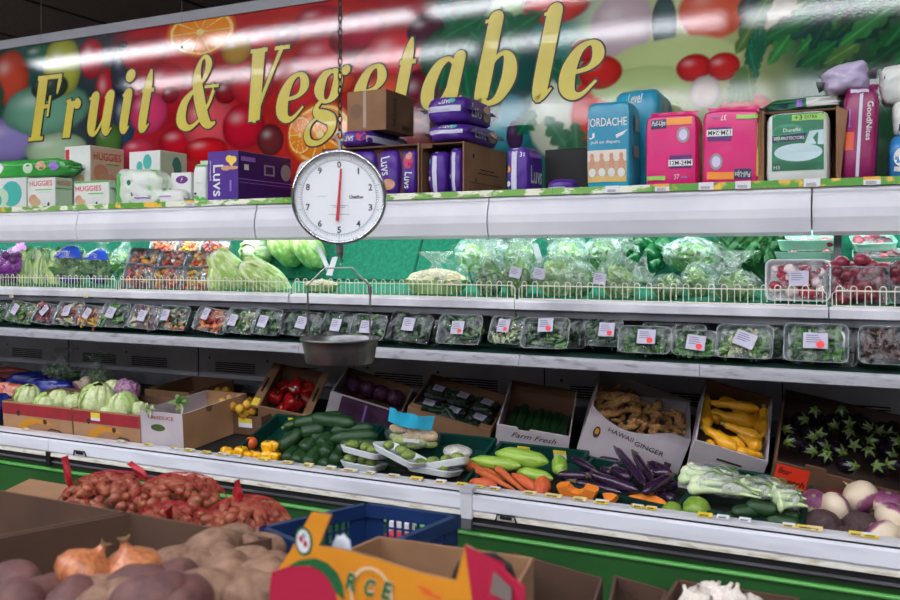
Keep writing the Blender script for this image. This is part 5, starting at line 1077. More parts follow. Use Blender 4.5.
for (a, c, t, bt, ms, tm, lab, dot, ti, words) in tray_spec:
    Y = 2.90 if a not in (579,) else 2.97
    P, w, h = put(a, c, t, bt, Y, .035); h = max(h, .08)
    P.z = max(P.z, SB+h/2*math.cos(.42)+.006)
    ln = any(m is vo or m is vg for m in ms)
    cont = c_mix(c_leaf(list(ms), 40, seed=a+50, sz=.055), c_chunks(list(ms), 22, .006, 3.5, seed=a+99)) if not ln else c_mix(c_chunks(list(ms), 34, .0065, 4, seed=a+99))
    if pars in ms: cont = c_leaf(list(ms), 130, seed=a+50, sz=.04, h0=-.38, h1=.34)
    pack(P+Vector((0,.012,0)), w, h, .035, lean(.42, 0, ti), 'wrapped tray of '+words, cont, tm, lab=lab, dot=bool(dot), inner=blkt if tm is clr and pars not in ms else None)  # clear trays get a black inside in place of the overhang's shade
for a, c, t, bt, words in ((184,200,314,336,'left of the carrots'),(266,284,316,340,'left of the bail wire'),(398,440,322,349,'between the dark greens and the shiny tray'),(556,586,321,352,'between the herb trays'),(640,706,326,354,'behind the moss green herbs'),(753,786,328,362,'between tilted label tray and largest tray'),(793,858,328,370,'directly behind the largest tray')):
    P, w, h = put(a, c, t, bt, 2.99, .035); pack(P+Vector((0,.012,0)), w, h, .035, lean(.3), 'plain wrapped tray in the second row, '+words, c_leaf([vdg, vdg], 24, seed=a), clr, inner=blkt)
# ================================================================== LOWER DECK: cartons and crates
DBG = False
class F:      # an open box: frame matrix with origin at front-left-bottom, inner size W x D x H
    def __init__(s, m, W, D, H): s.m, s.W, s.D, s.H = m, W, D, H; s.n = (m.to_3x3() @ Vector((0,0,1))).normalized(); s.o = m.translation
    def at(s, px, py, h): return onP(px, py, s.o+s.n*h, s.n)
def rimbox(A, YA, Bp, YB, Cp, D, H, flat=False):
    a = onY(*A, YA); c = dist_on(*Cp, a, D); yv = (c-a).normalized(); rb = ray(*Bp); b_ = onY(*Bp, YB) if flat else CAM+rb*((a-CAM).dot(yv)/rb.dot(yv)); x = b_-a
    fr = frame(a, x, y=c-a); fr.translation = a-(fr.to_3x3() @ Vector((0,0,H)))
    if DBG: print('RIM', A, 'W%.2f' % x.length, ['%.3f' % ((fr @ Vector(q)).z-deckz((fr @ Vector(q)).y)) for q in ((0,0,0),(x.length,0,0),(0,D,0),(x.length,D,0))], 'Yback %.2f' % (fr @ Vector((0,D,0))).y, 'YB %.2f' % b_.y)
    return F(fr, x.length, D, H)
def levbox(px0, px1, Y, H, D, dz=0, yaw=0):
    a, c = onY(px0, 300, Y), onY(px1, 300, Y); z = deckz(Y)+.002+dz
    m = Matrix.Translation((a.x, Y, z)) @ Matrix.Rotation(math.atan(DKS), 4, 'X'); return F(m, c.x-a.x, D, H)
def openbox(f, name, label, cat, mo, mi=None, t=.005, front=None, ds=(), lip=None, sides=None, extra=None):
    """four walls and a floor; front: list of (u,h) giving the cut of the front wall; sides: (h_front,h_back) of the side walls"""
    b = B(); W, D, H = f.W, f.D, f.H; mi = mi or mo; hf, hb = sides or (H, H)
    b.box(0, W, 0, D, 0, t, mi)
    fp = front or [(0, H), (1, H)]
    for (u0, h0), (u1, h1) in zip(fp[:-1], fp[1:]):
        if u1-u0 < 1e-6: continue
        b.hexa([(u0*W,0,0),(u1*W,0,0),(u1*W,t,0),(u0*W,t,0)], [(u0*W,0,h0),(u1*W,0,h1),(u1*W,t,h1),(u0*W,t,h0)], mo)
    b.hexa([(0,D-t,0),(W,D-t,0),(W,D,0),(0,D,0)], [(0,D-t,hb),(W,D-t,hb),(W,D,hb),(0,D,hb)], mi)
    for x in (0, W-t): b.hexa([(x,t,0),(x+t,t,0),(x+t,D-t,0),(x,D-t,0)], [(x,t,hf),(x+t,t,hf),(x+t,D-t,hb),(x,D-t,hb)], mo)
    if lip: 
        for x0, x1, y0, y1 in ((-lip,W+lip,-lip,0),(-lip,W+lip,D,D+lip),(-lip,0,0,D),(W,W+lip,0,D)): b.box(x0, x1, y0, y1, H-.012, H, mo)
    if extra: extra(b, W, D, H)
    k = len(b.v); X0 = b.X; b.X = Matrix.Translation((W/2, D/2, 0)); decals(b, W, D, H, ds); b.X = X0
    o = b.build(name); o.matrix_world = f.m; return tag(o, label, cat)
redst = M('red_band_print', (160,34,44), (140,28,38), rough=.7, scale=10); banan = M('banana_print', (196,134,30), rough=.7); cwhite = M('white_carton', (190,180,186), (172,162,168), rough=.75, scale=5); kraftl = M('light_kraft', (176,134,98), (158,118,84), rough=.85, scale=5)
orgst = M('fluorescent_orange_card', (245,60,30), rough=.6); brink = M('dark_brown_ink', (60,42,38), rough=.8); grape_m = M('grape_carton_print', (56,26,52), (84,50,84), rough=.6, scale=14); crg = M('dark_green_crate', (8,62,54), (6,50,44), rough=.4, scale=6)
rp = M('faded_red_ink', (150,52,60), rough=.8)
def bananads(): return [('r','F',0,.55,1,.95,redst),('p','F',[(.2,.02),(.25,.28),(.4,.5),(.62,.46),(.78,.28),(.7,.3),(.5,.32),(.38,.2),(.34,.02)],banan),('e','F',.62,.4,.03,.09,brink),('p','F',[(.62,.04),(.7,.2),(.82,.16),(.9,.02),(.86,.02),(.8,.12),(.7,.14)],brink),('e','F',.24,.62,.03,.1,brink)]
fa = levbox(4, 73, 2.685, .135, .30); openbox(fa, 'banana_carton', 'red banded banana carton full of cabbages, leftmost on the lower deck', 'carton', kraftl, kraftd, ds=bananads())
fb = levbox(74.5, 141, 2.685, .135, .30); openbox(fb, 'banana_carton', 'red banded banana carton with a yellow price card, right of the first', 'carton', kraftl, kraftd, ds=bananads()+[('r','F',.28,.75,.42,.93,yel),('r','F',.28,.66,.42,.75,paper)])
fc = levbox(141.8, 184, 2.69, .155, .40)
openbox(fc, 'white_carton', 'white fronted brown carton with an oval hand hole, nearly empty', 'carton', cwhite, kraftl, ds=[('e','F',.42,.55,.17,.1,M('hand_hole_green',(60,84,30),rough=.6)),('t','F','PRODUCE',.5,.84,.6,.1,rp),('r','S',0,0,1,1,kraftl),('p','S',[(.36,.86),(.42,.84),(.45,1),(.33,1)],kraftd)])
fd = levbox(146, 190, 3.14, .12, .32); openbox(fd, 'slotted_carton', 'dark brown open carton with slotted front behind the white fronted carton', 'carton', kraft, kraftd, ds=[('r','F',.3,.3,.34,.75,brink),('r','F',.7,.3,.74,.75,brink)])
fm = levbox(217, 262, 2.99, .085, .3); openbox(fm, 'lemon_carton', 'low brown carton heaped with lemons beside the white fronted carton', 'carton', kraftd, ds=[('r','F',.5,.35,.8,.6,paper),('r','F',.5,.6,.8,.85,yel)])
fe = rimbox((258,406), 3.02, (303,415), 2.97, (281,364), .32, .10)
def exe(b, W, D, H):
    b.box(-.035, 0, 0, D, H-.012, H, kraftl); b.box(W, W+.03, 0, D, H-.012, H, kraftl); b.box(-.033,-.004,.002,.05,H,H+.002,yel)
    for x0 in (-.022, W+.01): b.box(x0, x0+.008, .1, .2, H+.0001, H+.002, ink)
openbox(fe, 'pepper_carton', 'tilted brown carton of red peppers with broad side flaps', 'carton', kraft, kraftd, extra=exe)
ff = rimbox((331,391), 3.06, (402,413), 2.97, (348,367), .30, .16)
openbox(ff, 'grape_carton', 'tilted carton with white corners and a dark purple printed front', 'carton', cwhite, kraftd, ds=[('r','F',.16,.0,.96,.97,grape_m),('r','F',.5,.1,.53,.9,lilac)], t=.006)
fg = rimbox((408,407), 3.03, (491,431), 2.94, (432,374), .34, .10)
def exg(b, W, D, H):
    for x0 in (0, W-.05): b.box(x0, x0+.05, .0, .035, H, H+.004, kraftl)
openbox(fg, 'cucumber_carton', 'tilted brown carton holding wrapped packs of small cucumbers', 'carton', kraft, kraftd, extra=exg)
fh = rimbox((497,424), 2.99, (570,437), 2.94, (511,380), .36, .14)
openbox(fh, 'printed_carton', 'white carton lettered in script holding dark cucumbers', 'carton', cwhite, kraftd, front=[(0,.14),(.28,.14),(.3,.13),(.44,.13),(.46,.14),(1,.14)], ds=[('t','F','Farm Fresh',.52,.76,.62,.16,brink,0,.4)])
fi = rimbox((592,405), 2.99, (691,440), 2.90, (601,369), .36, .19)
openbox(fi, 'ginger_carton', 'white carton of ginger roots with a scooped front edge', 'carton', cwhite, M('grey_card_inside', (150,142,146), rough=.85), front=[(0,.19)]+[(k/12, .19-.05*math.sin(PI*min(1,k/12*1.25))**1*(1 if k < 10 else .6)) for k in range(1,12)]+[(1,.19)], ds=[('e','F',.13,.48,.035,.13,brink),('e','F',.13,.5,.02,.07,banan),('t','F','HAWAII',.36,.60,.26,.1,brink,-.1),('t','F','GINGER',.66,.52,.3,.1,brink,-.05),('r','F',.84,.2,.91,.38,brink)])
fj_ = rimbox((695,440), 2.95, (768,462), 2.90, (706,379), .34, .12)
openbox(fj_, 'squash_carton', 'grey white carton of yellow squash with a slotted front', 'carton', cwhite, kraftd, ds=[('r','F',.35,.5,.7,.58,brink)])
fk = rimbox((775,461), 2.90, (912,496), 2.83, (785,389), .40, .11)
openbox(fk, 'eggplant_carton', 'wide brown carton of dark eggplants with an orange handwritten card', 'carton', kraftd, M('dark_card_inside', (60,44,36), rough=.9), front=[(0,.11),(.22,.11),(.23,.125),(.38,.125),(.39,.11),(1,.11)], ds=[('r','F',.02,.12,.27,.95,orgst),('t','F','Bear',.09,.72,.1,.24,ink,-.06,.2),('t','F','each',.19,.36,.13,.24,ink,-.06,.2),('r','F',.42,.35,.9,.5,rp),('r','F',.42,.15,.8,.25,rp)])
# crates
def crate(f, label, n=9, tags=()):
    def ex(b, W, D, H):
        k = int(W/.03)
        for i in range(k): b.box((i+.4)*W/k, (i+.4)*W/k+.004, -.003, 0, .006, H-.014, crg)
        for u in tags: b.box(u*W, u*W+.048, D-.0085, D-.006, H-.04, H-.02, paper); b.box(u*W, u*W+.048, D-.0085, D-.006, H-.02, H-.006, yel)
    return openbox(f, 'produce_crate', label, 'crate', crg, crg, t=.006, lip=.006, extra=ex)
c1 = rimbox((228,456), 2.71, (336,471), 2.69, (250,415), .32, .06, True); crate(c1, 'dark green plastic crate of yellow peppers and cucumbers below the lemons', tags=(.12,))
c2 = rimbox((340,473), 2.70, (459,489), 2.69, (360,427), .32, .06, True); crate(c2, 'dark green plastic crate under the foam trays of small squash')
c3 = rimbox((465,491), 2.70, (557,504), 2.69, (483,441), .32, .06, True); crate(c3, 'dark green plastic crate of light squash and carrots with three shelf tags', tags=(.2,.62,))
c4 = rimbox((564,483), 2.76, (676,508), 2.72, (578,455), .24, .06, True); crate(c4, 'dark green plastic crate of long eggplants in front of the ginger', tags=(.82,))
c5 = rimbox((684,506), 2.71, (800,527), 2.69, (700,464), .28, .06, True); crate(c5, 'dark green plastic crate under the bagged leeks and cucumbers')
c6 = rimbox((806,531), 2.70, (930,552), 2.69, (816,484), .30, .06, True); crate(c6, 'dark green plastic crate of turnips at the right edge')
# ------------------------------------------------------------------ veg by end points on a crate plane
def clampf(f, p, m):
    q = f.m.inverted() @ p; q.x = max(m, min(f.W-m, q.x)); q.y = max(m, min(f.D-m, q.y)); return f.m @ q
CL = ('ginger','squash','eggplant_dark','pepper')
def along(pr, f, x0, y0, h0, x1, y1, h1, r, name, label, cat, group=None, roll=None, sq=1):
    p, q = f.at(x0, y0, h0), f.at(x1, y1, h1)
    if f is fj_: p, q = clampf(f, p, .02), clampf(f, q, .02)
    return place(pr, name, span(p, q, r, R.uniform(-.3,.3) if roll is None else roll, sq), label, cat, group)
def ballat(pr, f, px, py, h, r, name, label, cat, group=None, rot=None):
    p = f.at(px, py, h)
    if f in (fe, ff): p = clampf(f, p, r)
    m = Matrix.Translation(p) @ (rot or (Matrix.Rotation(R.uniform(0,6), 4, 'Z') @ Matrix.Rotation(R.uniform(-.5,.5), 4, 'X'))) @ Matrix.Diagonal((r, r, r, 1)); return place(pr, name, m, label, cat, group)
PX = .0036
# cucumbers
for i, (x0,y0,h0,x1,y1,h1,r) in enumerate([(311,418,.15,355,424,.15,8),(294,426,.13,342,417,.14,8),(330,438,.13,378,434,.12,7.5),(331,431,.13,374,427,.12,6),(341,445,.11,378,446,.11,6),(279,447,.09,303,430,.11,8),(300,433,.12,326,428,.12,8),
    (283,428,.1,306,420,.1,7),(305,466,.05,322,448,.06,9.5),(318,446,.09,332,436,.09,8),(302,452,.07,316,440,.08,8),(322,455,.08,334,444,.08,8.5),(286,462,.05,296,448,.06,8),(295,465,.04,306,452,.05,8),(321,468,.04,332,455,.05,8),(334,464,.06,344,450,.06,9),(274,456,.04,286,444,.06,8),(310,438,.1,326,433,.1,7),(337,452,.09,352,444,.09,7),(330,472,.03,344,464,.03,7),(284,440,.07,296,434,.07,7)]):
    along(cuc[i % 3] if i not in (7,) else zuc[0], c1, x0,y0,h0,x1,y1,h1, r*PX, 'cucumber', 'long dark green cucumber %s' % {0:'lying across the very top of the heap',1:'pointing left behind the topmost one',2:'lying level at the right of the heap',3:'partly hidden above the level one at the right',4:'just above the upper foam tray'}.get(i, 'piled with its end towards the aisle'), 'cucumber', None if i < 5 else 'cucumbers piled end on')
# yellow peppers and orange
for i, (px, py, h, r) in enumerate([(232,455,.045,6.5),(241,452,.05,6.5),(250,456,.045,6),(258,457,.045,6.5),(268,447,.075,7),(274,446,.085,5.5),(268,457,.05,7),(275,457,.05,6),(226,452,.05,6)]):
    ballat(yelpep, c1, px, py, h, r*.0039, 'yellow_pepper', 'shiny yellow pepper in the front row beside the cucumbers', 'pepper', 'yellow peppers along the front rail')
ballat(proto(ball(M('orange_skin', (236,110,40), (220,92,30), rough=.5, bump=.3, bscale=30), 3, .02).mesh('orange_fruit')), c1, 251, 443, .035, .026, 'orange_fruit', 'single orange round fruit half sunk in the green crate', 'orange')
for i, (px, py, h) in enumerate([(231,397,.13),(240,399,.13),(247,405,.12),(224,401,.11),(252,411,.09),(240,409,.12),(232,406,.12),(226,391,.11),(220,398,.1),(244,414,.09),(218,392,.1),(250,402,.1)]):
    ballat(lem, fm, px, py, h, .022, 'lemon', 'lemon in the heap on the low brown carton', 'lemon', 'lemons heaped on the low carton')
# peppers
for i, (px, py, h, r) in enumerate([(275,397,.05,9),(292,403,.06,11),(296,389,.05,10),(308,390,.05,9),(283,409,.04,7),(311,401,.04,9),(284,388,.03,8),(301,380,.03,8)]):
    ballat(redpep, fe, px, py, h, r*.0038, 'red_pepper', 'large red pepper at the front of the tilted carton' if i == 1 else ('red pepper at the left wall of the tilted carton' if i == 0 else 'red pepper among others in the tilted brown carton'), 'pepper', None if i < 2 else 'red peppers in the tilted carton', Matrix.Rotation(R.uniform(0,6),4,'Z') @ Matrix.Rotation(.7,4,'X'))
# cabbages
def cab(f, px, py, h, r, i, label, nm='cabbage'):
    return ballat(pcab if i == 9 else cabs[i % 3], f, px, py, h, r*.0044, nm, label, 'cabbage', None, Matrix.Rotation(i*1.7+px,4,'Z') @ Matrix.Rotation(-.5+.3*(i % 3),4,'Y'))
cab(fa, 28, 398, .125, 13.5, 0, 'green cabbage at the left of the first banana carton'); cab(fa, 46, 405, .11, 12, 1, 'pale cabbage in the middle of the first banana carton, lowest of three'); cab(fa, 59, 401, .12, 11.5, 2, 'yellowish cabbage at the right of the first banana carton'); cab(fa, 75, 403, .12, 10, 1, 'small pale cabbage between the two banana cartons'); cab(fb, 97, 401, .15, 17, 0, 'largest green cabbage wrapped in film on the second banana carton')
cab(fb, 124, 407, .13, 14, 1, 'green cabbage at the right of the second banana carton'); cab(fb, 113, 390, .17, 10, 2, 'pale cabbage behind the largest one'); cab(fb, 127, 391, .17, 12, 9, 'purple and white cabbage behind the second banana carton', 'purple_cabbage'); cab(fb, 108, 412, .11, 8, 1, 'small pale cabbage low in front of the second banana carton'); cab(fb, 139, 410, .12, 8, 2, 'pale cabbage leaf head at the corner of the white fronted carton')
leafm = leafy([letw, lets], 8, 31, wid=.3, curl=1.4)
for px, py, lab, s in ((146,409,'pale curled leaf stalk lying over the corner of the white fronted carton',.05),(176,403,'yellow green leafy stalk lying on the rim of the white fronted carton',.07)):
    b = B(); b.X = Matrix.Rotation(1.25, 4, 'Y') @ Matrix.Diagonal((s*.55, s*.7, s*1.1, 1)); b.add(leafm.v, leafm.f, letw if px < 150 else lets, True); b.add([v*1.0 for v in leafm.v[:0]], [], lets)
    b.tube([(0,0,0),(.3,.1,.2),(.9,.1,.25),(1.3,0,.2)], [.12,.14,.1,.05], letw, 8)
    tag(b.build('leaf_stalk', loc=fc.at(px, py, .165), fix=False), lab, 'leaf')
# bags behind the cabbages
netm = Mfilm('red_orange_net', (225,90,50), .35, .8, .5, 60); orcar = M('carrots_in_bag', (225,110,60), (200,80,40), rough=.6, scale=12, stretch=(3,1,1))
def printedbag(px, py, Y, W, D, H, rz, rx, mats, label, cname, seed=0):
    p = onY(px, py, Y); p.z = max(p.z, deckz(Y)+H*.2)
    o = soft('produce_bag', label, 'bag', p, W, D, H, mats[0], [('p','F',[(.05,.2),(.6,.5),(.95,.9),(.3,.9)],mats[1])] if mats[1] else (), rz=rz, rx=rx, n=3, amp=.18, seed=seed, fins=(mats[0],'LR')); o['label'] = label; return o
nb = M('navy_bag_print', (24,36,110), (34,50,140), rough=.3, scale=6, bump=.3); ob = M('carrot_bag_mesh', (215,110,84), (236,170,150), rough=.45, scale=22, bump=.4, lo=.45, hi=.6)
printedbag(52, 398, 3.06, .24, .12, .09, .2, -.5, (nb, ob), 'navy and orange printed carrot bag lying behind the first cabbages', 'c', 1)
printedbag(12, 400, 3.06, .24, .14, .08, -.1, -.4, (ob, nb), 'orange mesh carrot bag at the left edge above the cabbages', 'c', 2)
printedbag(28, 390, 3.25, .24, .14, .09, .5, -.6, (nb, None), 'navy printed bag further back, behind the mesh carrot bag', 'c', 3)
printedbag(10, 385, 3.3, .26, .14, .09, .4, -.6, (M('dim_red_mesh', (150,52,40), (120,60,46), rough=.5, scale=20), None), 'dim red mesh bag in the far left corner of the lower deck', 'c', 4)
printedbag(-3, 436, 2.75, .12, .12, .12, 0, 0, (nb, ob), 'navy bag edge left of the first banana carton', 'c', 5)
o = bagged(44, 78, 362, 3.35, .16, 'dark bag of leafy greens in the shade behind the carrot bags', kalep, nm='bagged_greens', cat='vegetable bag', z0=deckz(3.3)+.06, seed=4)
o = bagged(82, 112, 366, 3.38, .14, 'clear crumpled bag in the shade before the vent panel', letp[2], nm='bagged_greens', cat='vegetable bag', z0=deckz(3.3)+.02, seed=6)
for px, py, s, m_ in ((77,388,.035,purpm),(86,383,.035,cabm2),(92,392,.03,cabm2)):
    p = onY(px, py, 3.12); pr = turn[0]; place(pr, 'purple_top_turnip', Matrix.Translation(p) @ Matrix.Rotation(px,4,'X') @ Matrix.Diagonal((s,s,s,1)), 'small turnip lying between the navy bag and the cabbages', 'turnip', 'small turnips behind the cabbages')
shadecab = M('shaded_cabbage_leaf', (66,26,56), (96,52,86), rough=.4, scale=4, bump=.4, bscale=12); shcab = cabbage(shadecab, shadecab, 3)  # darker copy of the purple cabbage leaf, shade put into its colour
for i, (px, py) in enumerate(((368,388),(385,386),(355,383),(397,393))): ballat(shcab, ff, px, py, .10, .036, 'red_cabbage', 'red cabbage with shade painted into its colour in the purple carton', 'cabbage', 'shade-painted red cabbages in the purple carton')
# wrapped cucumber packs
dk = M('dark_cucumber_skin', (26,58,28), (16,40,20), rough=.35, scale=10)
for i in range(3):
    for j in range(2):
        u = .04+i*.31; P = fg.m @ Vector((fg.W*(u+.13), fg.D*(.24+.42*j), .052))
        pack(P, fg.W*.29, fg.D*.38, .028, fg.m.to_3x3().to_4x4() @ Matrix.Rotation(-PI/2, 4, 'X'), 'film wrapped pack of small cucumbers in the tilted brown carton, %s column, %s row' % (('left','middle','right')[i], ('front','back')[j]), c_chunks([dk], 8, .012, 4, seed=i+j*3), blkt, name='cucumber_pack', cname='cucumbers', lab=(.1,.1,.1*i,.045), dot=False)
for i in range(7):
    u = .14+i*.12; p = fh.m @ Vector((fh.W*u, .05, .07)); q = fh.m @ Vector((fh.W*u+.01, fh.D*.75, .075+.01*(i % 2))); place(cuc[i % 3], 'cucumber', span(p, q, .019), 'dark cucumber lying in the white script lettered carton', 'cucumber', 'cucumbers in the script lettered carton')
# ginger
k = 0
for row in range(7):
    for j in range(8):
        v = .052+row*.043+R.uniform(-.01,.01); u = fi.W*(j+.7)/8.4+R.uniform(-.012,.012); hh = .118+.018*(k % 2)+(.008 if row else 0); s = R.uniform(.021,.032)
        p = clampf(fi, fi.m @ Vector((u, v, hh)), .028)
        place(ging[(k*3+row) % 5], 'ginger_root', Matrix.Translation(p) @ Matrix.Rotation(R.uniform(0,6.3),4,'Z') @ Matrix.Rotation(R.uniform(-.7,.7),4,'X') @ Matrix.Rotation(R.uniform(-.5,.9),4,'Y') @ Matrix.Diagonal((s*1.25,s,s,1)), 'knobbly tan ginger root in the heap inside the scooped white carton', 'ginger', 'ginger roots in the white carton'); k += 1
p = clampf(fi, fi.at(618, 402, .165), .05); place(ging[1], 'ginger_root', Matrix.Translation(p) @ Matrix.Rotation(.5,4,'Z') @ Matrix.Rotation(-.5,4,'Y') @ Matrix.Diagonal((.06,.04,.036,1)), 'large forked ginger root lying on top at the left wall of the carton', 'ginger')
# yellow squash: fat end second
for i, (x0,y0,x1,y1,r,h) in enumerate([(747,404,720,392,7,.06),(711,404,757,412,7,.07),(709,411,757,421,9.5,.085),(724,424,762,441,7.5,.09),(704,429,734,455,8,.1),(714,431,746,448,8.5,.1),(740,436,763,450,8,.1),(769,459,736,456,6,.1),(777,403,767,436,8.5,.08),(706,397,706,430,7,.08),(728,419,711,421,6,.07),(772,407,752,410,7,.05),(735,412,765,426,6,.06),(770,447,765,430,6,.06),(720,440,705,446,6,.08)]):
    along(ysq[i % 3], fj_, x0,y0,h,x1,y1,h, r*.0035, 'yellow_squash', {2:'largest yellow squash lying across the middle of the carton',8:'yellow squash standing against the right wall of its carton',9:'yellow squash with round end down at the left wall of its carton',4:'yellow squash slanting over the front left rim',7:'yellow squash lying low along the front rim',0:'yellow squash furthest back in the carton'}.get(i,'yellow crookneck squash in the heap inside the grey white carton'), 'squash', None if i in (0,2,4,7,8,9) else 'yellow squash in the carton')
# dark eggplants with pale star calyx
egb = B(); egb.lathe([(.001,-1.1),(.5,-1.0),(.9,-.6),(1,0),(.85,.5),(.55,.85),(.25,1.0),(.001,1.02)], M('black_eggplant_skin', (24,16,30), (18,12,22), rough=.2, coat=.4, scale=3), 20)
cal = B()
for k in range(5):
    a = k*2*PI/5; 
    def fn(u, v, a=a):
        w = .26*(1-v)**.6*(u-.5)*2; rr_ = .1+.85*v; z = 1.05-.5*v*v+.12*math.sin(a*3)*v; return Vector((rr_*math.cos(a)-w*math.sin(a), rr_*math.sin(a)+w*math.cos(a), z+.03))
    cal.grid(fn, 4, 5, M('pale_green_calyx', (104,124,58), (74,98,40), rough=.5, scale=4), True)
cal.tube([(0,0,1.0),(.03,0,1.25),(.15,.05,1.5)], [.16,.12,.13], M('pale_green_calyx'), 8)
egp = proto(egb.mesh('eggplant'), ('calyx', cal.mesh('calyx')))
kbase = fk.m.to_3x3()
for i, (px, py) in enumerate([(832,422),(847,422),(864,424),(881,429),(810,435),(823,433),(847,436),(875,441),(892,441),(837,449),(870,456),(847,466),(820,443),(856,445),(899,466),(790,428),(800,420),(815,415),(893,425),(888,452),(795,442),(808,450),(825,458),(880,469),(860,414),(842,410)]):
    h = .075+.01*(i % 3); p = clampf(fk, fk.at(px, py, h), .04); d = Vector((CAM-p)).normalized(); a = Vector((R.uniform(-.9,.9), R.uniform(-.2,.3), R.uniform(-.5,.9)))
    ax = (d+a*.8).normalized(); m = Matrix.Translation(p) @ ax.to_track_quat('Z', 'Y').to_matrix().to_4x4() @ Matrix.Rotation(R.uniform(0,6),4,'Z') @ Matrix.Diagonal((.026,.026,.034,1))
    place(egp, 'eggplant', m, 'small black eggplant with pale star shaped cap in the wide brown carton', 'eggplant', 'black eggplants in the wide carton')
# long eggplants
for i, (x0,y0,x1,y1,r,h) in enumerate([(588,476,557,475,5.5,.07),(596,472,572,459,4.5,.07),(573,481,623,492,4.5,.06),(620,462,598,459,4.5,.05),(617,450,645,486,5,.11),(634,453,652,480,5.5,.1),(612,469,632,479,6.5,.08),(590,475,638,492,6,.075),(671,476,643,491,7,.09),(650,463,668,472,5.5,.07),(652,474,672,474,5.5,.06),(657,494,676,499,6,.05),(602,469,613,474,5,.06),(640,466,655,474,5,.06),(628,463,612,466,5,.05),(662,488,677,484,6,.06),(634,470,648,482,5,.06)]):
    along(egg[i % 3], c4, x0,y0,h,x1,y1,h, r*.0034, 'long_eggplant', {0:'dark long eggplant poking left out of its crate towards the light squash',4:'long eggplant standing slanted against the ginger carton, left of two',5:'long eggplant standing slanted against the ginger carton, right of two',8:'reddish purple long eggplant at the right of the crate',7:'longest eggplant lying across the crate with its brown cap at the left',1:'thin long eggplant slanting at the left back of the crate'}.get(i,'slim dark purple eggplant in the pile of the green crate'), 'eggplant', None if i in (0,1,4,5,7,8) else 'long eggplants piled in the crate')
# light squash + carrots
for i, (x0,y0,x1,y1,r,h) in enumerate([(470,460,521,466,7,.075),(495,454,548,463,9,.085),(516,471,553,479,6.5,.05),(560,474,559,459,8,.07)]):
    along(grsq[i % 2], c3, x0,y0,h,x1,y1,h, r*.0034, 'light_green_squash', ('light green squash lying at the left, above the carrots','largest light green squash lying across the back of the crate','light green squash low behind the rounded sweet potato','short light green squash standing at the right corner of the crate')[i], 'squash')
for i, (x0,y0,x1,y1,r,h,t) in enumerate([(466,464,516,491,6,.06,1),(496,467,530,496,4.5,.08,1),(512,473,541,491,6,.075,0),(545,478,540,499,9,.07,0),(469,484,497,488,7,.05,0),(461,485,472,487,3.5,.03,0),(484,470,505,480,5,.05,1),(452,482,463,485,3.5,.03,0)]):
    along((yam if not t else car)[i % (3 if not t else 2)], c3, x0,y0,h,x1,y1,h, r*.0034, 'sweet_potato' if not t else 'carrot', ('long thick carrot slanting down to the rail','slim carrot lying over the long thick one','tapered orange sweet potato lying right of the slim carrot','round fat sweet potato at the right end of the orange row','pinkish sweet potato at the left, beside the carrots','tiny orange piece at the rail left of the sweet potatoes','short carrot half hidden under the light squash','tiny orange piece nearest the white plastic bag')[i], 'carrot' if t else 'sweet potato')
# foam trays with small squash
def foam(px, py, h, W, D, rz, rx, label, f=c2):
    b = traymesh(W, D, .02, whit, r=.03); p = f.at(px, py, h); m = Matrix.Translation(p) @ Matrix.Rotation(rz,4,'Z') @ Matrix.Rotation(rx[0],4,'X') @ Matrix.Rotation(rx[1],4,'Y') @ Matrix.Rotation(-PI/2,4,'X')
    o = b.build('foam_tray', fix=False); o.matrix_world = m; tag(o, label, 'tray'); return m
chay = M('chayote_skin', (140,160,80), (112,134,60), rough=.4, scale=4)
chp = [proto(ball(chay, 3, .1, 1.4, seed=i, sx=1.25, sz=.9).mesh('small_squash'), ('stem_end', B().tube([(1.15,0,0),(1.3,0,0)], .12, M('courgette_stem', (110,120,70)), 6).mesh('stem_end'))) for i in range(2)]
trs = [(364,468,.05,.16,.12,0,(-.1,.05),'lowest white foam tray of small green squash at the left'),(365,455,.11,.17,.12,0,(-.15,.12),'white foam tray of small squash stacked above the lowest left one'),(400,458,.13,.20,.13,-.15,(-.15,.26),'white foam tray tilted sharply under the blue topped bag'),(434,473,.06,.19,.13,0,(-.15,.05),'white foam tray of oval squash nearest the rail at the right'),(448,468,.07,.16,.13,.3,(-.3,-.2),'white foam tray leaning up against the white plastic bag')]
for i, (px, py, h, W, D, rz, rx, lab) in enumerate(trs):
    m = foam(px, py, h, W, D, rz, rx, lab)
    for j in range(3):
        q = m @ Vector((-.048+.046*j, -.03, -.012+.02*(j % 2)-.01)); place(chp[j % 2], 'small_squash', Matrix.Translation(q) @ Matrix.Rotation(j+i,4,'Z') @ Matrix.Diagonal((.021,.020,.018,1)), 'small pale green squash on the %s foam tray' % ('lowest left','upper left','sharply tilted','front right','leaning right')[i], 'squash', 'small squash on foam tray %s' % 'abcde'[i])
bagc = B(); rr = random.Random(8)
for k in range(14):
    c_ = Vector((rr.uniform(-.45,.45), rr.uniform(-.3,.3), rr.uniform(.12,.7))); bagc.blob(lambda p: c_+Vector((p.x*.24,p.y*.2,p.z*.17))*(1+.2*noise.noise(p*2+c_*5)), M('pale_green_chunks', (180,190,120), (150,165,90), rough=.6, scale=9) if c_.z < .4 else M('bread_coloured_chunks', (205,160,120), (220,190,150), rough=.6, scale=9), 2)
bagc.box(-.1,.3,-.56,-.54,.3,.42,paper)
bagged(386, 440, 422, 2.92, .12, 'clear plastic bag with a blue printed top lying on the foam trays', bagc, nm='printed_bag', cat='bag', knot=None, z0=.865, fm=clearp, seed=8, body='contents')
o = [q for q in bpy.data.objects if q.name.startswith('printed_bag')][-1]
p0, p1 = onY(382, 424, 2.90), onY(434, 434, 2.90)
b = B(); cy = M('cyan_print', (40,165,200), (60,180,215), rough=.25, scale=8, bump=.3)
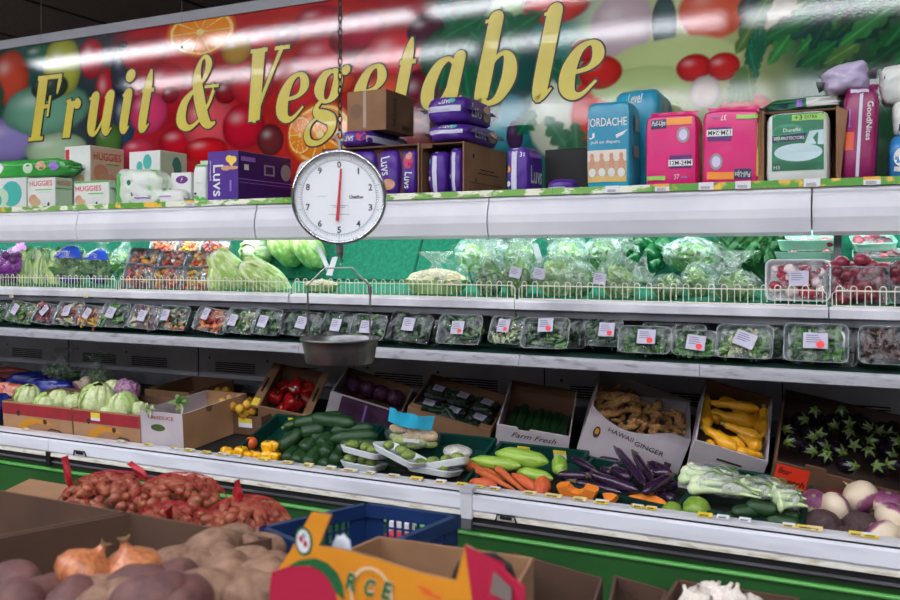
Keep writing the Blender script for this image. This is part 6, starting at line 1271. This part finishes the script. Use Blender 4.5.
zt_ = .16
b.grid(lambda u, v: Vector(((u-.5)*.185+.008*v, -.025-.035*math.sin(PI*u)+.012*math.sin(u*14)*v, .100+.052*v-.02*u)), 14, 4, cy); b.build('blue_top', o, fix=False)
bagged(444, 471, 447, 2.86, .1, 'crumpled white plastic bag of garlic beside the light squash', B().blob(lambda p: Vector((p.x*.5,p.y*.5,.45+p.z*.45))*(1+.1*noise.noise(p*3)), M('garlic_white', (216,206,190), (200,188,170), rough=.6, scale=9), 2), nm='garlic_bag', cat='bag', knot=None, z0=.86, fm=Mfilm('milky_film', (235,232,226), .45, .9, .3), seed=9, body='garlic')
for i, (x0,y0,x1,y1) in enumerate([(378,474,392,476),(392,471,404,474),(400,477,414,478),(386,468,396,470)]): along(cuc[1], c2, x0,y0,.02,x1,y1,.02,.013,'small_cucumber','small green cucumber lying on the ledge between the foam trays','cucumber','small cucumbers on the ledge')
# pumpkin slices, apples
def slice_mesh(R0, R1, ang, th):
    b = B(); om = M('pumpkin_flesh', (240,140,50), (228,120,40), rough=.45, scale=6); sk = M('pumpkin_rind', (214,120,60), rough=.5); n = 14
    vs = []
    for i in range(n+1):
        a = -ang/2+ang*i/n
        for (r, z) in ((R0, -th/2),(R1, -th/2),(R1+.006,0),(R1, th/2),(R0, th/2),(R0-.004,0)):
            r2 = r*(1+.04*math.sin(i*2.1)*(1 if r == R0 else 0)); vs.append((r2*math.sin(a), z, r2*math.cos(a)))
    fs = []; fr = []
    for i in range(n):
        for k_ in range(6):
            q = (i*6+k_, i*6+(k_+1)%6, (i+1)*6+(k_+1)%6, (i+1)*6+k_); (fr if k_ in (1,2) else fs).append(q)
    fs += [(5,4,3,2,1,0), tuple(n*6+j for j in range(6))]
    b.add(vs, fs, om); bb = B(); bb.add(vs, fr, sk); return b, bb
def pumpkin(P, m, args, label):
    b, bb = slice_mesh(*args); o = b.build('pumpkin_slice'); o.matrix_world = Matrix.Translation(P) @ m; tag(o, label, 'pumpkin'); bb.build('rind', o); return o
p = onY(577, 483, 2.70); pumpkin(p, Matrix.Rotation(PI,4,'Y') @ Matrix.Rotation(-.3,4,'X'), (.030,.066,2.7,.034), 'orange pumpkin slice curved upwards like a smile on the front rail')
p = onY(642, 523, 2.70); pumpkin(p, Matrix.Rotation(-.9,4,'X') @ Matrix.Rotation(.1,4,'Y'), (.04,.10,1.5,.03), 'broad orange pumpkin wedge lying flat left of the green apples')
p = onY(607, 507, 2.69); pumpkin(p, Matrix.Rotation(-1.0,4,'X'), (.02,.05,1.0,.02), 'small pumpkin piece between the curved slice and the wedge')
for px, py, r, lab in ((672,513,.034,'green apple partly hidden beside the pumpkin wedge'),(696,511,.043,'larger green apple on the rail with its dark calyx showing')):
    p = onY(px, py, 2.72); place(apple, 'green_apple', Matrix.Translation(p) @ Matrix.Rotation(-.2,4,'Z') @ Matrix.Rotation(-1.25,4,'X') @ Matrix.Diagonal((r,r,r,1)), lab, 'apple')
# bagged leeks
lk = B(); rr = random.Random(4)
for k in range(5):
    y0 = -.34+.17*k; z0_ = .18+.12*(k % 2); bend = rr.uniform(-.12,.12)
    lk.tube([(-.5,y0,z0_),(-.46,y0,z0_),(-.40,y0,z0_),(-.30,y0,z0_),(-.1,y0+bend*.5,z0_+.03),(.2,y0+bend,z0_+.05),(.48,y0+bend*2,z0_+.04)], [.04,.13,.17,.10,.06,.05,.02], letw, 10)
for k in range(7): 
    bd = rr.uniform(-.5,.5); lk.grid(lambda u, v: Vector((-.05+v*.5, (k-3)*.1+bd*v+(u-.5)*.12, .35+.12*math.sin(v*4+k))), 2, 8, (lets, letd, letd)[k % 3], True)
def leek(px0, px1, py, Y, z0, label, seed, rz=0):
    a, c = onY(px0, 480, Y), onY(px1, 480, Y); W = c.x-a.x; H = .07
    meshjoin_bag('bagged_leeks', label, 'leek', Vector(((a.x+c.x)/2, Y, z0)), W, .15, H, lk, (W*.92,.15,.135), knot=None, seed=seed, body='leeks', fm=Mfilm('leek_film', (222,226,224), .14, .85, .12, 20), rz=rz)
leek(680, 742, 476, 2.88, .862, 'clear bag of leeks with white bulbs at the left, further back', 2, -.1)
leek(688, 772, 490, 2.82, .85, 'long clear bag of pale leeks lying in front', 3, -.12)
leek(738, 790, 486, 2.84, .850, 'shiny clear bag of leafy stalks beneath the orange card', 4, -.15)
leek(772, 804, 502, 2.76, .85, 'crumpled clear bag beside the leftmost turnip', 5, .3)
for i, (x0,y0,x1,y1,r,h) in enumerate([(722,521,750,513,6,.05),(732,514,762,511,6,.07),(750,528,780,531,5,.03),(764,519,801,527,8,.05),(746,507,778,512,6.5,.08),(704,517,722,521,5,.04),(738,524,768,525,6,.04),(778,514,800,518,6,.06)]):
    along(cuc[i % 3], c5, x0,y0,h,x1,y1,h, r*.0033, 'small_cucumber', {3:'fattest small cucumber, nearest the brown beet',0:'small cucumber at the left end of the little pile',2:'small cucumber lying lowest along the rail tags'}.get(i,'small dark green cucumber in the little pile below the leek bags'), 'cucumber', None if i in (0,2,3) else 'small cucumbers below the leek bags')
# turnips and beets
for i, (px, py, r, lab) in enumerate([(814,502,12,'purple and white turnip, leftmost of the pile'),(835,507,14,'cream turnip with its stem scar facing the aisle'),(861,498,17,'largest turnip with a purple stained base on top of the pile'),(888,504,14,'cream turnip at the back right of the pile'),(893,518,15,'cream turnip with pink shoulder at the right edge'),(883,538,17,'cream turnip resting on the rail at the lower right')]):
    ballat(turn[i % 3], c6, px, py, .08 if i < 5 else .05, r*.0032, 'turnip', lab, 'turnip', None, Matrix.Rotation(i*2.1,4,'Z') @ Matrix.Rotation((.7,1.2,-2.2,.3,.5,.9)[i],4,'X'))
for i, (px, py, r, lab) in enumerate([(822,527,17,'large brown beet at the front left of the turnips'),(860,527,15,'dark beet with a pale crown below the largest turnip'),(845,537,9.5,'small brown beet between the two larger beets'),(843,522,6,'tiny beet wedged above the small brown one'),(862,545,9,'small beet lying against the rail'),(876,520,8,'dark beet half hidden between the turnips')]):
    ballat(beet[i % 2], c6, px, py, .05, r*.0032, 'beet', lab, 'beet')
# ================================================================== FOREGROUND: display table with cartons
tblm = M('table_top', (120,96,72), (100,80,60), rough=.7)
t = empty('display_table', (-1.3, 1.35, 0), 'low wooden display table under the foreground cartons and crates', 'table'); ti = Matrix.Translation(-t.location)
b = B(); b.X = ti.copy(); b.box(-2.7, .75, .55, 2.02, .68, .72, tblm); b.build('tabletop', t)
for x in (-2.6, .6):
    for y in (.6, 1.92): b = B(); b.X = ti.copy(); b.box(x, x+.07, y, y+.07, 0, .68, tblm); b.build('leg', t)
def hexbox(name, label, rims, H, mo, mi=None, th=.006, shrink=.0, floor=True, extra=None, cat='carton'):
    """open carton from its four rim corners (fl, fr, br, bl)"""
    b = B(); mi = mi or mo; c = sum(rims, Vector((0,0,0)))/4; org = Vector((c.x, c.y, min(p.z for p in rims)-H)); r = [p-org for p in rims]
    base = [Vector((p.x*(1-shrink), p.y*(1-shrink), 0)) for p in r]
    for i in range(4):
        j = (i+1) % 4; o0, o1 = r[i], r[j]; n = Vector((0,0,1)).cross(o1-o0).normalized()*th; n = n if n.dot(-(o0+o1)) > 0 else -n; n.z = 0
        b.hexa([base[i], base[j], base[j]+n, base[i]+n], [o0, o1, o1+n, o0+n], mo)
    b.add([p+Vector((0,0,.002)) for p in base]+[p+Vector((0,0,.006)) for p in base], [(3,2,1,0),(4,5,6,7),(0,1,5,4),(1,2,6,5),(2,3,7,6),(3,0,4,7)], mi)
    if extra: extra(b, r, org)
    return tag(b.build(name, loc=org), label, cat)
RZ1 = 1.05
oz = lambda px, py, z=RZ1: onZ(px, py, z)
P = oz(131, 512.5); Q = oz(0, 537.5); d = (Q-P).normalized()
fbr = oz(272, 538); far_l = oz(-70, 478); q2 = P+d*.42
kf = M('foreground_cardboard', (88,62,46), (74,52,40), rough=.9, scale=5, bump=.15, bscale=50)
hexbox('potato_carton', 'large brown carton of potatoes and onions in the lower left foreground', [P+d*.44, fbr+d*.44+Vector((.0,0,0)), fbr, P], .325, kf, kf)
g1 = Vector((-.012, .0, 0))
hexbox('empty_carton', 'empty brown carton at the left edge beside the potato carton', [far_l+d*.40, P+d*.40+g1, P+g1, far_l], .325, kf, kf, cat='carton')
z1 = .93
hexbox('brown_carton', 'flat brown carton with raised flap behind the empty carton', [oz(-22,505,z1), oz(50,514,z1), oz(96,491,z1), oz(30,480,z1)], .205, kraft, kraftd, extra=lambda b, r, o: b.hexa([r[3], r[2], r[1], r[0]], [p+Vector((0,0,.004)) for p in (r[3], r[2], r[1], r[0])], kraft))
# support carton under the net bags
s0 = [oz(76,524,.93), oz(262,548,.93), oz(292,516,.93), oz(114,494,.93)]
hexbox('closed_carton', 'closed brown carton under the red net bags', s0, .205, kraftd, kraftd, extra=lambda b, r, o: b.add([r[0]+Vector((0,0,.002)), r[1]+Vector((0,0,.002)), r[2]+Vector((0,0,.002)), r[3]+Vector((0,0,.002))], [(0,1,2,3)], kraftd))
# net bags
bulb = M('bulb_skin', (150,84,52), (122,62,40), rough=.45, scale=12); redn = M('red_net', (170,26,40), rough=.45); 
def netbag(pc, W, D, H, label, seed, knot, rz=0):
    root = empty('net_bag', mat=Matrix.Translation(pc) @ Matrix.Rotation(rz,4,'Z')); tag(root, label, 'net bag'); rr = random.Random(seed)
    def env(u, v): # top surface height fraction
        return math.sqrt(max(0, 1-(u*u)**1.3-(v*v)**1.3))
    n = 0; tries = 0
    while n < 95 and tries < 2000:
        tries += 1; u, v = rr.uniform(-.97,.97), rr.uniform(-1,.75); e = env(u, v)
        if e <= 0.05: continue
        lay = rr.random(); zz = H*e*(1-.35*lay*lay); c = Vector((u*W/2, v*D/2, max(.014, zz-.012))); rb = rr.uniform(.0105,.0155); ax = Vector((rr.uniform(-1,1), rr.uniform(-1,1), rr.uniform(-.5,.5))).normalized(); qt = ax.to_track_quat('Z','Y').to_matrix()
        b = B(); b.blob(lambda p: qt @ Vector((p.x*rb, p.y*rb, p.z*rb*rr_l)) , bulb, 2) if False else None
        el = rr.uniform(1.3,1.9); b.blob(lambda p: c + qt @ Vector((p.x*rb*(1-.2*p.z), p.y*rb*(1-.2*p.z), p.z*rb*el)), bulb, 2)
        o = b.build('bulb', root, fix=False); n += 1
    # netting: diagonal strands over the heap
    b = B()
    for k in range(-9, 10):
        for sg in (1, -1):
            pts = []
            for i in range(15):
                s = -1.0+2*i/14; u = s; v = k/6+sg*s*.5
                if abs(v) < 1 and env(u, v) > .02: pts.append((u*W/2*1.02, v*D/2*1.02, H*env(u, v)+.005))
            if len(pts) > 2: b.tube(pts,   .0007, redn, 4, cap=False)
    b.build('net', root, fix=False)
    b = B(); ka = knot; kd = Vector(ka[1]).normalized(); k0 = Vector(ka[0]); a = kd.cross(Vector((.3,1,.2))).normalized(); c2 = kd.cross(a)
    b.grid(lambda u, v: k0+kd*(v*ka[2])+a*((.007+.007*math.sin(v*5))*math.cos(u*2*PI)*(1+.35*math.sin(u*37+v*5)))+c2*((.005+.004*v)*math.sin(u*2*PI)*(1+.3*math.sin(u*23))), 18, 6, redn); b.build('net_neck', root, fix=False)
def nbp(px, py, z=.936): p = oz(px, py, z); return p
netbag(nbp(112, 516), .27, .22, .105, 'red net bag of small brown bulbs, leftmost with its red neck standing up', 1, ((-.08,-.06,.085), (-.1,-.1,1), .075), .1)
netbag(nbp(178, 520), .24, .22, .11, 'red net bag of small brown bulbs in the middle, topmost with a small red tuft', 2, ((-.09,.0,.1), (-.6,0,.45), .06), .2)
netbag(nbp(172, 532), .20, .13, .065, 'low red net bag of small bulbs in front of the middle one, with red neck', 4, ((.02,-.05,.055), (.3,-.4,.35), .05), .2)
netbag(nbp(246, 540), .21, .18, .095, 'red net bag of small brown bulbs at the right with pinkish gathered top', 3, ((-.02,.0,.09), (.0,-.1,1), .05), .2)
# small carton at the right of the potatoes
zc_ = 1.06
hexbox('shallow_carton', 'shallow brown carton corner between the potatoes and the net bag', [oz(196,553,zc_), oz(258,560,zc_), oz(272,536,zc_), oz(218,526,zc_)], .06, kraftd, kraft) if False else None
# onions and potatoes heaped in the carton
on = [((85,574),1.07,.050,(.35,-.5),'papery orange onion lying on its side, left one of the two onions'),((130,572),1.06,.053,(-.1,.15),'pale orange onion with dry neck upwards, right one of the two onions')]
for (px,py),z,r,(a1,a2),lab in on:
    p = oz(px, py, z); place(onion, 'onion', Matrix.Translation(p) @ Matrix.Rotation(a1,4,'Y') @ Matrix.Rotation(a2,4,'X') @ Matrix.Diagonal((r*1.05,r*1.05,r*.82,1)), lab, 'onion')
pl = [(15,585,1.03,.045,1),(40,598,1.05,.04,1),(20,602,1.06,.04,1),(58,592,1.03,.042,1),(75,603,1.05,.045,1),(96,594,1.05,.04,0),(110,607,1.07,.045,0),(140,590,1.07,.05,1),(152,605,1.08,.055,1),(175,585,1.05,.045,1),(172,565,1.01,.04,0),(195,573,1.04,.045,0),(208,556,1.03,.042,0),(214,548,1.05,.045,0),(228,575,1.05,.045,0),(205,597,1.07,.048,0),(235,592,1.06,.045,0),(250,566,1.04,.042,0),(245,553,1.02,.04,0),(262,580,1.05,.045,0),(258,598,1.07,.045,0),(275,570,1.03,.04,0),(285,592,1.05,.042,0),(180,603,1.08,.045,1),(128,603,1.08,.04,0),(235,540,1.0,.038,0),(222,560,1.05,.035,0),(190,557,1.0,.035,0),(300,600,1.06,.04,1),(265,548,1.0,.038,0)]
for i, (px,py,z,r,red) in enumerate(pl):
    p = oz(px, py, z); place(pots[i % 3+3*red], 'potato', Matrix.Translation(p) @ Matrix.Rotation(i*1.3,4,'Z') @ Matrix.Rotation(.4*math.sin(i),4,'X') @ Matrix.Diagonal((r,r,r,1)), {13:'pale potato heaped highest against the back right wall of the carton',7:'dull red potato resting against the right onion',0:'brown red potato at the left edge of the picture'}.get(i, ('reddish brown potato in the left of the foreground heap' if red else 'tan brown potato in the right of the foreground heap')), 'potato', None if i in (0,7,13) else ('reddish potatoes in the foreground' if red else 'tan potatoes in the foreground'))
# hidden fill so that the heap has a body
for i in range(14):
    px, py = 20+i*20, 596-4*(i % 3); p = oz(px, py+14, .96); place(pots[i % 3], 'potato', Matrix.Translation(p) @ Matrix.Rotation(i,4,'Z') @ Matrix.Diagonal((.05,.05,.05,1)), 'potato buried low in the foreground heap below the others', 'potato', 'buried potatoes in the foreground')
# blue crate
bc = M('navy_blue_crate', (22,48,96), (18,40,82), rough=.4, scale=6)
zc_ = 1.0; rim = [oz(262,527,zc_), oz(345,561,zc_), oz(458,515,zc_), oz(366,503,zc_)]
def bluecrate():
    c = sum(rim, Vector())/4; org = Vector((c.x, c.y, .722)); H = zc_-.722; root = empty('plastic_crate', org, 'navy blue lattice plastic crate in the middle of the foreground', 'crate')
    r = [Vector((p.x-org.x, p.y-org.y, 0)) for p in rim]
    for i in range(4):
        j = (i+1) % 4; a, e = r[i], r[j]; L = (e-a).length; n = Vector((0,0,1)).cross((e-a).normalized()); X0 = Matrix.Identity(4); x = (e-a).normalized()
        m = Matrix.Identity(4)
        for k in range(3): m[k][0] = x[k]; m[k][1] = n[k]; m[k][3] = a[k]
        b = B(); b.X = m; b.box(-.004, L+.004, -.006, .010, H-.03, H, bc); b.box(0, L, 0, .004, 0, .02, bc); b.box(0, .05, 0, .004, .02, H-.03, bc); b.box(L-.05, L, 0, .004, .02, H-.03, bc)
        nn = int((L-.1)/.018)
        for k in range(nn): q = .05+(k+.5)*(L-.1)/nn; b.box(q-.003, q+.003, 0, .004, .02, H-.03, bc)
        for k in range(9): z = .03+k*(H-.06)/9; b.box(.05, L-.05, .0005, .0035, z, z+.005, bc)
        b.build('side_wall', root)
    b = B(); b.add([p for p in r]+[p+Vector((0,0,.006)) for p in r], [(3,2,1,0),(4,5,6,7),(0,1,5,4),(1,2,6,5),(2,3,7,6),(3,0,4,7)], bc); b.build('bottom', root)
bluecrate()
for i, (px, py, m_) in enumerate(((398,560,'red'),(402,546,'white'),(398,575,'red'))):
    p = oz(px, py, .80); b = B(); p.z = .729; b.box(-.03,.03,-.02,.02,0,.14, M('red_label_print',(200,40,60)) if m_ == 'red' else paper); tag(b.build('small_packet', loc=p), '%s small packet standing in the blue lattice crate, %s' % (m_, ('left','right','front')[i]), 'packet')
# orange printed carton, nearest: panel in a plane facing the shopper
LZ = atd(270, 560, 1.30); RZ_ = atd(505, 560, 1.12); xd = (RZ_-LZ); xd.z = 0; xd.normalize(); nn = Vector((-xd.y, xd.x, 0))   # nn points away from the camera
bz = .722
def pp(px, py): p = onP(px, py, LZ, nn); q = p-LZ; return (q.dot(xd), p.z-bz)
root = empty('printed_carton', mat=frame(Vector((LZ.x, LZ.y, bz)), xd, z=(0,0,1)), label='orange yellow printed carton with green letters and raised corner tabs in front', cat='carton')
orp = M('orange_yellow_print', (228,150,32), (214,136,26), rough=.5, scale=5); crim = M('crimson_print', (180,24,64), rough=.5); dgr = M('deep_green_print', (20,96,52), rough=.5)
def panel(b, pts, y0, y1, mat, mb=None):
    n = len(pts); vs = [(x, y0, z) for x, z in pts]+[(x, y1, z) for x, z in pts]
    b.add(vs, [tuple(range(n))], mat); b.add(vs, [tuple(range(2*n-1, n-1, -1))]+[(i, (i+1) % n, n+(i+1) % n, n+i) for i in range(n)], mb or kraft)
xr_ = pp(505, 560)[0]; 
tabL = [pp(312,512), pp(331,515), pp(317,548)]
out = [(pp(269,575)[0], .0), (pp(505,600)[0], 0)]
top = [pp(492,561), pp(465,545), pp(456,581), pp(420,573), pp(380,560), pp(345,550), pp(319,546), pp(331,515), pp(312,512), pp(290,551), pp(272,580)]
b = B(); panel(b, out+top, 0, .005, orp)
def lay(pts, k, mat, y=None): b.add([(x, -.0006*k, z) for x, z in pts], [tuple(range(len(pts)))], mat)
lay([pp(270,585),pp(272,572),pp(290,566),pp(312,566),pp(322,571),pp(330,580),pp(336,592),pp(338,608),pp(338,640),pp(270,640)], 1, crim)
lay([pp(288,566),pp(300,560),pp(316,558),pp(328,563),pp(338,573),pp(343,585),pp(345,600),pp(336,592),pp(330,580),pp(322,571),pp(310,565)], 2, dgr)
cx, cz = pp(304, 541); b.add([(cx+.0155*math.cos(2*PI*k/28), -.0012, cz+.021*math.sin(2*PI*k/28)) for k in range(28)], [tuple(range(28))], dgr)
b.add([(cx+.012*math.cos(2*PI*k/28), -.0016, cz+.017*math.sin(2*PI*k/28)) for k in range(28)], [tuple(range(28))], paper)
for dx, dz, m_ in ((-.004,.003,crim),(.004,-.003,crim),(.001,.008,M('bird_grey',(150,160,170)))): b.add([(cx+dx+.004*math.cos(2*PI*k/12), -.002, cz+dz+.005*math.sin(2*PI*k/12)) for k in range(12)], [tuple(range(12))], m_)
cx, cz = pp(372, 595); ring_ = [(cx+.036*math.cos(a), -.0018, cz+.040*math.sin(a)) for a in [2*PI*k/40 for k in range(40)]]; ri = [(cx+.031*math.cos(a), -.0018, cz+.035*math.sin(a)) for a in [2*PI*k/40 for k in range(40)]]
b.add(ring_+ri, [(k, (k+1) % 40, 40+(k+1) % 40, 40+k) for k in range(40)], M('pale_ring_print', (222,190,150)))
for ch, px, py in (('R',352,581),('C',371,587),('E',388,590)):
    x, z = pp(px, py); b.text(ch, Vector((x, -.0026, z)), Xv, Zv, .018, .026, M('letter_shadow_print', (225,215,190)), -.12, .2, .08); b.text(ch, Vector((x, -.0032, z)), Xv, Zv, .017, .025, dgr, -.12, .2, .04)
for px, py, w in ((425,586,.02),(432,592,.03)): x, z = pp(px, py); b.add([(x-w/2,-.001,z),(x+w/2,-.001,z-.004),(x+w/2,-.001,z-.008),(x-w/2,-.001,z-.004)], [(0,1,2,3)], M('orange_red_print', (225,90,50)))
b.build('front_panel', root)
Dp = .30
X1 = pp(505,600)[0]; X0_ = pp(270,600)[0]; ztab = pp(492,561)[1]
b = B()     # right side wall, red
for s, mo_ in ((0, crim),):
    b.hexa([(X1,0.005,0),(X1+.005,0.005,0),(X1-.085,Dp,0),(X1-.09,Dp,0)], [(X1,0.005,ztab-.05),(X1+.005,0.005,ztab-.05),(X1-.085,Dp,.385),(X1-.09,Dp,.385)], kraft)
b.build('side_panel', root)
b = B(); x, z = X1, ztab
# red corner leaf folded towards the shopper's right
b.add([(pp(465,545)[0],-.001,pp(465,545)[1]),(X1,-.001,ztab),(X1,-.001,0),(pp(478,600)[0],-.001,pp(478,640)[1])], [(0,1,2,3)], crim)
e1, e2 = pp(489,556), pp(534,580); b.hexa([(pp(482,600)[0],-.004,0),(pp(532,600)[0],-.03,0),(pp(532,600)[0],-.027,0),(pp(482,600)[0],-.001,0)], [(e1[0],-.004,e1[1]),(e2[0],-.03,e2[1]),(e2[0],-.027,e2[1]),(e1[0],-.001,e1[1])], crim)
e1, e2 = pp(498,568), pp(520,581); f1, f2 = pp(494,590), pp(520,596); b.add([(e1[0],-.013,e1[1]),(e2[0],-.026,e2[1]),(f2[0],-.027,f2[1]),(f1[0],-.012,f1[1])], [(0,1,2,3)], M('greyish_print', (120,108,104)))
b.build('corner_flap', root)
b = B(); zl = pp(290,551)[1]; b.hexa([(X0_-.0,0,0),(X0_+.005,0,0),(X0_+.005,Dp,0),(X0_,Dp,0)], [(X0_,0,zl-.05),(X0_+.005,0,zl-.05),(X0_+.005,Dp,.375),(X0_,Dp,.375)], kraft)
b.hexa([(X0_,Dp-.005,0),(X1-.09,Dp-.005,0),(X1-.09,Dp,0),(X0_,Dp,0)], [(X0_,Dp-.005,.375),(X1-.09,Dp-.005,.385),(X1-.09,Dp,.385),(X0_,Dp,.375)], kraft); b.box(X0_, X1-.09, 0, Dp, 0, .006, kraft); b.build('inner_walls', root)
b = B(); b.blob(lambda p: Vector((p.x*.05, p.y*.05, p.z*.04+.0)), black, 2); m = root.matrix_world @ Vector((pp(435,565)[0], .15, pp(435,572)[1]-.06)); tag(b.build('black_lump', loc=m), 'dark rounded item inside the orange printed carton', 'produce')
b = B(); p = root.matrix_world @ Vector((pp(330,545)[0]+.0, .03, pp(330,548)[1]-.02)); b.blob(lambda q: Vector((q.x*.018, q.y*.006, q.z*.03))*(1+.2*noise.noise(q*3)), M('grey_film', (190,195,205), rough=.2), 3); tag(b.build('plastic_scrap', loc=p), 'grey scrap of plastic beside the tall left tab of the orange carton', 'plastic')
# right foreground cartons
z2 = .93
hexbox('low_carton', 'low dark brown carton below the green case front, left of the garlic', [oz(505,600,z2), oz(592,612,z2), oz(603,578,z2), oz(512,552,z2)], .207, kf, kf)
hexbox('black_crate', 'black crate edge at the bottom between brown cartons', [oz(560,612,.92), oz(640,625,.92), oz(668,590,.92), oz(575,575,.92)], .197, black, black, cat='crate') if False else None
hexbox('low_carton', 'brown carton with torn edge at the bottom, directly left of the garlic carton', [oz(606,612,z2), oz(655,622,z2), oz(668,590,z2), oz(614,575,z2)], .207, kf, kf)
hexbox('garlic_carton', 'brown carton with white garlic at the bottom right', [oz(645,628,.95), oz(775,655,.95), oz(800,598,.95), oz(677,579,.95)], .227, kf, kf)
gm_ = B(); gm_.lathe([(.001,-.6),(.4,-.62),(.85,-.35),(1,.0),(.8,.4),(.35,.7),(.15,.95),(.12,1.3)], M('garlic_skin', (226,218,208), (200,186,178), rough=.6, scale=5), 24, fn=lambda p, a: Vector((p.x*(1+.1*math.cos(a*7)), p.y*(1+.1*math.cos(a*7)), p.z)))
gp_ = proto(gm_.mesh('garlic_bulb'), ('root_plate', B().lathe([(.3,-.6),(.1,-.68),(.001,-.66)], M('root_tan'), 10).mesh('root_plate')))
for i, (px, py) in enumerate(((700,597),(712,593),(722,597),(735,601),(690,603),(715,604),(750,606),(706,608))):
    p = oz(px, py, .945-.01*(i > 3)); place(gp_, 'garlic_bulb', Matrix.Translation(p) @ Matrix.Rotation(i,4,'Z') @ Matrix.Rotation(.6,4,'X') @ Matrix.Diagonal((.026,.026,.026,1)), 'white garlic bulb heaped in the carton at the bottom right', 'garlic', 'garlic bulbs in the bottom right carton')
# ================================================================== CAMERA / RENDER SETTINGS
cam = bpy.data.cameras.new('Camera'); co = bpy.data.objects.new('Camera', cam); COL.objects.link(co)
cam.sensor_width = 36; cam.lens = 36*FOC/900; cam.shift_y = (HOR-300)/900
co.location = CAM; co.rotation_euler = (PI/2, 0, TH)
cam.clip_start = .05
cam.dof.use_dof = True; cam.dof.focus_distance = 3.4; cam.dof.aperture_fstop = 4.0
sc = bpy.context.scene; sc.camera = co
w = bpy.data.worlds.new('World'); sc.world = w; w.use_nodes = True
w.node_tree.nodes['Background'].inputs[0].default_value = (.8,.85,1,1); w.node_tree.nodes['Background'].inputs[1].default_value = .1
sc.view_settings.view_transform = 'Standard'; sc.view_settings.look = 'None'; sc.view_settings.exposure = EXPO; sc.view_settings.gamma = 1; sc.view_settings.use_curve_mapping = False
